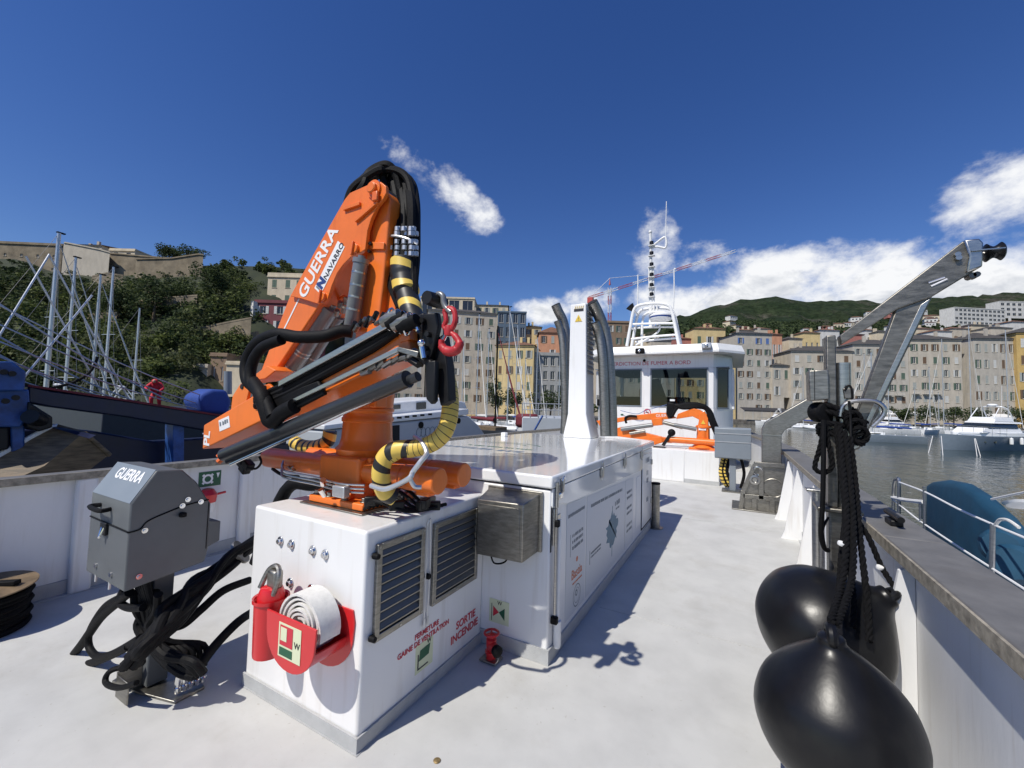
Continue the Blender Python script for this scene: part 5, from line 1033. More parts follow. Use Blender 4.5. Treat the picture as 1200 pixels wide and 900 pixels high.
sc = tt.nodes.new('ShaderNodeVectorMath'); sc.operation = 'SCALE'; tt.links.new(r1.outputs[0], sc.inputs[0]); tt.links.new(r2.outputs[0], sc.inputs['Scale']); tt.links.new(sc.outputs[0], b.inputs['Base Color'])
bp = tt.nodes.new('ShaderNodeBump'); bp.inputs['Strength'].default_value = 1; bp.inputs['Distance'].default_value = 14; tt.links.new(a2.outputs['Fac'], bp.inputs['Height']); tt.links.new(bp.outputs[0], b.inputs['Normal']); MATS['mountain_woods'] = m
tag(MB().add([(-3000, -3000, ZW), (3000, -3000, ZW), (3000, 3000, ZW), (-3000, 3000, ZW)], [(0, 1, 2, 3)]).build('water', 'water', smooth=0), kind='structure')
def gxy(px, D, z=0): p = CAM+ray(px, 482)*D; p.z = z; return p
mat('quay_stone', (.20, .18, .155), .85, 0, .25, 1.2, .5, 3, stain=.5); mat('paving', (.30, .28, .25), .85, 0, .15, .6, stain=.3)
mat('hill_green', (.034, .042, .018), .95, 0, .3, .25, .6, .8, col2=(.014, .022, .010)); mat('mountain', (.034, .050, .024), .95, 0, .3, .009, 1.0, .05, col2=(.052, .056, .044), stain=.5)
mat('rock', (.25, .22, .17), .9, 0, .3, .4, .8, 1.5, stain=.5)
ql = [(-900, 55), (-300, 55), (0, 56), (200, 62), (400, 78), (560, 93), (700, 105), (800, 128), (900, 128), (1000, 126), (1100, 122), (1250, 116), (1700, 100)]
mb = MB(); pts = [gxy(a, d) for a, d in ql]; far = [gxy(a, d+260) for a, d in ql]; n = len(ql)
mb.add([Vector((p.x, p.y, QZ)) for p in pts]+[Vector((p.x, p.y, QZ)) for p in far], [(i, i+1, n+i+1, n+i) for i in range(n-1)])
tag(mb.build('quay', 'paving', smooth=0), kind='structure')
for i in range(n-1):
    A, B = Vector((pts[i].x, pts[i].y, 0)), Vector((pts[i+1].x, pts[i+1].y, 0)); o = (B-A).normalized(); o = Vector((o.y, -o.x, 0))
    w = MB().prism([A+o*.02, B+o*.02, B-o*.8, A-o*.8], (0, 0, ZW-1), (0, 0, QZ+.18)).build('quay_wall', 'quay_stone'); tag(w, kind='structure')
def lerp_tab(tab, x):
    if x <= tab[0][0]: return tab[0][1]
    for (a, b_), (c, d) in zip(tab, tab[1:]):
        if x <= c: f = (x-a)/(c-a); f = f*f*(3-2*f); return b_+(d-b_)*f
    return tab[-1][1]
from mathutils import noise as mn
HILL = [(-700, 285), (0, 300), (60, 318), (110, 318), (150, 318), (225, 308), (300, 309), (350, 312), (420, 330), (480, 352), (560, 372), (640, 396), (720, 402), (800, 404), (900, 408), (1000, 404), (1100, 398), (1200, 396), (1500, 390)]
HD0 = [(-700, 57), (0, 60), (200, 66), (300, 76), (370, 96), (430, 138), (560, 180), (700, 200), (800, 200), (1000, 180), (1500, 170)]
HD1 = [(-700, 105), (0, 108), (225, 112), (330, 118), (400, 150), (480, 190), (560, 230), (700, 260), (1500, 260)]
def hill_z(px, D):
    d0, d1 = lerp_tab(HD0, px), lerp_tab(HD1, px); zr = atd(px, lerp_tab(HILL, px), d1).z
    f = max(0, min(1, (D-d0)/(d1-d0))); z = QZ-.3+(zr-QZ+.3)*(f**.85)
    return z + (1.2*mn.noise(Vector((px*.02, D*.06, 3)))*min(1, f*4) if D < d1 else 0)
mb = MB(); cols = list(range(-700, 1521, 20)); R = 22; vs = []
for px in cols:
    d0, d1 = lerp_tab(HD0, px), lerp_tab(HD1, px)
    for k in range(R+1):
        D = d0+(d1-d0)*k/(R-4); z = hill_z(px, min(D, d1))-(max(0, D-d1)*.05); vs.append(gxy(px, D, z))
mb.add(vs, [(i*(R+1)+k, (i+1)*(R+1)+k, (i+1)*(R+1)+k+1, i*(R+1)+k+1) for i in range(len(cols)-1) for k in range(R)])
tag(mb.build('hillside', 'hill_green', smooth=180), kind='structure')
MT = [(-800, 380), (300, 398), (560, 396), (700, 388), (760, 381), (800, 369), (835, 357), (870, 350), (905, 346), (950, 352), (985, 350), (1040, 352), (1080, 349), (1120, 346), (1160, 343), (1200, 340), (1300, 334), (1700, 330)]
mb = MB(); cols = list(range(-800, 1701, 6)); R = 40; vs = []
for px in cols:
    zr = atd(px, lerp_tab(MT, px), 2300).z
    for k in range(R+1):
        f = k/(R-3); D = 300+2000*min(f, 1.15); p = gxy(px, D)
        hz = QZ+8+(zr-QZ-8)*min(1, f)**1.35
        if f > 1: hz = zr-(f-1)*300
        nz_ = mn.fractal(Vector((p.x*.004, p.y*.004, 1.7)), 1.0, 2.0, 5)*70*math.sin(math.pi*min(1, f))*min(1, f*1.5)+ mn.fractal(Vector((p.x*.012, p.y*.012, 5)), 1.0, 2.0, 4)*16*min(1, f)
        p.z = hz+nz_; vs.append(p)
mb.add(vs, [(i*(R+1)+k, (i+1)*(R+1)+k, (i+1)*(R+1)+k+1, i*(R+1)+k+1) for i in range(len(cols)-1) for k in range(R)])
tag(mb.build('mountain', 'mountain_woods', smooth=180), kind='structure')
# ================================================================== houses
for nm, c in (('stucco_grey', (.50, .46, .395)), ('stucco_beige', (.53, .475, .39)), ('stucco_cream', (.66, .57, .42)), ('stucco_yellow', (.68, .53, .27)), ('stucco_ochre', (.58, .40, .15)), ('stucco_pink', (.42, .17, .14)), ('stucco_maroon', (.20, .06, .07)), ('stucco_orange', (.60, .30, .18)), ('stucco_white', (.66, .65, .62)), ('stucco_brown', (.27, .19, .13)), ('concrete', (.36, .36, .35))):
    mat(nm, c, .9, 0, .09, .9, .3, 4, stain=.38, stretch=(1, 1, .35))
mat('old_wall', (.30, .245, .17), .95, 0, .25, .35, .6, 2, stain=.6); mat('roof_slate', (.075, .068, .062), .85, 0, .2, 1.5, .5, 6); mat('roof_tile', (.20, .10, .06), .9, 0, .25, 1.2, .5, 6)
mat('shutter_grey', (.38, .40, .37), .7); mat('shutter_blue', (.10, .18, .42), .7); mat('shutter_green', (.10, .15, .11), .7); mat('shutter_brown', (.16, .10, .06), .7); mat('shutter_white', (.60, .60, .57), .7); mat('scaffold_net', (.10, .15, .21), .8, 0, .15)
mat('awning_dark', (.035, .035, .04), .8); mat('awning_white', (.72, .71, .68), .8)
WCACHE = {}
def win_mesh(w, h, fm):
    k = ('w', round(w, 2), round(h, 2), fm)
    if k in WCACHE: return WCACHE[k]
    b_ = MB(); f = .09; y = .14
    for a, c in (((-w/2, 0), (-w/2+f, h)), ((w/2-f, 0), (w/2, h)), ((-w/2+f, 0), (w/2-f, f)), ((-w/2+f, h-f), (w/2-f, h)), ((-.04, f), (.04, h-f))): b_.box((a[0], y, a[1]), (c[0], y+.06, c[1]))
    nf = len(b_.f); b_.box((-w/2, y+.061, 0), (w/2, y+.07, h)); ns = len(b_.f); b_.box((-w/2-.12, -.10, -.10), (w/2+.12, .02, -.01))
    me = bpy.data.meshes.new('window'); me.from_pydata(b_.v, [], b_.f); me.materials.append(MATS[fm]); me.materials.append(MATS['house_glass']); me.materials.append(MATS['stucco_cream'])
    for i, p in enumerate(me.polygons): p.material_index = 1 if nf <= i < ns else (2 if i >= ns else 0)
    WCACHE[k] = me; return me
def shut_mesh(w, h, m_, closed=False):
    k = ('s', round(w, 2), round(h, 2), m_)
    if k in WCACHE: return WCACHE[k]
    b_ = MB(); b_.box((0, -.07, 0), (w/2, -.02, h))
    for i in range(4): b_.box((.05, -.085, .08+i*h/4), (w/2-.05, -.071, h/4-.06+i*h/4))
    me = bpy.data.meshes.new('shutter'); me.from_pydata(b_.v, [], b_.f); me.materials.append(MATS[m_]); WCACHE[k] = me; return me
def lobj(me, name, parent, loc, rz=0):
    o = bpy.data.objects.new(name, me); C.objects.link(o); o.parent = parent; o.location = loc; o.rotation_euler.z = rz; return o
def house(label, pxL, pxR, pyT, D, base=None, DR=None, wall='stucco_beige', roof='hip', rm='roof_slate', rh=2.2, rows=4, cols=4, shut='shutter_grey', name='town_house', depth=11, wfrac=(.34, .52), skip=(), cat='house', group='houses of the old town', cornice=True, z0f=.10, side=True, openp=.6, seed=0, wins=True, ground=False, arch=None, frame='shutter_white'):
    rnd = random.Random(seed+int(pxL*7)); DR = DR or D
    A, B = gxy(pxL, D), gxy(pxR, DR); zb = QZ if base is None else (base if base < 100 else atd((pxL+pxR)/2, base, (D+DR)/2).z)
    zt = atd((pxL+pxR)/2, pyT, (D+DR)/2).z; A.z = zb; u = gxy(pxR, DR)-gxy(pxL, D); Wd = u.length; ang = math.atan2(u.y, u.x); H = zt-zb
    t = thing(name, A, label, cat, group); t['_o'] = [0, 0, 0]; t.rotation_euler.z = ang
    cw, rhh = Wd/max(cols, 1), H*(1-z0f)/max(rows, 1); ww, wh = min(cw*wfrac[0], 1.75) if cat == 'house' and wfrac[0] < .5 else cw*wfrac[0], rhh*wfrac[1]
    holes = []
    if wins:
        for r in range(rows):
            for c in range(cols):
                if (r, c) in skip: continue
                if rnd.random() < .04: continue
                cx_, cz_ = cw*(c+.5), H*z0f*.7+rhh*(r+.30)+0; holes.append((cx_-ww/2, cx_+ww/2, cz_, cz_+wh, r, c))
    if arch: holes.append((arch[0]*Wd, arch[1]*Wd, 0.0, arch[2]*H, -1, -1))
    xs_ = sorted({0, Wd}|{h[0] for h in holes}|{h[1] for h in holes}); zs_ = sorted({0, H}|{h[2] for h in holes}|{h[3] for h in holes})
    b_ = MB(); b_.v = [Vector((x, 0, z)) for z in zs_ for x in xs_]; nx = len(xs_)
    for j in range(len(zs_)-1):
        for i in range(nx-1):
            mx, mz = (xs_[i]+xs_[i+1])/2, (zs_[j]+zs_[j+1])/2
            if any(h[0] < mx < h[1] and h[2] < mz < h[3] for h in holes): continue
            b_.f.append((j*nx+i, j*nx+i+1, (j+1)*nx+i+1, (j+1)*nx+i))
    for h in holes:
        a, c, e, f = h[:4]; dd = .22 if h[4] >= 0 else 2.5
        b_.add([(a, 0, e), (c, 0, e), (c, 0, f), (a, 0, f), (a, dd, e), (c, dd, e), (c, dd, f), (a, dd, f)], [(0, 1, 5, 4), (1, 2, 6, 5), (2, 3, 7, 6), (3, 0, 4, 7)]+([(4, 5, 6, 7)] if h[4] < 0 else []))
    b_.add([(0, 0, 0), (Wd, 0, 0), (Wd, depth, 0), (0, depth, 0), (0, 0, H), (Wd, 0, H), (Wd, depth, H), (0, depth, H)], [(1, 2, 6, 5), (2, 3, 7, 6), (3, 0, 4, 7), (4, 5, 6, 7)])
    me = bpy.data.meshes.new('wall'); me.from_pydata(b_.v, [], b_.f); me.materials.append(MATS[wall]); w_ = lobj(me, 'wall', t, (0, 0, 0))
    ov = .45
    if roof in ('hip', 'gable'):
        i_ = min(depth/2, Wd/2.2) if roof == 'hip' else -.0
        r_ = MB().add([(-ov, -ov, H+.02), (Wd+ov, -ov, H+.02), (Wd+ov, depth+ov, H+.02), (-ov, depth+ov, H+.02), (i_, depth/2, H+rh), (Wd-i_, depth/2, H+rh)], [(0, 1, 5, 4), (1, 2, 5), (2, 3, 4, 5), (3, 0, 4), (3, 2, 1, 0)]).build('roof', rm, t, smooth=0)
        for k in range(rnd.choice((1, 2, 3))):
            x = rnd.uniform(.15, .85)*Wd; y = rnd.uniform(.2, .5)*depth; MB().box((x-.35, y-.3, H+.3), (x+.35, y+.3, H+rh+.7)).build('chimney', wall, r_)
    else:
        pr_ = MB()
        for a, c in (((-.1, -.1), (Wd+.1, .15)), ((-.1, depth-.15), (Wd+.1, depth+.1)), ((-.1, .15), (.15, depth-.15)), ((Wd-.15, .15), (Wd+.1, depth-.15))): pr_.box((*a, H+.01), (*c, H+rh*.3+.1))
        pr_.build('parapet', wall, t, smooth=0)
    if cornice: MB().box((-.15, -.25, H-.35), (Wd+.15, -.005, H-.02)).build('cornice', wall, t, smooth=0)
    if ground: MB().box((0, -.06, H*z0f), (Wd, -.004, H*z0f+.25)).build('string_course', wall, t, smooth=0)
    wm = win_mesh(ww, wh, frame)
    for a, c, e, f, r, cc in holes:
        if r < 0: continue
        o = lobj(wm, 'window', t, ((a+c)/2, 0, e))
        if shut:
            sk_ = shut if not isinstance(shut, dict) else shut.get(r, 'shutter_grey'); sk_ = rnd.choice(('shutter_grey', 'shutter_grey', 'shutter_white', 'shutter_green', 'shutter_brown')) if sk_ == 'shutter_grey' else sk_; sm = shut_mesh(ww, wh, sk_)
            if rnd.random() < openp: lobj(sm, 'shutter', o, (ww/2+.02, .0, 0)); lobj(sm, 'shutter', o, (-ww-.02, .0, 0))
            else: lobj(sm, 'shutter', o, (0.01, .09, 0)); lobj(sm, 'shutter', o, (-ww/2, .09, 0))
    t['W'] = Wd; t['H'] = H
    return t
QR = 'quayside houses on the right'
def balc(t, s0, s1, z):
    Wd, H = t['W'], t['H']; b_ = MB().box((s0*Wd, -.9, z*H-.12), (s1*Wd, -.01, z*H)); o = b_.build('balcony', 'concrete', t, smooth=0); r_ = MB()
    k = int((s1-s0)*Wd/.3)
    for i in range(k+1): x = s0*Wd+.05+(s1-s0-.1/Wd)*Wd*i/k; r_.box((x-.02, -.88, z*H), (x+.02, -.84, z*H+.9))
    r_.box((s0*Wd, -.9, z*H+.9), (s1*Wd, -.82, z*H+.95)); r_.build('railing', 'shutter_white', o, smooth=0)
h6 = house('tall grey house with blue top-floor shutters behind the wheelhouse', 863, 905, 390, 134, rows=7, cols=4, shut={6: 'shutter_blue'}, wall='stucco_grey', group=QR, rh=1.8, seed=2)
h5 = house('narrow house with dark loggia and black archway beside the tall grey house', 905.5, 927, 428, 133, rows=3, cols=2, wall='stucco_beige', group=QR, rh=1.6, arch=(.62, .97, .42), skip=((0, 1), (0, 0)), seed=3)
h4 = house('beige quayside house behind the winch stand column, fewest windows', 927.5, 1000, 411, 132, DR=130, rows=5, cols=5, wall='stucco_beige', group=QR, rh=2.4, arch=(.87, .99, .30), skip=((0, 4), (0, 3), (0, 0), (1, 1), (3, 2)), seed=4)
h3 = house('beige quayside house seen through the davit arm', 1000.5, 1066, 403, 130, DR=128, rows=6, cols=5, wall='stucco_grey', group=QR, rh=2.4, seed=5)
h2 = house('long beige house with white balconies right of the davit brace', 1066.5, 1129, 397, 128, DR=126, rows=6, cols=5, wall='stucco_beige', group=QR, rh=2.4, seed=6)
for s in (.04, .24, .44): balc(h2, s, s+.14, .36); balc(h3, s+.3, s+.44, .36)
h1 = house('grey quayside house left of the ochre end house', 1143, 1193, 396, 125, DR=124, rows=5, cols=5, wall='stucco_grey', group=QR, rh=2.8, seed=7)
h0 = house('ochre house at the right edge of the photo', 1194, 1290, 388, 123, DR=118, rows=5, cols=6, wall='stucco_ochre', group=QR, rh=2.4, seed=8)
house('shadowed house set back in the alley between two quayside houses', 1129, 1143, 402, 138, rows=5, cols=1, wall='stucco_brown', group=QR, seed=9)
# shop fronts and awnings
for (a, b_, D, c, lab) in ((1028, 1064, 126, 'awning_white', 'white shop front below the davit'), (1066, 1100, 125, 'awning_white', 'white cafe front behind the quay trees'), (872, 924, 129, 'awning_dark', 'dark restaurant awning below the tall grey house'), (1150, 1190, 121, 'awning_white', 'white cafe awning behind the motor yacht')):
    A, B = gxy(a, D-2.5), gxy(b_, D-2.5); u = (B-A).normalized(); nrm = Vector((u.y, -u.x, 0)); t = thing('awning', Vector((A.x, A.y, QZ)), lab, 'awning', 'awnings along the quay')
    A0, B0 = Vector((A.x, A.y, QZ+3.1)), Vector((B.x, B.y, QZ+3.1)); MB().prism([A0, B0, B0-nrm*2.4+Vector((0, 0, .9)), A0-nrm*2.4+Vector((0, 0, .9))], (0, 0, -.06), (0, 0, 0)).prism([A0, B0, B0-Vector((0, 0, .4)), A0-Vector((0, 0, .4))], nrm*.0, nrm*.04).build('awning_cloth', c, t)
    for k in range(6): p = A0.lerp(B0, k/5); MB().box((p.x-.04, p.y-.04, QZ), (p.x+.04, p.y+.04, QZ+3.05)).build('awning_post', 'alu', t)
# rows behind the quay, stepping up the hill
HB = 'houses on the slope behind the quay'
bk = [(813, 850, 384, 172, 'stucco_yellow', 'yellow house with a sloping roof above the wheelhouse roof', 3, 3), (905, 917, 391, 170, 'stucco_orange', 'small salmon house above the narrow quayside house', 2, 2), (925, 941, 396, 175, 'stucco_cream', 'cream house above the beige quayside roof', 2, 2), (943, 962, 389, 185, 'stucco_yellow', 'pale yellow gabled house left of the davit post', 2, 3), (962, 985, 386, 190, 'stucco_white', 'white and cream house directly left of the davit post', 2, 3),
      (996, 1014, 391, 190, 'stucco_pink', 'pinkish house above the roofs under the davit arm', 2, 3), (1016, 1030, 386, 200, 'stucco_white', 'white house in the gap under the davit arm', 2, 2), (1031, 1052, 388, 195, 'stucco_cream', 'cream house beside the davit brace', 2, 3), (1056, 1076, 378, 215, 'stucco_white', 'white house above the roofs right of the davit brace', 2, 3), (1078, 1096, 384, 205, 'stucco_cream', 'cream house in the second row right of the davit brace', 2, 3), (1098, 1118, 387, 195, 'stucco_white', 'low white house below the apartment block', 2, 3), (1119, 1140, 384, 200, 'stucco_beige', 'beige house below the long apartment block', 2, 3), (1142, 1164, 380, 200, 'stucco_cream', 'cream house under the right end of the apartment block', 2, 3), (1166, 1190, 383, 190, 'stucco_beige', 'beige house behind the grey quayside roof', 2, 3), (1190, 1215, 376, 200, 'stucco_white', 'white house at the right edge above the roofs', 2, 3),
      (738, 760, 396, 175, 'stucco_cream', 'cream house behind the foot of the mast', 2, 3), (762, 786, 398, 170, 'stucco_beige', 'beige house seen through the mast ladder', 2, 3), (788, 812, 396, 175, 'stucco_pink', 'pinkish house right of the mast foot', 2, 3), (850, 866, 395, 178, 'stucco_white', 'white house between the yellow house and the tall grey one', 2, 2), (868, 884, 386, 200, 'stucco_cream', 'cream house just above the tall grey roof', 2, 2), (886, 903, 384, 205, 'stucco_beige', 'beige house above the blue-shuttered floor', 2, 2)]
for a, b_, y, D, w, lab, r, c in bk: house(lab, a, b_, y, D, base=min(hill_z((a+b_)/2, D), atd((a+b_)/2, y, D).z-5.5)-3, rows=r, cols=c, wall=w, rm=random.choice(('roof_tile', 'roof_slate', 'roof_tile')), rh=1.6, depth=9, shut='shutter_grey' if D < 180 else None, group=HB, seed=int(a))
ap = house('long white apartment block with rows of balconies on the green slope', 1122, 1182, 360, 420, base=382, DR=425, rows=4, cols=12, wall='stucco_white', roof='flat', shut=None, wfrac=(.7, .5), name='apartment_block', cat='apartment block', group='apartment blocks', depth=14, rh=1)
house('white terraced block at the right edge high on the slope', 1176, 1230, 352, 460, base=372, rows=3, cols=8, wall='stucco_white', roof='flat', shut=None, wfrac=(.6, .5), name='apartment_block', cat='apartment block', group='apartment blocks', depth=14, rh=1)
# scattered far villas on the mountain foot
random.seed(31); k = 0
vm = {}
for c in ('stucco_white', 'stucco_cream', 'stucco_pink'):
    b_ = MB().box((-6, -5, -4), (6, 5, 5)); nb = len(b_.f)
    for x in (-3.5, 0, 3.5): b_.box((x-.8, -5.05, .5), (x+.8, -5.01, 2.6))
    nw = len(b_.f); b_.add([(-6.6, -5.6, 5.02), (6.6, -5.6, 5.02), (6.6, 5.6, 5.02), (-6.6, 5.6, 5.02), (-2.5, 0, 7.4), (2.5, 0, 7.4)], [(0, 1, 5, 4), (1, 2, 5), (2, 3, 4, 5), (3, 0, 4)])
    me = bpy.data.meshes.new('villa'); me.from_pydata(b_.v, [], b_.f); [me.materials.append(MATS[q]) for q in (c, 'house_glass', 'roof_tile')]
    for i, p in enumerate(me.polygons): p.material_index = 1 if nb <= i < nw else (2 if i >= nw else 0)
    vm[c] = me
for i in range(34):
    px = random.choice((random.uniform(800, 1000), random.uniform(1000, 1220), random.uniform(1000, 1200))); py = random.uniform(372, 389) if px < 1000 else random.uniform(366, 388)
    D = 330+(390-py)*28; p = atd(px, py, D); vk = random.choice(list(vm)); o = bpy.data.objects.new('villa', vm[vk]); C.objects.link(o); o.location = p; o.rotation_euler.z = yaw+random.uniform(-.6, .6); s = random.uniform(.55, 1.0)*D/520; o.scale = (s*random.uniform(.8, 1.5), s, s*.9)
    o['_o'] = [0, 0, 0]; tag(o, 'tiny %s villa dotted on the mountain foot' % {'stucco_white': 'white', 'stucco_cream': 'cream', 'stucco_pink': 'pinkish'}[vk], 'villa', 'villas scattered on the mountain foot')
# centre town
HC = 'houses of the town centre'
house('cream attic building with dark loggias topping the town centre', 488, 552, 347, 168, base=380, rows=1, cols=4, wall='stucco_cream', roof='flat', shut=None, wfrac=(.75, .62), group=HC, rh=1, z0f=.05)
c1 = house('large grey-beige tenement behind the red hook', 497, 579, 364, 128, DR=132, rows=7, cols=6, wall='stucco_beige', group=HC, rh=2.0, seed=12)
house('tenement wrapped in blue scaffold netting', 580, 614, 364, 150, base=420, rows=3, cols=4, wall='scaffold_net', roof='flat', shut=None, wfrac=(.6, .7), group=HC, rh=.5, seed=13)
house('bright yellow house with grey shutters left of the vent tower', 579, 624, 404, 112, DR=110, rows=4, cols=4, wall='stucco_yellow', group=HC, rh=2.0, rm='roof_tile', seed=14, wfrac=(.34, .5))
house('grey concrete building with a grid of dark openings beside the vent tower', 625, 668, 415, 112, rows=4, cols=5, wall='concrete', group=HC, roof='flat', shut=None, wfrac=(.55, .62), rh=1.5, seed=15)
house('orange house with arched windows above the grey concrete building', 630, 662, 389, 142, base=425, rows=2, cols=3, wall='stucco_orange', group=HC, rh=3.0, rm='roof_tile', seed=16)
house('cream house between the netted tenement and the orange house', 612, 632, 382, 152, base=420, rows=3, cols=2, wall='stucco_yellow', group=HC, rh=1.6, seed=17)
house('brown house with flat roof just right of the vent tower', 700, 738, 376, 140, base=440, rows=4, cols=4, wall='stucco_brown', group=HC, roof='flat', rh=1, seed=18)
house('beige house hidden behind the vent tower', 663, 700, 392, 138, base=460, rows=4, cols=4, wall='stucco_beige', group=HC, rh=2, seed=19)
house('grey house behind the wheelhouse windows, left part', 700, 790, 420, 132, DR=133, rows=4, cols=8, wall='stucco_grey', group=HC, rh=2, seed=20)
house('yellow house seen through the wheelhouse windows', 791, 862, 412, 133, rows=5, cols=6, wall='stucco_yellow', group=HC, rh=2, seed=22)
house('beige house between the big tenement and the attic building', 552, 592, 356, 175, base=385, rows=2, cols=4, wall='stucco_cream', group=HC, rh=1.6, seed=21)
house('long beige tenement behind the crane column', 400, 496, 372, 118, DR=126, rows=6, cols=7, wall='stucco_beige', group=HC, rh=2, seed=23)
# left: villa, pink house, citadel
HL = 'houses below the citadel'
house('pale yellow villa with balustrade roof above the maroon house', 305, 353, 321, 104, base=362, rows=2, cols=3, wall='stucco_cream', group=HL, roof='flat', rh=2.4, shut='shutter_green', seed=24)
house('maroon house with white corner strips left of the crane boom', 291, 352, 352, 95, base=430, rows=4, cols=3, wall='stucco_maroon', group=HL, roof='flat', rh=1, shut='shutter_white', seed=25)
t = thing('corner_strip', gxy(290.5, 94.6, 10), 'white vertical corner strip of the maroon house', 'pilaster'); p = gxy(290.5, 94.7); z1 = atd(290, 352, 95).z; z0 = atd(290, 425, 95).z; MB().box((p.x-.5, p.y-.5, z0), (p.x+.5, p.y+.5, z1)).build('strip', 'stucco_white', t)
def rampart(label, pts, D, base, m_, th=6, name='citadel_wall', merl=0):
    P = [gxy(a, D) for a, _ in pts]; Zs = [atd(a, b, D).z for a, b in pts]; zb = atd(pts[0][0], base, D).z
    t = thing(name, Vector((P[0].x, P[0].y, zb)), label, 'citadel wall'); n = len(P); back = ray(pts[0][0], 480); back.z = 0; back = back.normalized()*th
    vs = [Vector((p.x, p.y, zb)) for p in P]+[Vector((p.x, p.y, z)) for p, z in zip(P, Zs)]; vs += [v+back for v in vs]
    f = []
    for i in range(n-1): f += [(i, i+1, n+i+1, n+i), (n+i, n+i+1, 3*n+i+1, 3*n+i), (2*n+i+1, 2*n+i, 3*n+i, 3*n+i+1)]
    f += [(0, n, 3*n, 2*n), (n-1, 3*n-1, 4*n-1, 2*n-1)]
    MB().add(vs, f).build('wall', m_, t, smooth=0)
    cap = MB()
    for i in range(n-1):
        a, b_ = vs[n+i], vs[n+i+1]; cap.prism([a-back*.05, b_-back*.05, b_+back*.12, a+back*.12], (0, 0, .02), (0, 0, .35))
    cap.build('coping', m_, t, smooth=0)
    return t
house('old brown citadel building with few windows at the left edge', -120, 57, 279, 110, base=328, DR=112, rows=2, cols=9, wall='old_wall', roof='flat', rh=.8, shut=None, wfrac=(.16, .22), name='citadel_building', group=HL, seed=40, z0f=.35)
house('long pale citadel house roof seen behind the tall beige wall', 66, 104, 283, 116, base=300, rows=1, cols=4, wall='stucco_beige', roof='gable', rm='roof_tile', rh=1.2, shut=None, group=HL, seed=41)
rampart('tall plain beige citadel wall behind the thick mast', [(58, 281), (60, 281), (100, 289), (114, 293)], 107, 325, 'stucco_beige')
rampart('low weathered citadel wall running right to the bastion', [(114, 294), (150, 297), (185, 300)], 109, 325, 'old_wall')
rampart('pointed citadel bastion under the pine trees', [(146, 301), (188, 300), (207, 297), (220, 295), (226, 296)], 106, 330, 'old_wall')
house('small pale flat building on the citadel wall', 114, 144, 289, 114, base=305, rows=1, cols=2, wall='stucco_cream', group=HL, roof='flat', shut=None, rh=1, seed=26)
for (a, b_, y, D, bs, w, lab) in ((160, 205, 440, 72, 470, 'old_wall', 'low stone ruin on the slope behind the red figure'), (206, 240, 428, 75, 468, 'stucco_beige', 'pale stone shed right of the red figure'), (243, 262, 415, 76, 462, 'stucco_brown', 'brown stone hut on the stepped path'), (262, 290, 425, 74, 465, 'stucco_cream', 'cream garden wall house below the maroon house')):
    house(lab, a, b_, y, D, base=bs, rows=1, cols=2, wall=w, roof='flat', shut=None, group=HL, rh=.8, depth=5, seed=int(a), wfrac=(.2, .4))
t = thing('stair_wall', gxy(200, 80, 5), 'sloping brown parapet of the stairs climbing the hill', 'wall')
MB().prism([atd(190, 425, 78), atd(275, 395, 86), atd(300, 388, 88), atd(300, 398, 88), atd(275, 410, 86), atd(190, 440, 78)], (0, 0, 0), _f*1.0).build('parapet', 'old_wall', t)
for (pts_, D_, b__, lab_) in (([(95, 322), (112, 318), (132, 321)], 98, 340, 'pale rock face just below the low citadel wall'), ([(150, 352), (185, 348), (222, 345)], 88, 358, 'mid-slope stone terrace wall below the bastion'), ([(60, 372), (100, 368), (128, 366)], 82, 380, 'lower terrace wall between the left masts'), ([(225, 385), (262, 377), (288, 372)], 84, 398, 'terrace wall left of the maroon house')):
    rampart(lab_, pts_, D_, b__, 'old_wall', 1.2, 'terrace_wall')
# ================================================================== foliage
def fol(name, c, c2):
    m = bpy.data.materials.new(name); m.use_nodes = True; tt = m.node_tree; b = tt.nodes['Principled BSDF']; b.inputs['Roughness'].default_value = .7; b.inputs['Specular IOR Level'].default_value = .25
    g = tt.nodes.new('ShaderNodeNewGeometry'); n_ = tt.nodes.new('ShaderNodeTexNoise'); n_.inputs['Scale'].default_value = .35; n_.inputs['Detail'].default_value = 4; tt.links.new(g.outputs['Position'], n_.inputs['Vector'])
    ad = tt.nodes.new('ShaderNodeMath'); ad.operation = 'MULTIPLY_ADD'; ad.inputs[1].default_value = .35; tt.links.new(g.outputs['Random Per Island'], ad.inputs[0]); tt.links.new(n_.outputs['Fac'], ad.inputs[2])
    r = tt.nodes.new('ShaderNodeValToRGB'); r.color_ramp.elements[0].position = .45; r.color_ramp.elements[0].color = (*c2, 1); r.color_ramp.elements[1].position = .95; r.color_ramp.elements[1].color = (*c, 1)
    tt.links.new(ad.outputs[0], r.inputs[0]); tt.links.new(r.outputs[0], b.inputs['Base Color']); MATS[name] = m
    tl = tt.nodes.new('ShaderNodeBsdfTranslucent'); tt.links.new(r.outputs[0], tl.inputs[0]); mx = tt.nodes.new('ShaderNodeMixShader'); mx.inputs[0].default_value = .35; tt.links.new(b.outputs[0], mx.inputs[1]); tt.links.new(tl.outputs[0], mx.inputs[2]); tt.links.new(mx.outputs[0], tt.nodes['Material Output'].inputs[0])
fol('foliage', (.16, .19, .055), (.045, .070, .022)); fol('foliage_dark', (.085, .115, .042), (.026, .042, .017)); fol('foliage_olive', (.17, .185, .075), (.06, .075, .03))
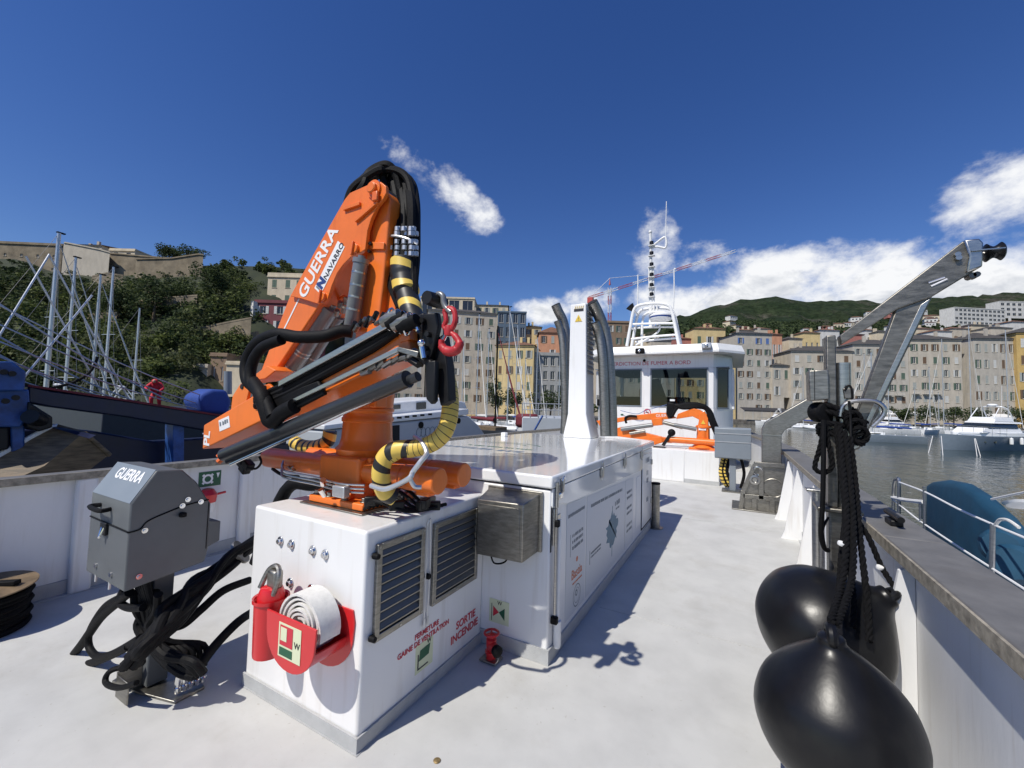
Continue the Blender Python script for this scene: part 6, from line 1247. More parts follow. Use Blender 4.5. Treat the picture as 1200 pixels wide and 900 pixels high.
def leaves(mb, c, rx, rz, n, s, rnd, lumps=7):
    ctr = [(Vector((rnd.gauss(0, .45)*rx, rnd.gauss(0, .45)*rx, rnd.gauss(0, .40)*rz)), rnd.uniform(.38, .62)) for _ in range(lumps)]
    for i in range(n):
        o, q = ctr[i % lumps]; d = Vector((rnd.gauss(0, 1), rnd.gauss(0, 1), rnd.gauss(0, 1))).normalized()*(rnd.random()**.35)*q
        p = c+o+Vector((d.x*rx, d.y*rx, d.z*rz)); a = Vector((rnd.gauss(0, 1), rnd.gauss(0, 1), rnd.gauss(0, .7))).normalized(); u, w = orth(a); k = s*rnd.uniform(.6, 1.3)
        v = len(mb.v); mb.v += [p-u*k*.5, p+w*k*.32, p+u*k*.5, p-w*k*.32]; mb.f.append((v, v+1, v+2, v+3))
def raw(mb, name, m_, org=(0, 0, 0), parent=None):
    me = bpy.data.meshes.new(name); o_ = Vector(org); me.from_pydata([v-o_ for v in mb.v], [], mb.f); me.materials.append(MATS[m_]); o = bpy.data.objects.new(name, me); C.objects.link(o)
    if parent: o.parent = parent
    else: o.location = org
    o['_o'] = [0, 0, 0]; return o
rnd = random.Random(77)
A_, B_, O_ = MB(), MB(), MB()
for i in range(560):
    px = rnd.uniform(-120, 410); f = rnd.random()**.9; d0, d1 = lerp_tab(HD0, px), lerp_tab(HD1, px); D = d0+(d1-d0)*(.05+.95*f)
    if px < 235 and f > .70:
        if f < .93: p = gxy(px, D, hill_z(px, D)); leaves(B_, p+Vector((0, 0, .4)), 1.6, .8, 120, .45, rnd, 4)
        continue
    if 285 < px < 360 and f > .12 and f < .85: continue
    if 150 < px < 290 and f < .13 and rnd.random() < .6: continue
    p = gxy(px, D, hill_z(px, D)); r = rnd.uniform(1.5, 3.0)*(1 if f < .85 else .6); leaves(rnd.choice((A_, A_, B_, B_, O_)), p+Vector((0, 0, r*.7)), r*1.15, r*rnd.uniform(.8, 1.3), 280, rnd.choice((.45, .55, .7)), rnd)
tag(raw(A_, 'wooded_slope', 'foliage'), 'dense green wood covering the slope below the citadel', 'trees', kind='stuff'); tag(raw(O_, 'wooded_slope', 'foliage_olive'), 'pale olive trees scattered over the slope below the citadel', 'trees', kind='stuff'); tag(raw(B_, 'wooded_slope', 'foliage_dark'), 'darker evergreens mixed through the slope below the citadel', 'trees', kind='stuff')
Cc = MB()
for i in range(150):
    px = rnd.uniform(740, 1230); D = rnd.uniform(170, 330); z = hill_z(px, min(D, 255)); p = gxy(px, D, z+1); r = rnd.uniform(2, 4.5); leaves(Cc, p, r*1.2, r*.8, 110, 1.3, rnd, 4)
for i in range(60):
    px = rnd.uniform(430, 740); D = rnd.uniform(120, 175); z = hill_z(px, D); leaves(Cc, gxy(px, D, z+1), 3, 2.6, 120, 1.0, rnd, 4)
tag(raw(Cc, 'slope_shrubs', 'foliage_dark'), 'shrubs and trees between the houses on the slope', 'shrubs', kind='stuff')
Dd = MB()
for i in range(420):
    px = rnd.uniform(780, 1260); D = rnd.uniform(330, 760); py = 390-(D-330)/28; p = atd(px, py+2, D); r = rnd.uniform(5, 11); leaves(Dd, p, r*1.4, r*.6, 60, 3.2, rnd, 4)
tag(raw(Dd, 'mountain_scrub', 'foliage_dark'), 'dark scrub and woodland on the mountain foot', 'scrub', kind='stuff')
def tree(px, D, zb, h, rx, rz, label, m_='foliage', name='tree', nl=1500, s=.42, group=None, cz=None):
    p = gxy(px, D, zb); t = thing(name, p, label, 'tree', group); rn = random.Random(int(px*3))
    b_ = MB(); cz = cz or h*.45
    b_.tube([p, p+Vector((.1, 0, h*.3)), p+Vector((0, .1, h*.7))], [h*.035, h*.028, h*.012], 8)
    for k in range(5): a = k*1.3; b_.tube([p+Vector((0, 0, h*(.35+.06*k))), p+Vector((math.cos(a)*rx*.5, math.sin(a)*rx*.5, h*(.55+.06*k)))], [h*.014, h*.005], 6)
    b_.build('trunk', 'wood', t); l = MB(); leaves(l, p+Vector((0, 0, h-rz*.9)), rx, rz, nl, s, rn, 12); c = raw(l, 'crown', m_, p, t); c.location = (0, 0, 0)
G = 'round trees along the quay'
for px, h, rx, lab in ((1058, 5.0, 2.2, 'leftmost round quay tree, beside the white shop front'), (1086, 6.2, 3.3, 'largest round quay tree in front of the cafe'), (1117, 6.0, 3.0, 'round quay tree second from the motor yacht'), (1142, 5.6, 3.0, 'round quay tree just behind the yacht windscreen'), (1197, 6.0, 3.2, 'round quay tree at the right edge of the photo')): tree(px, 119, QZ, h, rx, h*.42, lab, 'foliage_dark', group=G)
for px, D, h, rx, lab in ((583, 100, 7, 3.2, 'bushy tree at the foot of the yellow house, left'), (603, 99, 6, 2.6, 'bushy tree at the foot of the yellow house, right'), (645, 100, 6.5, 3.2, 'dark tree in front of the grey concrete building')): tree(px, D, QZ, h, rx, h*.45, lab, 'foliage_dark', group='trees at the foot of the centre houses')
z = atd(190, 300, 110).z
tree(182, 110, z-4.6, 8.0, 3.4, 2.0, 'dark umbrella pine on the bastion, left one', 'foliage_dark', nl=1300, group='umbrella pines on the bastion'); tree(196, 111, z-4.6, 7.0, 2.5, 1.4, 'dark umbrella pine on the bastion, middle one', 'foliage_dark', nl=900, group='umbrella pines on the bastion'); tree(212, 110, z-4.6, 7.6, 3.0, 1.6, 'dark umbrella pine on the bastion, right one', 'foliage_dark', nl=1200, group='umbrella pines on the bastion')
tree(130, 84, hill_z(130, 84), 8, 3.4, 3.6, 'tall pine in the middle of the slope', 'foliage_dark', nl=2200, s=.5); tree(172, 86, hill_z(172, 86), 9.5, 4.0, 4.4, 'tallest dark pine below the bastion', 'foliage_dark', nl=2600, s=.5); tree(236, 94, hill_z(236, 94), 7.5, 3.2, 3.4, 'dark pine right of the bastion', 'foliage_dark', nl=2000, s=.5); tree(275, 84, hill_z(275, 84), 6, 2.6, 2.8, 'pale green tree beside the maroon house', 'foliage', nl=1500, s=.45)
# ================================================================== tower crane over the town
t = thing('tower_crane', gxy(714, 300, 10), 'red and white tower crane standing over the town', 'tower crane')
mat('crane_red', (.45, .06, .05), .5)
def lattice(A, B, w, seg, nm, mats):
    d = (B-A).normalized(); u, v = orth(d); L = (B-A).length
    cs = [u*w/2+v*w/2, u*w/2-v*w/2, -u*w/2-v*w/2, -u*w/2+v*w/2]
    for k in range(seg):
        m_ = MB(); p, q = A+d*L*k/seg, A+d*L*(k+1)/seg
        for c in cs: m_.tube([p+c, q+c], w*.075, 5)
        for i in range(4):
            m_.tube([p+cs[i], q+cs[(i+1) % 4]], w*.045, 4); m_.tube([p+cs[i], p+cs[(i+1) % 4]], w*.045, 4)
        m_.build(nm, mats[k % len(mats)], t)
D = 300
lattice(gxy(714, D, 5), atd(714.5, 337, D), 2.0, 14, 'mast_section', ['crane_red', 'white_paint'])
lattice(atd(690, 349, D), atd(862, 294, D), 1.5, 10, 'jib_section', ['crane_red', 'white_paint'])
p = atd(714.5, 334, D); MB().cyl(p, p+Vector((0, 0, 5)), .8, .1, 5).build('tower_top', 'crane_red', t); MB().cbox(atd(692, 352, D), (4, 3, 4)).build('counterweight', 'crane_red', t)
MB().tube([p+Vector((0, 0, 5)), atd(780, 320, D)], .15, 4).build('tie_rod', 'white_paint', t); MB().tube([p+Vector((0, 0, 5)), atd(692, 348, D)], .15, 4).build('tie_rod', 'white_paint', t)
# ================================================================== boats
def local(name, loc, rz, label, cat, group=None):
    t = thing(name, loc, label, cat, group); t['_o'] = [0, 0, 0]; t.rotation_euler.z = rz; return t
def hull_mb(L, B, fb, draft=.35, flare=.85, n=14, bow=.5, stern=.8):
    b_ = MB(); vs = []
    for i in range(n+1):
        f = i/n; x = -L/2+L*f; w = B/2*(min(1, (stern+(1-stern)*min(1, f/.35)))*(1-max(0, (f-.45)/.55)**2.2)); sh = fb*(1+.28*max(0, f-.3)**1.5)
        xx = x+ (.10*L*max(0, f-.75)/.25*0)
        vs += [(x-.05*L*max(0, f-.7), -w*flare*.8, -draft), (x, -w*flare, .05), (x+.02*L*f*f, -max(w, .02), sh), (x+.02*L*f*f, max(w, .02), sh), (x, w*flare, .05), (x-.05*L*max(0, f-.7), w*flare*.8, -draft)]
    fs = []
    for i in range(n):
        a, c = 6*i, 6*i+6
        for k in range(5): fs.append((a+k, c+k, c+k+1, a+k+1))
    fs += [(0, 1, 2, 3, 4, 5), tuple(6*n+k for k in (5, 4, 3, 2, 1, 0))]
    return b_.add(vs, fs)
def sailboat(px, D, L, rz, label, hullm='boat_white', mast=None, mr_=.07, cover='blue_sail', boom=True, group='moored sailing boats', z=ZW, furl=True, lite=False):
    p = gxy(px, D, z); t = local('sailing_boat', p, rz, label, 'sailing boat', group); B = L*.31; fb = L*.105
    mast = mast or L*1.25
    hull_mb(L, B, fb).build('hull', hullm, t, smooth=50)
    MB().prism([(-.05*L, -B*.27, 0), (.22*L, -B*.16, 0), (.27*L, 0, 0), (.22*L, B*.16, 0), (-.05*L, B*.27, 0)], (0, 0, fb*.95), (0, 0, fb+.32)).build('cabin', 'boat_white', t, .06)
    for s in (-1, 1): MB().box((0, s*B*.262, fb+.1), (.14*L, s*B*.255+s*.02, fb+.22)).build('cabin_window', 'window_glass', t)
    MB().tube([(.08*L, 0, fb+.2), (.08*L, 0, mast*.6), (.08*L, 0, mast)], [mr_, mr_*.95, mr_*.75], 8).build('mast', 'alu', t)
    for s in (-1, 1): MB().tube([(.08*L, s*B*.45, fb), (.08*L, s*.55, mast*.55), (.08*L, 0, mast*.97)], .012, 4).build('shroud', 'dull_steel', t)
    for k in (.38, .62): MB().tube([(.08*L, -.6, mast*k), (.08*L, .6, mast*k)], .02, 5).build('spreader', 'alu', t)
    if furl: MB().tube([(.49*L, 0, fb+.6), (.3*L, 0, mast*.5), (.09*L, 0, mast*.95)], [.055, .05, .02], 7).build('furled_headsail', 'canvas', t)
    MB().tube([(-.49*L, 0, fb), (.08*L, 0, mast)], .01, 4).build('backstay', 'dull_steel', t)
    if boom: MB().tube([(.07*L, 0, fb+1.1), (-.2*L, 0, fb+1.05), (-.36*L, 0, fb+1.0)], [.15, .13, .09], 9).build('boom_cover', cover, t)
    for s in (-1, 1):
        for k in range(5): x = -.42*L+k*.2*L; w_ = B/2*(1-max(0, (x/L+.5-.45)/.55)**2.2)*.95; MB().tube([(x, s*w_, fb), (x, s*w_, fb+.6)], .012, 5).build('stanchion', 'steel', t)
    MB().box((.08*L-.1, -.08, mast), (.08*L+.25, .08, mast+.06)).build('masthead', 'black', t)
    return t
# left-hand masts above the dark beam
for (px, top, D, L, mr_, rz, lab) in ((30, 262, 22, 9, .115, 1.2, 'sailing boat with the tallest thick mast at the far left'), (56, 293, 24, 9, .085, 1.3, 'sailing boat with the second mast from the left'), (87, 315, 25, 9, .085, 1.1, 'sailing boat with the third mast from the left'), (103, 305, 27, 10, .085, 1.25, 'sailing boat with the fourth mast from the left'), (142, 357, 28, 8, .07, 1.2, 'sailing boat with the short mast left of the red figure')):
    lean = (top-455)/6000; topz = atd(px+(px < 200)*8, top, D).z
    sailboat(px, D, L, rz+.6, lab, mast=topz-ZW, mr_=mr_, furl=(px in (30, 87, 56)), group='moored sailing boats')
# centre boats
for (px, top, D, L, rz, lab, hm, cv) in ((512, 372, 50, 9, -.9, 'sailing boat with a pale mast behind the crane hook', 'boat_white', 'canvas'), (556, 368, 52, 10, -.7, 'sailing boat with the slim mast before the big tenement', 'boat_white', 'tan_sail'), (590, 360, 45, 10, -.5, 'white sailing boat with red sail cover left of the vent tower', 'boat_white', 'maroon'), (612, 420, 60, 8, -.6, 'small sailing boat before the grey concrete building', 'boat_white', 'blue_sail'), (652, 415, 62, 8, -.6, 'small sailing boat hard against the vent tower', 'boat_white', 'canvas'), (540, 400, 66, 9, -.8, 'sailing boat with a low mast before the beige tenement', 'boat_white', 'blue_sail'), (626, 395, 70, 9, -.7, 'far sailing boat between yellow house and concrete building', 'boat_white', 'canvas'), (568, 385, 58, 9, -.6, 'sailing boat with plain mast just left of the black ketch', 'boat_white', 'canvas'), (525, 360, 60, 10, -.8, 'sailing boat with the tallest centre mast before the tenement', 'boat_white', 'blue_sail'), (602, 380, 64, 9, -.7, 'sailing boat whose mast crosses the yellow house', 'boat_white', 'canvas')):
    sailboat(px, D, L, rz, lab, hm, mast=atd(px, top, D).z-ZW, cover=cv, mr_=.075)
p = gxy(577, 40, ZW); t = local('ketch', p, -.4, 'dark wooden ketch with black mast and rusty red sail', 'sailing boat', 'moored sailing boats')
hull_mb(10, 3, 1.1).build('hull', 'hull_dark', t, smooth=50); MB().tube([(.5, 0, .8), (.5, 0, 11.2)], .09, 8).build('mast', 'black', t); MB().tube([(4.9, 0, 1.3), (2.8, .2, 5), (.6, 0, 10.5)], [.09, .08, .03], 7).build('furled_headsail', 'maroon', t); MB().tube([(.4, 0, 2.1), (-3.6, 0, 2.2)], [.2, .14], 9).build('boom_cover', 'maroon', t); MB().prism([(-2, -.8, 0), (1.5, -.7, 0), (1.5, .7, 0), (-2, .8, 0)], (0, 0, 1.0), (0, 0, 1.5)).build('cabin', 'wood', t, .05)
# right-hand boats
for (px, top, D, L, rz, lab, hm, mt) in ((1030, 412, 56, 9, 2.6, 'sailing boat with blue-grey hull and white fenders under the davit', 'boat_hull_blue', None), (1110, 396, 98, 9, 2.9, 'far sailing boat with tall mast before the balconied house', 'boat_white', None), (1135, 380, 80, 10, .3, 'sailing boat with the tall mast left of the motor yacht screen', 'boat_white', None), (1178, 385, 84, 10, .2, 'sailing boat with tall mast behind the motor yacht stern', 'boat_white', None), (1018, 414, 90, 9, 3.0, 'sailing boat masted beside the davit brace', 'boat_white', None), (962, 460, 100, 7, .1, 'small white boat left of the davit post', 'boat_white', None), (1075, 455, 100, 7, 3.1, 'small moored boat before the quay trees', 'boat_white', None), (1098, 460, 102, 7, .2, 'small moored boat left of the yacht bow', 'boat_white', None), (1046, 420, 84, 8, 2.8, 'sailing boat between the shop front and the yacht', 'boat_white', None), (1088, 430, 88, 8, .4, 'sailing boat with short mast before the largest quay tree', 'boat_white', None), (945, 430, 96, 8, 2.9, 'sailing boat masted before the fewest-windowed house', 'boat_white', None)):
    s = sailboat(px, D, L, rz+yaw, lab, hm, mast=atd(px, top, D).z-ZW, mr_=.09)
    if px == 1030:
        for k in range(4): MB().lathe([(0, -.4), (.14, -.34), (.15, 0), (.14, .3), (0, .4)], (-3+k*1.1, -1.36, .62), n=10).build('fender', 'white_paint', s)
def rib(px, D, rz, label):
    t = local('inflatable_boat', gxy(px, D, ZW), rz, label, 'inflatable boat', 'inflatable boats'); 
    P = [(-2.6, -.9, .5), (0, -1, .5), (1.8, -.7, .6), (2.7, 0, .75), (1.8, .7, .6), (0, 1, .5), (-2.6, .9, .5)]; MB().tube(smoothp(P, 5), .28, 10).build('tube', 'boat_white', t)
    MB().prism([(-2.6, -.7, .2), (1.8, -.5, .2), (2.3, 0, .3), (1.8, .5, .2), (-2.6, .7, .2)], (0, 0, 0), (0, 0, .2)).build('floor', 'boat_grey', t); MB().box((-.6, -.4, .4), (.1, .4, 1.3)).build('console', 'boat_white', t, .1); MB().box((-2.9, -.3, .3), (-2.4, .3, 1.4)).build('outboard_motor', 'black', t, .1)
    MB().tube(smoothp([(-2.0, -.7, .7), (-2.0, -.7, 1.9), (-2, .7, 1.9), (-2, .7, .7)], 4), .05, 6).build('roll_bar', 'boat_white', t)
rib(940, 92, .4, 'white inflatable boat left of the winch stand column'); rib(955, 88, 2.2, 'white inflatable boat nearest the davit post'); rib(1012, 92, 1.2, 'white inflatable boat behind the blue-grey sailing boat')
def cruiser(px, D, L, rz, label, hm='boat_white', z=ZW, name='motor_yacht', big=False, group='motor boats in the harbour'):
    t = local(name, gxy(px, D, z), rz, label, 'motor boat', group); B = L*.32; fb = L*.13
    hull_mb(L, B, fb, flare=.78).build('hull', hm, t, smooth=50)
    h_ = MB(); 
    MB().prism([(-.42*L, -B*.42, 0), (.05*L, -B*.40, 0), (.32*L, -B*.10, 0), (.34*L, 0, 0), (.32*L, B*.10, 0), (.05*L, B*.40, 0), (-.42*L, B*.42, 0)], (0, 0, fb*1.02), (0, 0, fb*1.35)).build('foredeck', 'boat_white', t, .08)
    def frus(x0, x1, w, z0, z1, sl_, m_, nm, sb=.1):
        return MB().add([(x0, -w, z0), (x1, -w, z0), (x1, w, z0), (x0, w, z0), (x0+sb, -w*.88, z1), (x1-sl_, -w*.86, z1), (x1-sl_, w*.86, z1), (x0+sb, w*.88, z1)], [(3, 2, 1, 0), (4, 5, 6, 7), (0, 1, 5, 4), (1, 2, 6, 5), (2, 3, 7, 6), (3, 0, 4, 7)]).build(nm, m_, t, .05)
    frus(-.38*L, .16*L, B*.38, fb*1.3, fb*1.3+.55, .6, 'boat_white', 'cabin'); frus(-.34*L, .07*L, B*.36, fb*1.3+.551, fb*1.3+1.05, .7, 'window_glass', 'cabin_glass'); frus(-.40*L, .0*L, B*.37, fb*1.3+1.051, fb*1.3+1.25, .1, 'boat_white', 'flybridge_deck')
    frus(-.30*L, -.03*L, B*.33, fb*1.3+1.251, fb*1.3+1.75, .35, 'boat_white', 'flybridge')
    zt_ = fb*1.3+1.75
    for s in (-1, 1):
        MB().tube(smoothp([(-.30*L, s*B*.30, zt_-.2), (-.24*L, s*B*.28, zt_+.9), (-.2*L, s*B*.2, zt_+1.2), (-.2*L, 0, zt_+1.25)], 5), .06, 7).build('arch_leg', 'boat_white', t); MB().tube([(-.05*L, s*B*.28, zt_-.1), (-.14*L, s*B*.25, zt_+1.05)], .05, 6).build('arch_leg', 'boat_white', t)
        P = [(-.1*L+k*.09*L, s*(B*.47*(1-max(0, ((-.1*L+k*.09*L)/L+.5-.45)/.55)**2.2)), fb*1.22+.05*k) for k in range(7)]
        MB().tube([Vector(q)+Vector((0, 0, .65)) for q in P], .02, 5).build('rail', 'steel', t)
        for q in P: MB().tube([q, Vector(q)+Vector((0, 0, .65))], .016, 5).build('rail_post', 'steel', t)
        for k in range(3): MB().lathe([(0, -.4), (.15, -.34), (.16, 0), (.14, .3), (0, .4)], (-.4*L+k*.14*L, s*(B*.5+.12), fb*.75), n=10).build('fender', 'white_paint', t)
        for k in range(2): MB().cyl((.05*L+k*.1*L, s*B*.435*(1-.12*k), fb*.65), (.05*L+k*.1*L, s*B*.475*(1-.13*k), fb*.65), .12, n=12).build('porthole', 'window_glass', t)
    MB().lathe([(0, 0), (.4, .02), (.45, .15), (.3, .28), (0, .3)], (-.2*L, 0, zt_+1.25), n=16).build('radar_dome', 'boat_white', t); MB().tube([(-.26*L, .4, zt_+.6), (-.26*L, .5, zt_+3.6)], .02, 5).build('aerial', 'white_paint', t)
    return t
cruiser(1146, 47, 11.5, math.pi+yaw+.22, 'white flybridge motor yacht with grey-blue hull at right', 'boat_hull_blue')
cruiser(985, 98, 9, math.pi+yaw+.3, 'white motor boat behind the davit post'); cruiser(1050, 104, 9, yaw+.1, 'far white motor boat under the quay trees'); cruiser(905, 112, 8, yaw+2.4, 'white motor boat right of the wheelhouse')
cruiser(90, 48, 8, 1.2, 'white motor boat seen under the dark blue beam, left'); cruiser(160, 50, 8, 1.0, 'white motor boat seen under the dark blue beam, right'); cruiser(530, 74, 9, .4, 'white motor boat below the town centre, left of the yellow house')
# mooring lines of the yacht
t = thing('mooring_lines', gxy(1096, 44, ZW), 'pale mooring lines from the yacht bow into the water', 'rope')
for a, b_ in (((1093, 511), (1088, 527)), ((1103, 511), (1105, 530)), ((1142, 514), (1145, 531)), ((1143, 514), (1149, 531))): q = atz(b_[0], b_[1]+4, ZW); A = atd(*a, 43.0); MB().tube([A, q], .03, 5).build('line', 'canvas', t)
# grey work launch beyond the left bulwark
X_ = -7.6
t = thing('work_launch', atx(500, 530, X_), 'pale grey launch with black fender slots behind the crane', 'launch', 'boats moored alongside')
def xp(pts, x): return [atx(a, b_, x) for a, b_ in pts]
MB().prism(xp([(380, 505), (447, 497), (548, 487), (560, 497), (576, 520), (570, 560), (380, 580)], X_), (0, 0, 0), (-2.4, 0, 0)).build('hull', 'boat_grey', t, .05)
MB().prism(xp([(380, 498), (448, 489), (549, 479), (549, 486), (448, 496), (380, 504)], X_+.03), (0, 0, 0), (-2.4, 0, 0)).build('deck_edge', 'boat_white', t, .02)
MB().prism(xp([(440, 489), (452, 472), (520, 466), (545, 471), (548, 479)], X_-.5), (0, 0, 0), (-1.5, 0, 0)).build('cabin', 'boat_white', t, .04)
for a in (458, 488): MB().prism(xp([(a, 472+(a == 458)*3), (a+11, 471+(a == 458)*3), (a+11, 479), (a, 480)], X_-.49), (0, 0, 0), (.015, 0, 0)).build('window', 'window_glass', t)
for a, b_ in ((493, 498), (537, 493)): p = atx(a, b_, X_+.005); MB().lathe([(0, 0), (.09, .0), (.09, .03), (0, .03)], p, (1, 0, 0), 14).build('fairlead_hole', 'black', t)
MB().prism(xp([(448, 500), (468, 498), (468, 516), (448, 518)], X_+.004), (0, 0, 0), (.01, 0, 0)).build('dark_recess', 'dark_inside', t)
for k in range(7): p = atx(450+k*9, 491.5-k*1.0, X_+.034); MB().cbox(p, (.01, .16, .05)).build('scupper', 'black', t)
for k in range(6): p = atx(491+k*5.2, 507-k*.5, X_+.006); MB().tube([p+Vector((0, .10*math.cos(a), .13*math.sin(a))) for a in [2*math.pi*i/14 for i in range(14)]], .007, 5, True).build('hull_marking', 'print_grey', t)
# small pontoon clutter in the centre: white deck boat with blue ladder
t = thing('grey_barge', atd(640, 505, 24), 'grey barge with railing beside the vent tower', 'barge', 'boats moored alongside')
P = [gxy(612, 23, ZW), gxy(668, 23, ZW), gxy(676, 27, ZW), gxy(622, 28, ZW)]; zt_ = atd(640, 489, 23).z
MB().prism(P, (0, 0, 0), (0, 0, zt_-ZW)).build('hull', 'boat_grey', t, .05)
for k in range(7): q = P[0].lerp(P[1], k/6); MB().tube([Vector((q.x, q.y, zt_)), Vector((q.x, q.y, zt_+.75))], .025, 6).build('rail_post', 'alu', t)
for dz in (.4, .75): MB().tube([Vector((P[0].x, P[0].y, zt_+dz)), Vector((P[1].x, P[1].y, zt_+dz))], .025, 6).build('rail', 'alu', t)
MB().tube([atd(622, 512, 22.5), atd(636, 487, 22.5)], .06, 6).build('boarding_ladder', 'blue_paint', t)
MB().cbox(atd(618, 493, 24), (1.2, 1, .8)).build('covered_gear', 'maroon', t, .2)
# ------------------------------------------------------------------ sailing boat with the blue cover alongside to starboard
t = thing('covered_yacht', (2.6, 5.5, ZW), 'moored yacht with large blue canvas cover outside the right bulwark', 'yacht', 'boats moored alongside')
MB().prism([(1.35, 1.0, 0), (1.45, 4.5, 0), (1.75, 6.5, 0), (2.15, 7.9, 0), (2.6, 8.4, 0), (3.1, 7.8, 0), (3.6, 6.0, 0), (3.9, 3.0, 0), (3.9, 0, 0), (1.5, 0, 0)], (0, 0, ZW-.3), (0, 0, .06)).build('hull', 'boat_white', t, .08, seg=3)
cov = [(1085.5, 640), (1084, 600), (1084.5, 577), (1087.5, 568), (1094, 564.5), (1112, 563), (1130, 567), (1148, 578), (1163, 590), (1180, 606), (1196, 628), (1215, 665), (1240, 720), (1240, 800), (1130, 700)]
prof_ = xp(cov, 1.95); n = len(prof_); vs = []; K_ = 9; ctr_ = sum(prof_, Vector())/n
for k in range(K_):
    f = k/(K_-1); s = 1-.16*abs(2*f-1)**3
    for p in prof_: q = ctr_+(p-ctr_)*s; vs.append(Vector((1.90+.15*f, q.y, q.z+.008*math.sin(p.y*7+k))))
MB().add(vs, [tuple(range(n))[::-1], tuple(range((K_-1)*n, K_*n))]+[(k*n+i, k*n+(i+1) % n, (k+1)*n+(i+1) % n, (k+1)*n+i) for k in range(K_-1) for i in range(n)]).build('canvas_cover', 'blue_cover', t, smooth=60)
MB().lathe([(0, 0), (.10, .01), (.12, .03), (0, .035)], atx(1160, 593, 1.93)+Vector((.2, 0, .02)), (0, .5, 1), 14).build('deck_light', 'white_paint', t)
for a, b_ in ((1168, 641), (1180, 660)): p = atx(a, b_, 1.66); MB().lathe([(.10, -.06), (.13, 0), (.13, .1), (.1, .14)], p+Vector((.06, 0, 0)), (-.6, -.8, .2), 18).build('winch_bulge', 'blue_cover', t)
SX = 1.52
def sp(pts, r, nm, m_='steel'): MB().tube(smoothp([atx(a, b_, SX) for a, b_ in pts], 4), r, 7).build(nm, m_, t)
sp([(1046.5, 604), (1047, 575), (1048.5, 563.5), (1051, 562), (1053.5, 565), (1053.5, 608)], .016, 'pulpit_tube'); sp([(1046, 583), (1060, 586), (1083, 588.5)], .02, 'pulpit_seat', 'white_paint'); sp([(1079, 588), (1079, 608)], .014, 'pulpit_tube')
sp([(1053.5, 565), (1085, 577), (1122, 596), (1162, 614), (1200, 630), (1260, 656)], .008, 'lifeline', 'white_paint'); sp([(1047, 586), (1072, 606), (1086, 616), (1122, 640), (1164, 667), (1200, 690), (1260, 728)], .008, 'lifeline', 'white_paint')
sp([(1083.5, 570), (1084, 605), (1083.5, 636)], .014, 'stanchion'); sp([(1163.5, 614), (1162.5, 660), (1162, 692)], .014, 'stanchion')
sp([(1162, 585), (1180, 581), (1200, 577), (1260, 566)], .007, 'stay', 'white_paint'); sp([(1166, 616), (1172, 609), (1182, 610), (1194, 618)], .010, 'jib_sheet', 'canvas')
sp([(1040, 604), (1046, 601), (1053, 610), (1047, 607)], .022, 'coiled_line', 'canvas')
# ------------------------------------------------------------------ blue fishing boat alongside to port
X_ = -8.2
t = thing('fishing_boat', (X_, 2, ZW), 'dark blue fishing boat with long beam behind the left bulwark', 'fishing boat', 'boats moored alongside')
MB().prism(xp([(-120, 520), (60, 500), (110, 505), (180, 517), (262, 512), (340, 520), (345, 640), (-120, 700)], X_-.6), (0, 0, 0), (-.25, 0, 0)).build('hull_side', 'navy', t, .03)
MB().prism(xp([(33, 452), (60, 458), (150, 470), (250, 486), (336, 500), (336, 522), (250, 506), (150, 489), (60, 477), (33, 472)], X_), (0, 0, 0), (-.35, 0, 0)).build('beam', 'navy', t, .02)
MB().prism(xp([(33, 450.5), (150, 468), (336, 498.5), (336, 500.5), (150, 470.5), (33, 453)], X_+.03), (0, 0, 0), (-.4, 0, 0)).build('beam_rail', 'maroon', t)
MB().prism(xp([(203, 490), (216, 492), (216, 560), (203, 560)], X_-.1), (0, 0, 0), (-.3, 0, 0)).build('post', 'blue_paint', t, .01)
for k, (poly, m_, dx) in enumerate((([(-30, 424), (8, 424), (24, 436), (22, 458), (-30, 458)], 'blue_paint', .25), ([(-30, 458), (30, 456), (32, 484), (20, 500), (-30, 500)], 'blue_paint', .15), ([(10, 484), (28, 484), (28, 525), (12, 530)], 'blue_paint', .05), ([(28, 470), (40, 478), (56, 488), (56, 500), (40, 505), (26, 500)], 'black_steel', .2), ([(-30, 500), (8, 500), (8, 526), (-30, 530)], 'black_steel', .1))):
    MB().prism(xp(poly, X_), (dx, 0, 0), (-.3, 0, 0)).build('gantry_plate', m_, t, .02)
for a, b_ in ((4, 436), (14, 438), (18, 466), (6, 470)): p = atx(a, b_, X_+.27); MB().cyl(p, p+Vector((.03, 0, 0)), .035, n=10).build('bolt', 'black_steel', t)
MB().cyl(atx(35, 488, X_+.3), atx(50, 494, X_+.1), .09, n=12).build('winch_drum', 'black_steel', t)
# rigging wires sweeping down to the right
for k, (a, b_) in enumerate((((-40, 338), (272, 476)), ((-40, 362), (262, 482)), ((-40, 384), (250, 484)), ((-40, 402), (210, 484)), ((-40, 418), (110, 465)), ((-20, 425), (58, 298)), ((20, 452), (108, 346)), ((-40, 330), (200, 470)), ((-40, 372), (180, 478)), ((-40, 395), (140, 470)), ((30, 300), (120, 462)), ((58, 300), (150, 466)))):
    A, B = atx(*a, X_-.3-.05*k), atx(*b_, X_-.5-.05*k); n = 8; MB().tube([A.lerp(B, i/n)-Vector((0, 0, .10*math.sin(math.pi*i/n))) for i in range(n+1)] if k < 5 or k in (7, 8, 9) else [A, B], .010 if k < 5 else .013, 6).build('rigging_wire', 'alu', t)
hose([atx(*a, X_-.8) for a in ((60, 455), (86, 448), (104, 437), (112, 425), (114, 418))], .02, 'cable', 'black', t)
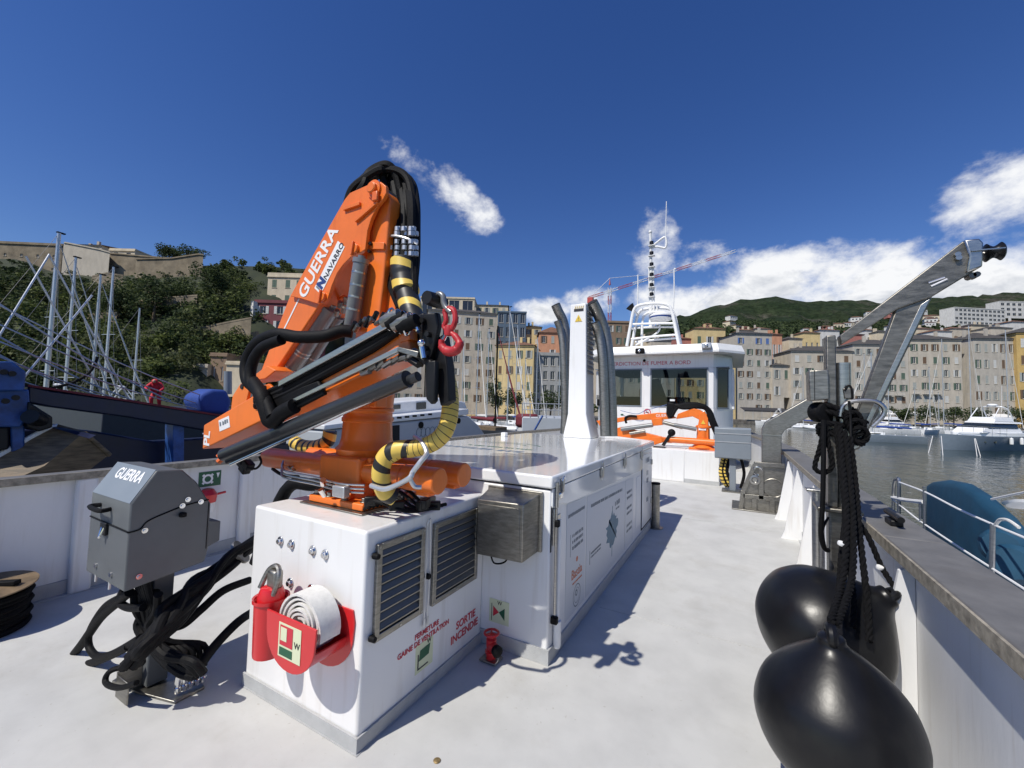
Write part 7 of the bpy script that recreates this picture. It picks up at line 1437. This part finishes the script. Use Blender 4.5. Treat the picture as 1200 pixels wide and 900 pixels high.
MB().prism(xp([(232, 470), (236, 462), (250, 456), (266, 457), (272, 470), (268, 486), (238, 484)], X_-.4), (0, 0, 0), (-.6, 0, 0)).build('tarpaulin_cover', 'blue_sail', t, .06, seg=3); MB().cyl(atx(267, 462, X_-.7), atx(267, 435, X_-.7), .07, n=12).build('stove_pipe', 'ctrl_panel', t)
# wooden skiff hung at an angle
t = thing('wooden_skiff', (X_+.3, 1.8, .5), 'tilted wooden skiff with white gunwale at the left edge', 'skiff', 'boats moored alongside')
sec = [[(-60, 575), (-62, 590), (-20, 640)], [(0, 541), (0, 570), (20, 600)], [(40, 518), (52, 546), (78, 575)], [(70, 502), (92, 512), (128, 536)], [(78, 501), (100, 508), (132, 534)]]
vs = []; dxs = (0, .35, .25)
for row in sec:
    for (a, b_), dx in zip(row, dxs): vs.append(atx(a, b_, X_+.35)+Vector((dx-.35, 0, 0)))
vs2 = [v+Vector((-.12, 0, .0)) for v in vs]; fs = []
for i in range(4):
    for k in range(2): fs += [(3*i+k, 3*i+3+k, 3*i+4+k, 3*i+1+k), (15+3*i+k, 15+3*i+1+k, 15+3*i+4+k, 15+3*i+3+k)]
MB().add(vs+vs2, fs).build('planking', 'wood', t, smooth=60)
MB().tube([vs[0], vs[3], vs[6], vs[9], vs[12]], .035, 8).build('gunwale', 'white_paint', t); MB().tube([vs[12], vs[13], vs[14]], .03, 8).build('transom_edge', 'wood', t)
MB().prism([vs[9]+Vector((.01, 0, 0)), vs[12]+Vector((.01, 0, 0)), vs[13]+Vector((.36, 0, -.0)), vs[10]+Vector((.36, 0, 0))], (0, 0, 0), (.012, 0, 0)).build('name_board', 'navy', t)
# crew member in red oilskins on the quay beyond
def person(base, h, label, face):
    t = thing('person', base, label, 'person'); s = h/1.75; me = bpy.data.meshes.new('body')
    J = dict(pel=(-.10, 0, .80), che=(.16, 0, 1.12), nek=(.30, 0, 1.27), hd=(.40, 0, 1.37), hp=(.45, 0, 1.48), hl=(-.10, .10, .76), kl=(.16, .16, .48), al=(-.04, .16, .08), tl=(.14, .15, .04), hr=(-.10, -.10, .76), kr=(.20, -.15, .48), ar=(.02, -.17, .08), tr=(.2, -.16, .04), sl=(.22, .20, 1.22), el=(.36, .36, .98), wl=(.56, .28, .86), fl=(.64, .24, .82), sr=(.22, -.20, 1.22), er=(.38, -.36, 1.0), wr=(.58, -.26, .90), fr=(.66, -.2, .86))
    keys = list(J); E = [('pel', 'che'), ('che', 'nek'), ('nek', 'hd'), ('hd', 'hp'), ('pel', 'hl'), ('hl', 'kl'), ('kl', 'al'), ('al', 'tl'), ('pel', 'hr'), ('hr', 'kr'), ('kr', 'ar'), ('ar', 'tr'), ('che', 'sl'), ('sl', 'el'), ('el', 'wl'), ('wl', 'fl'), ('che', 'sr'), ('sr', 'er'), ('er', 'wr'), ('wr', 'fr')]
    Rm = Matrix.Rotation(face, 3, 'Z'); me.from_pydata([Rm@(Vector(J[k])*s) for k in keys], [(keys.index(a), keys.index(b_)) for a, b_ in E], [])
    o = bpy.data.objects.new('body', me); C.objects.link(o); o.parent = t; rr = dict(pel=.22, che=.25, nek=.12, hd=.15, hp=.12, hl=.13, kl=.10, al=.075, tl=.06, sl=.12, el=.085, wl=.065, fl=.05)
    sk = o.modifiers.new('skin', 'SKIN'); me.skin_vertices
    sv = me.skin_vertices[0].data if me.skin_vertices else None
    if sv is None:
        bm = bmesh.new(); bm.from_mesh(me); bm.verts.layers.skin.verify(); bm.to_mesh(me); bm.free(); sv = me.skin_vertices[0].data
    for i, k in enumerate(keys):
        r = rr.get(k) or rr[k[:-1]+'l']; sv[i].radius = (r*s, r*s); sv[i].use_root = (k == 'pel')
    o.modifiers.new('sub', 'SUBSURF').levels = 2; o.modifiers['sub'].render_levels = 2; me.materials.append(MATS['red_cloth'])
    f = Rm@(Vector((.475, 0, 1.37))*s); MB().ball(f, .085*s, 12, 8, (.8, .9, 1.15)).build('face', 'skin', t).location = (0, 0, 0)
    o2 = t.children[-1]
    for v in o2.data.vertices: v.co += Vector(t['_o'])
    for sy in (-1, 1):
        g = MB().ball(Rm@(Vector((.67, sy*.22, .82))*s)+Vector(t['_o']), .06*s, 10, 6, (1, .7, 1)).build('glove', 'black', t)
    for sy in (-1, 1): g = MB().ball(Rm@(Vector((.10, sy*.15, .05))*s)+Vector(t['_o']), .12*s, 10, 6, (1.3, .6, .5)).build('boot', 'black', t)
    return t
pp = atd(182, 477, 19); t = thing('jetty_platform', Vector((pp.x, pp.y, ZW)), 'dark work platform under the person in red', 'platform')
MB().box((pp.x-4, pp.y-3, ZW+.4), (pp.x+4, pp.y+3, pp.z-.02)).build('deck_slab', 'hull_dark', t, .03)
person(pp, 1.5, 'person in red hooded oilskins bending beyond the blue beam', -.6)
# tidy helper properties
for o in bpy.data.objects:
    for k in ('_o', 'W', 'H'):
        if k in o: del o[k]
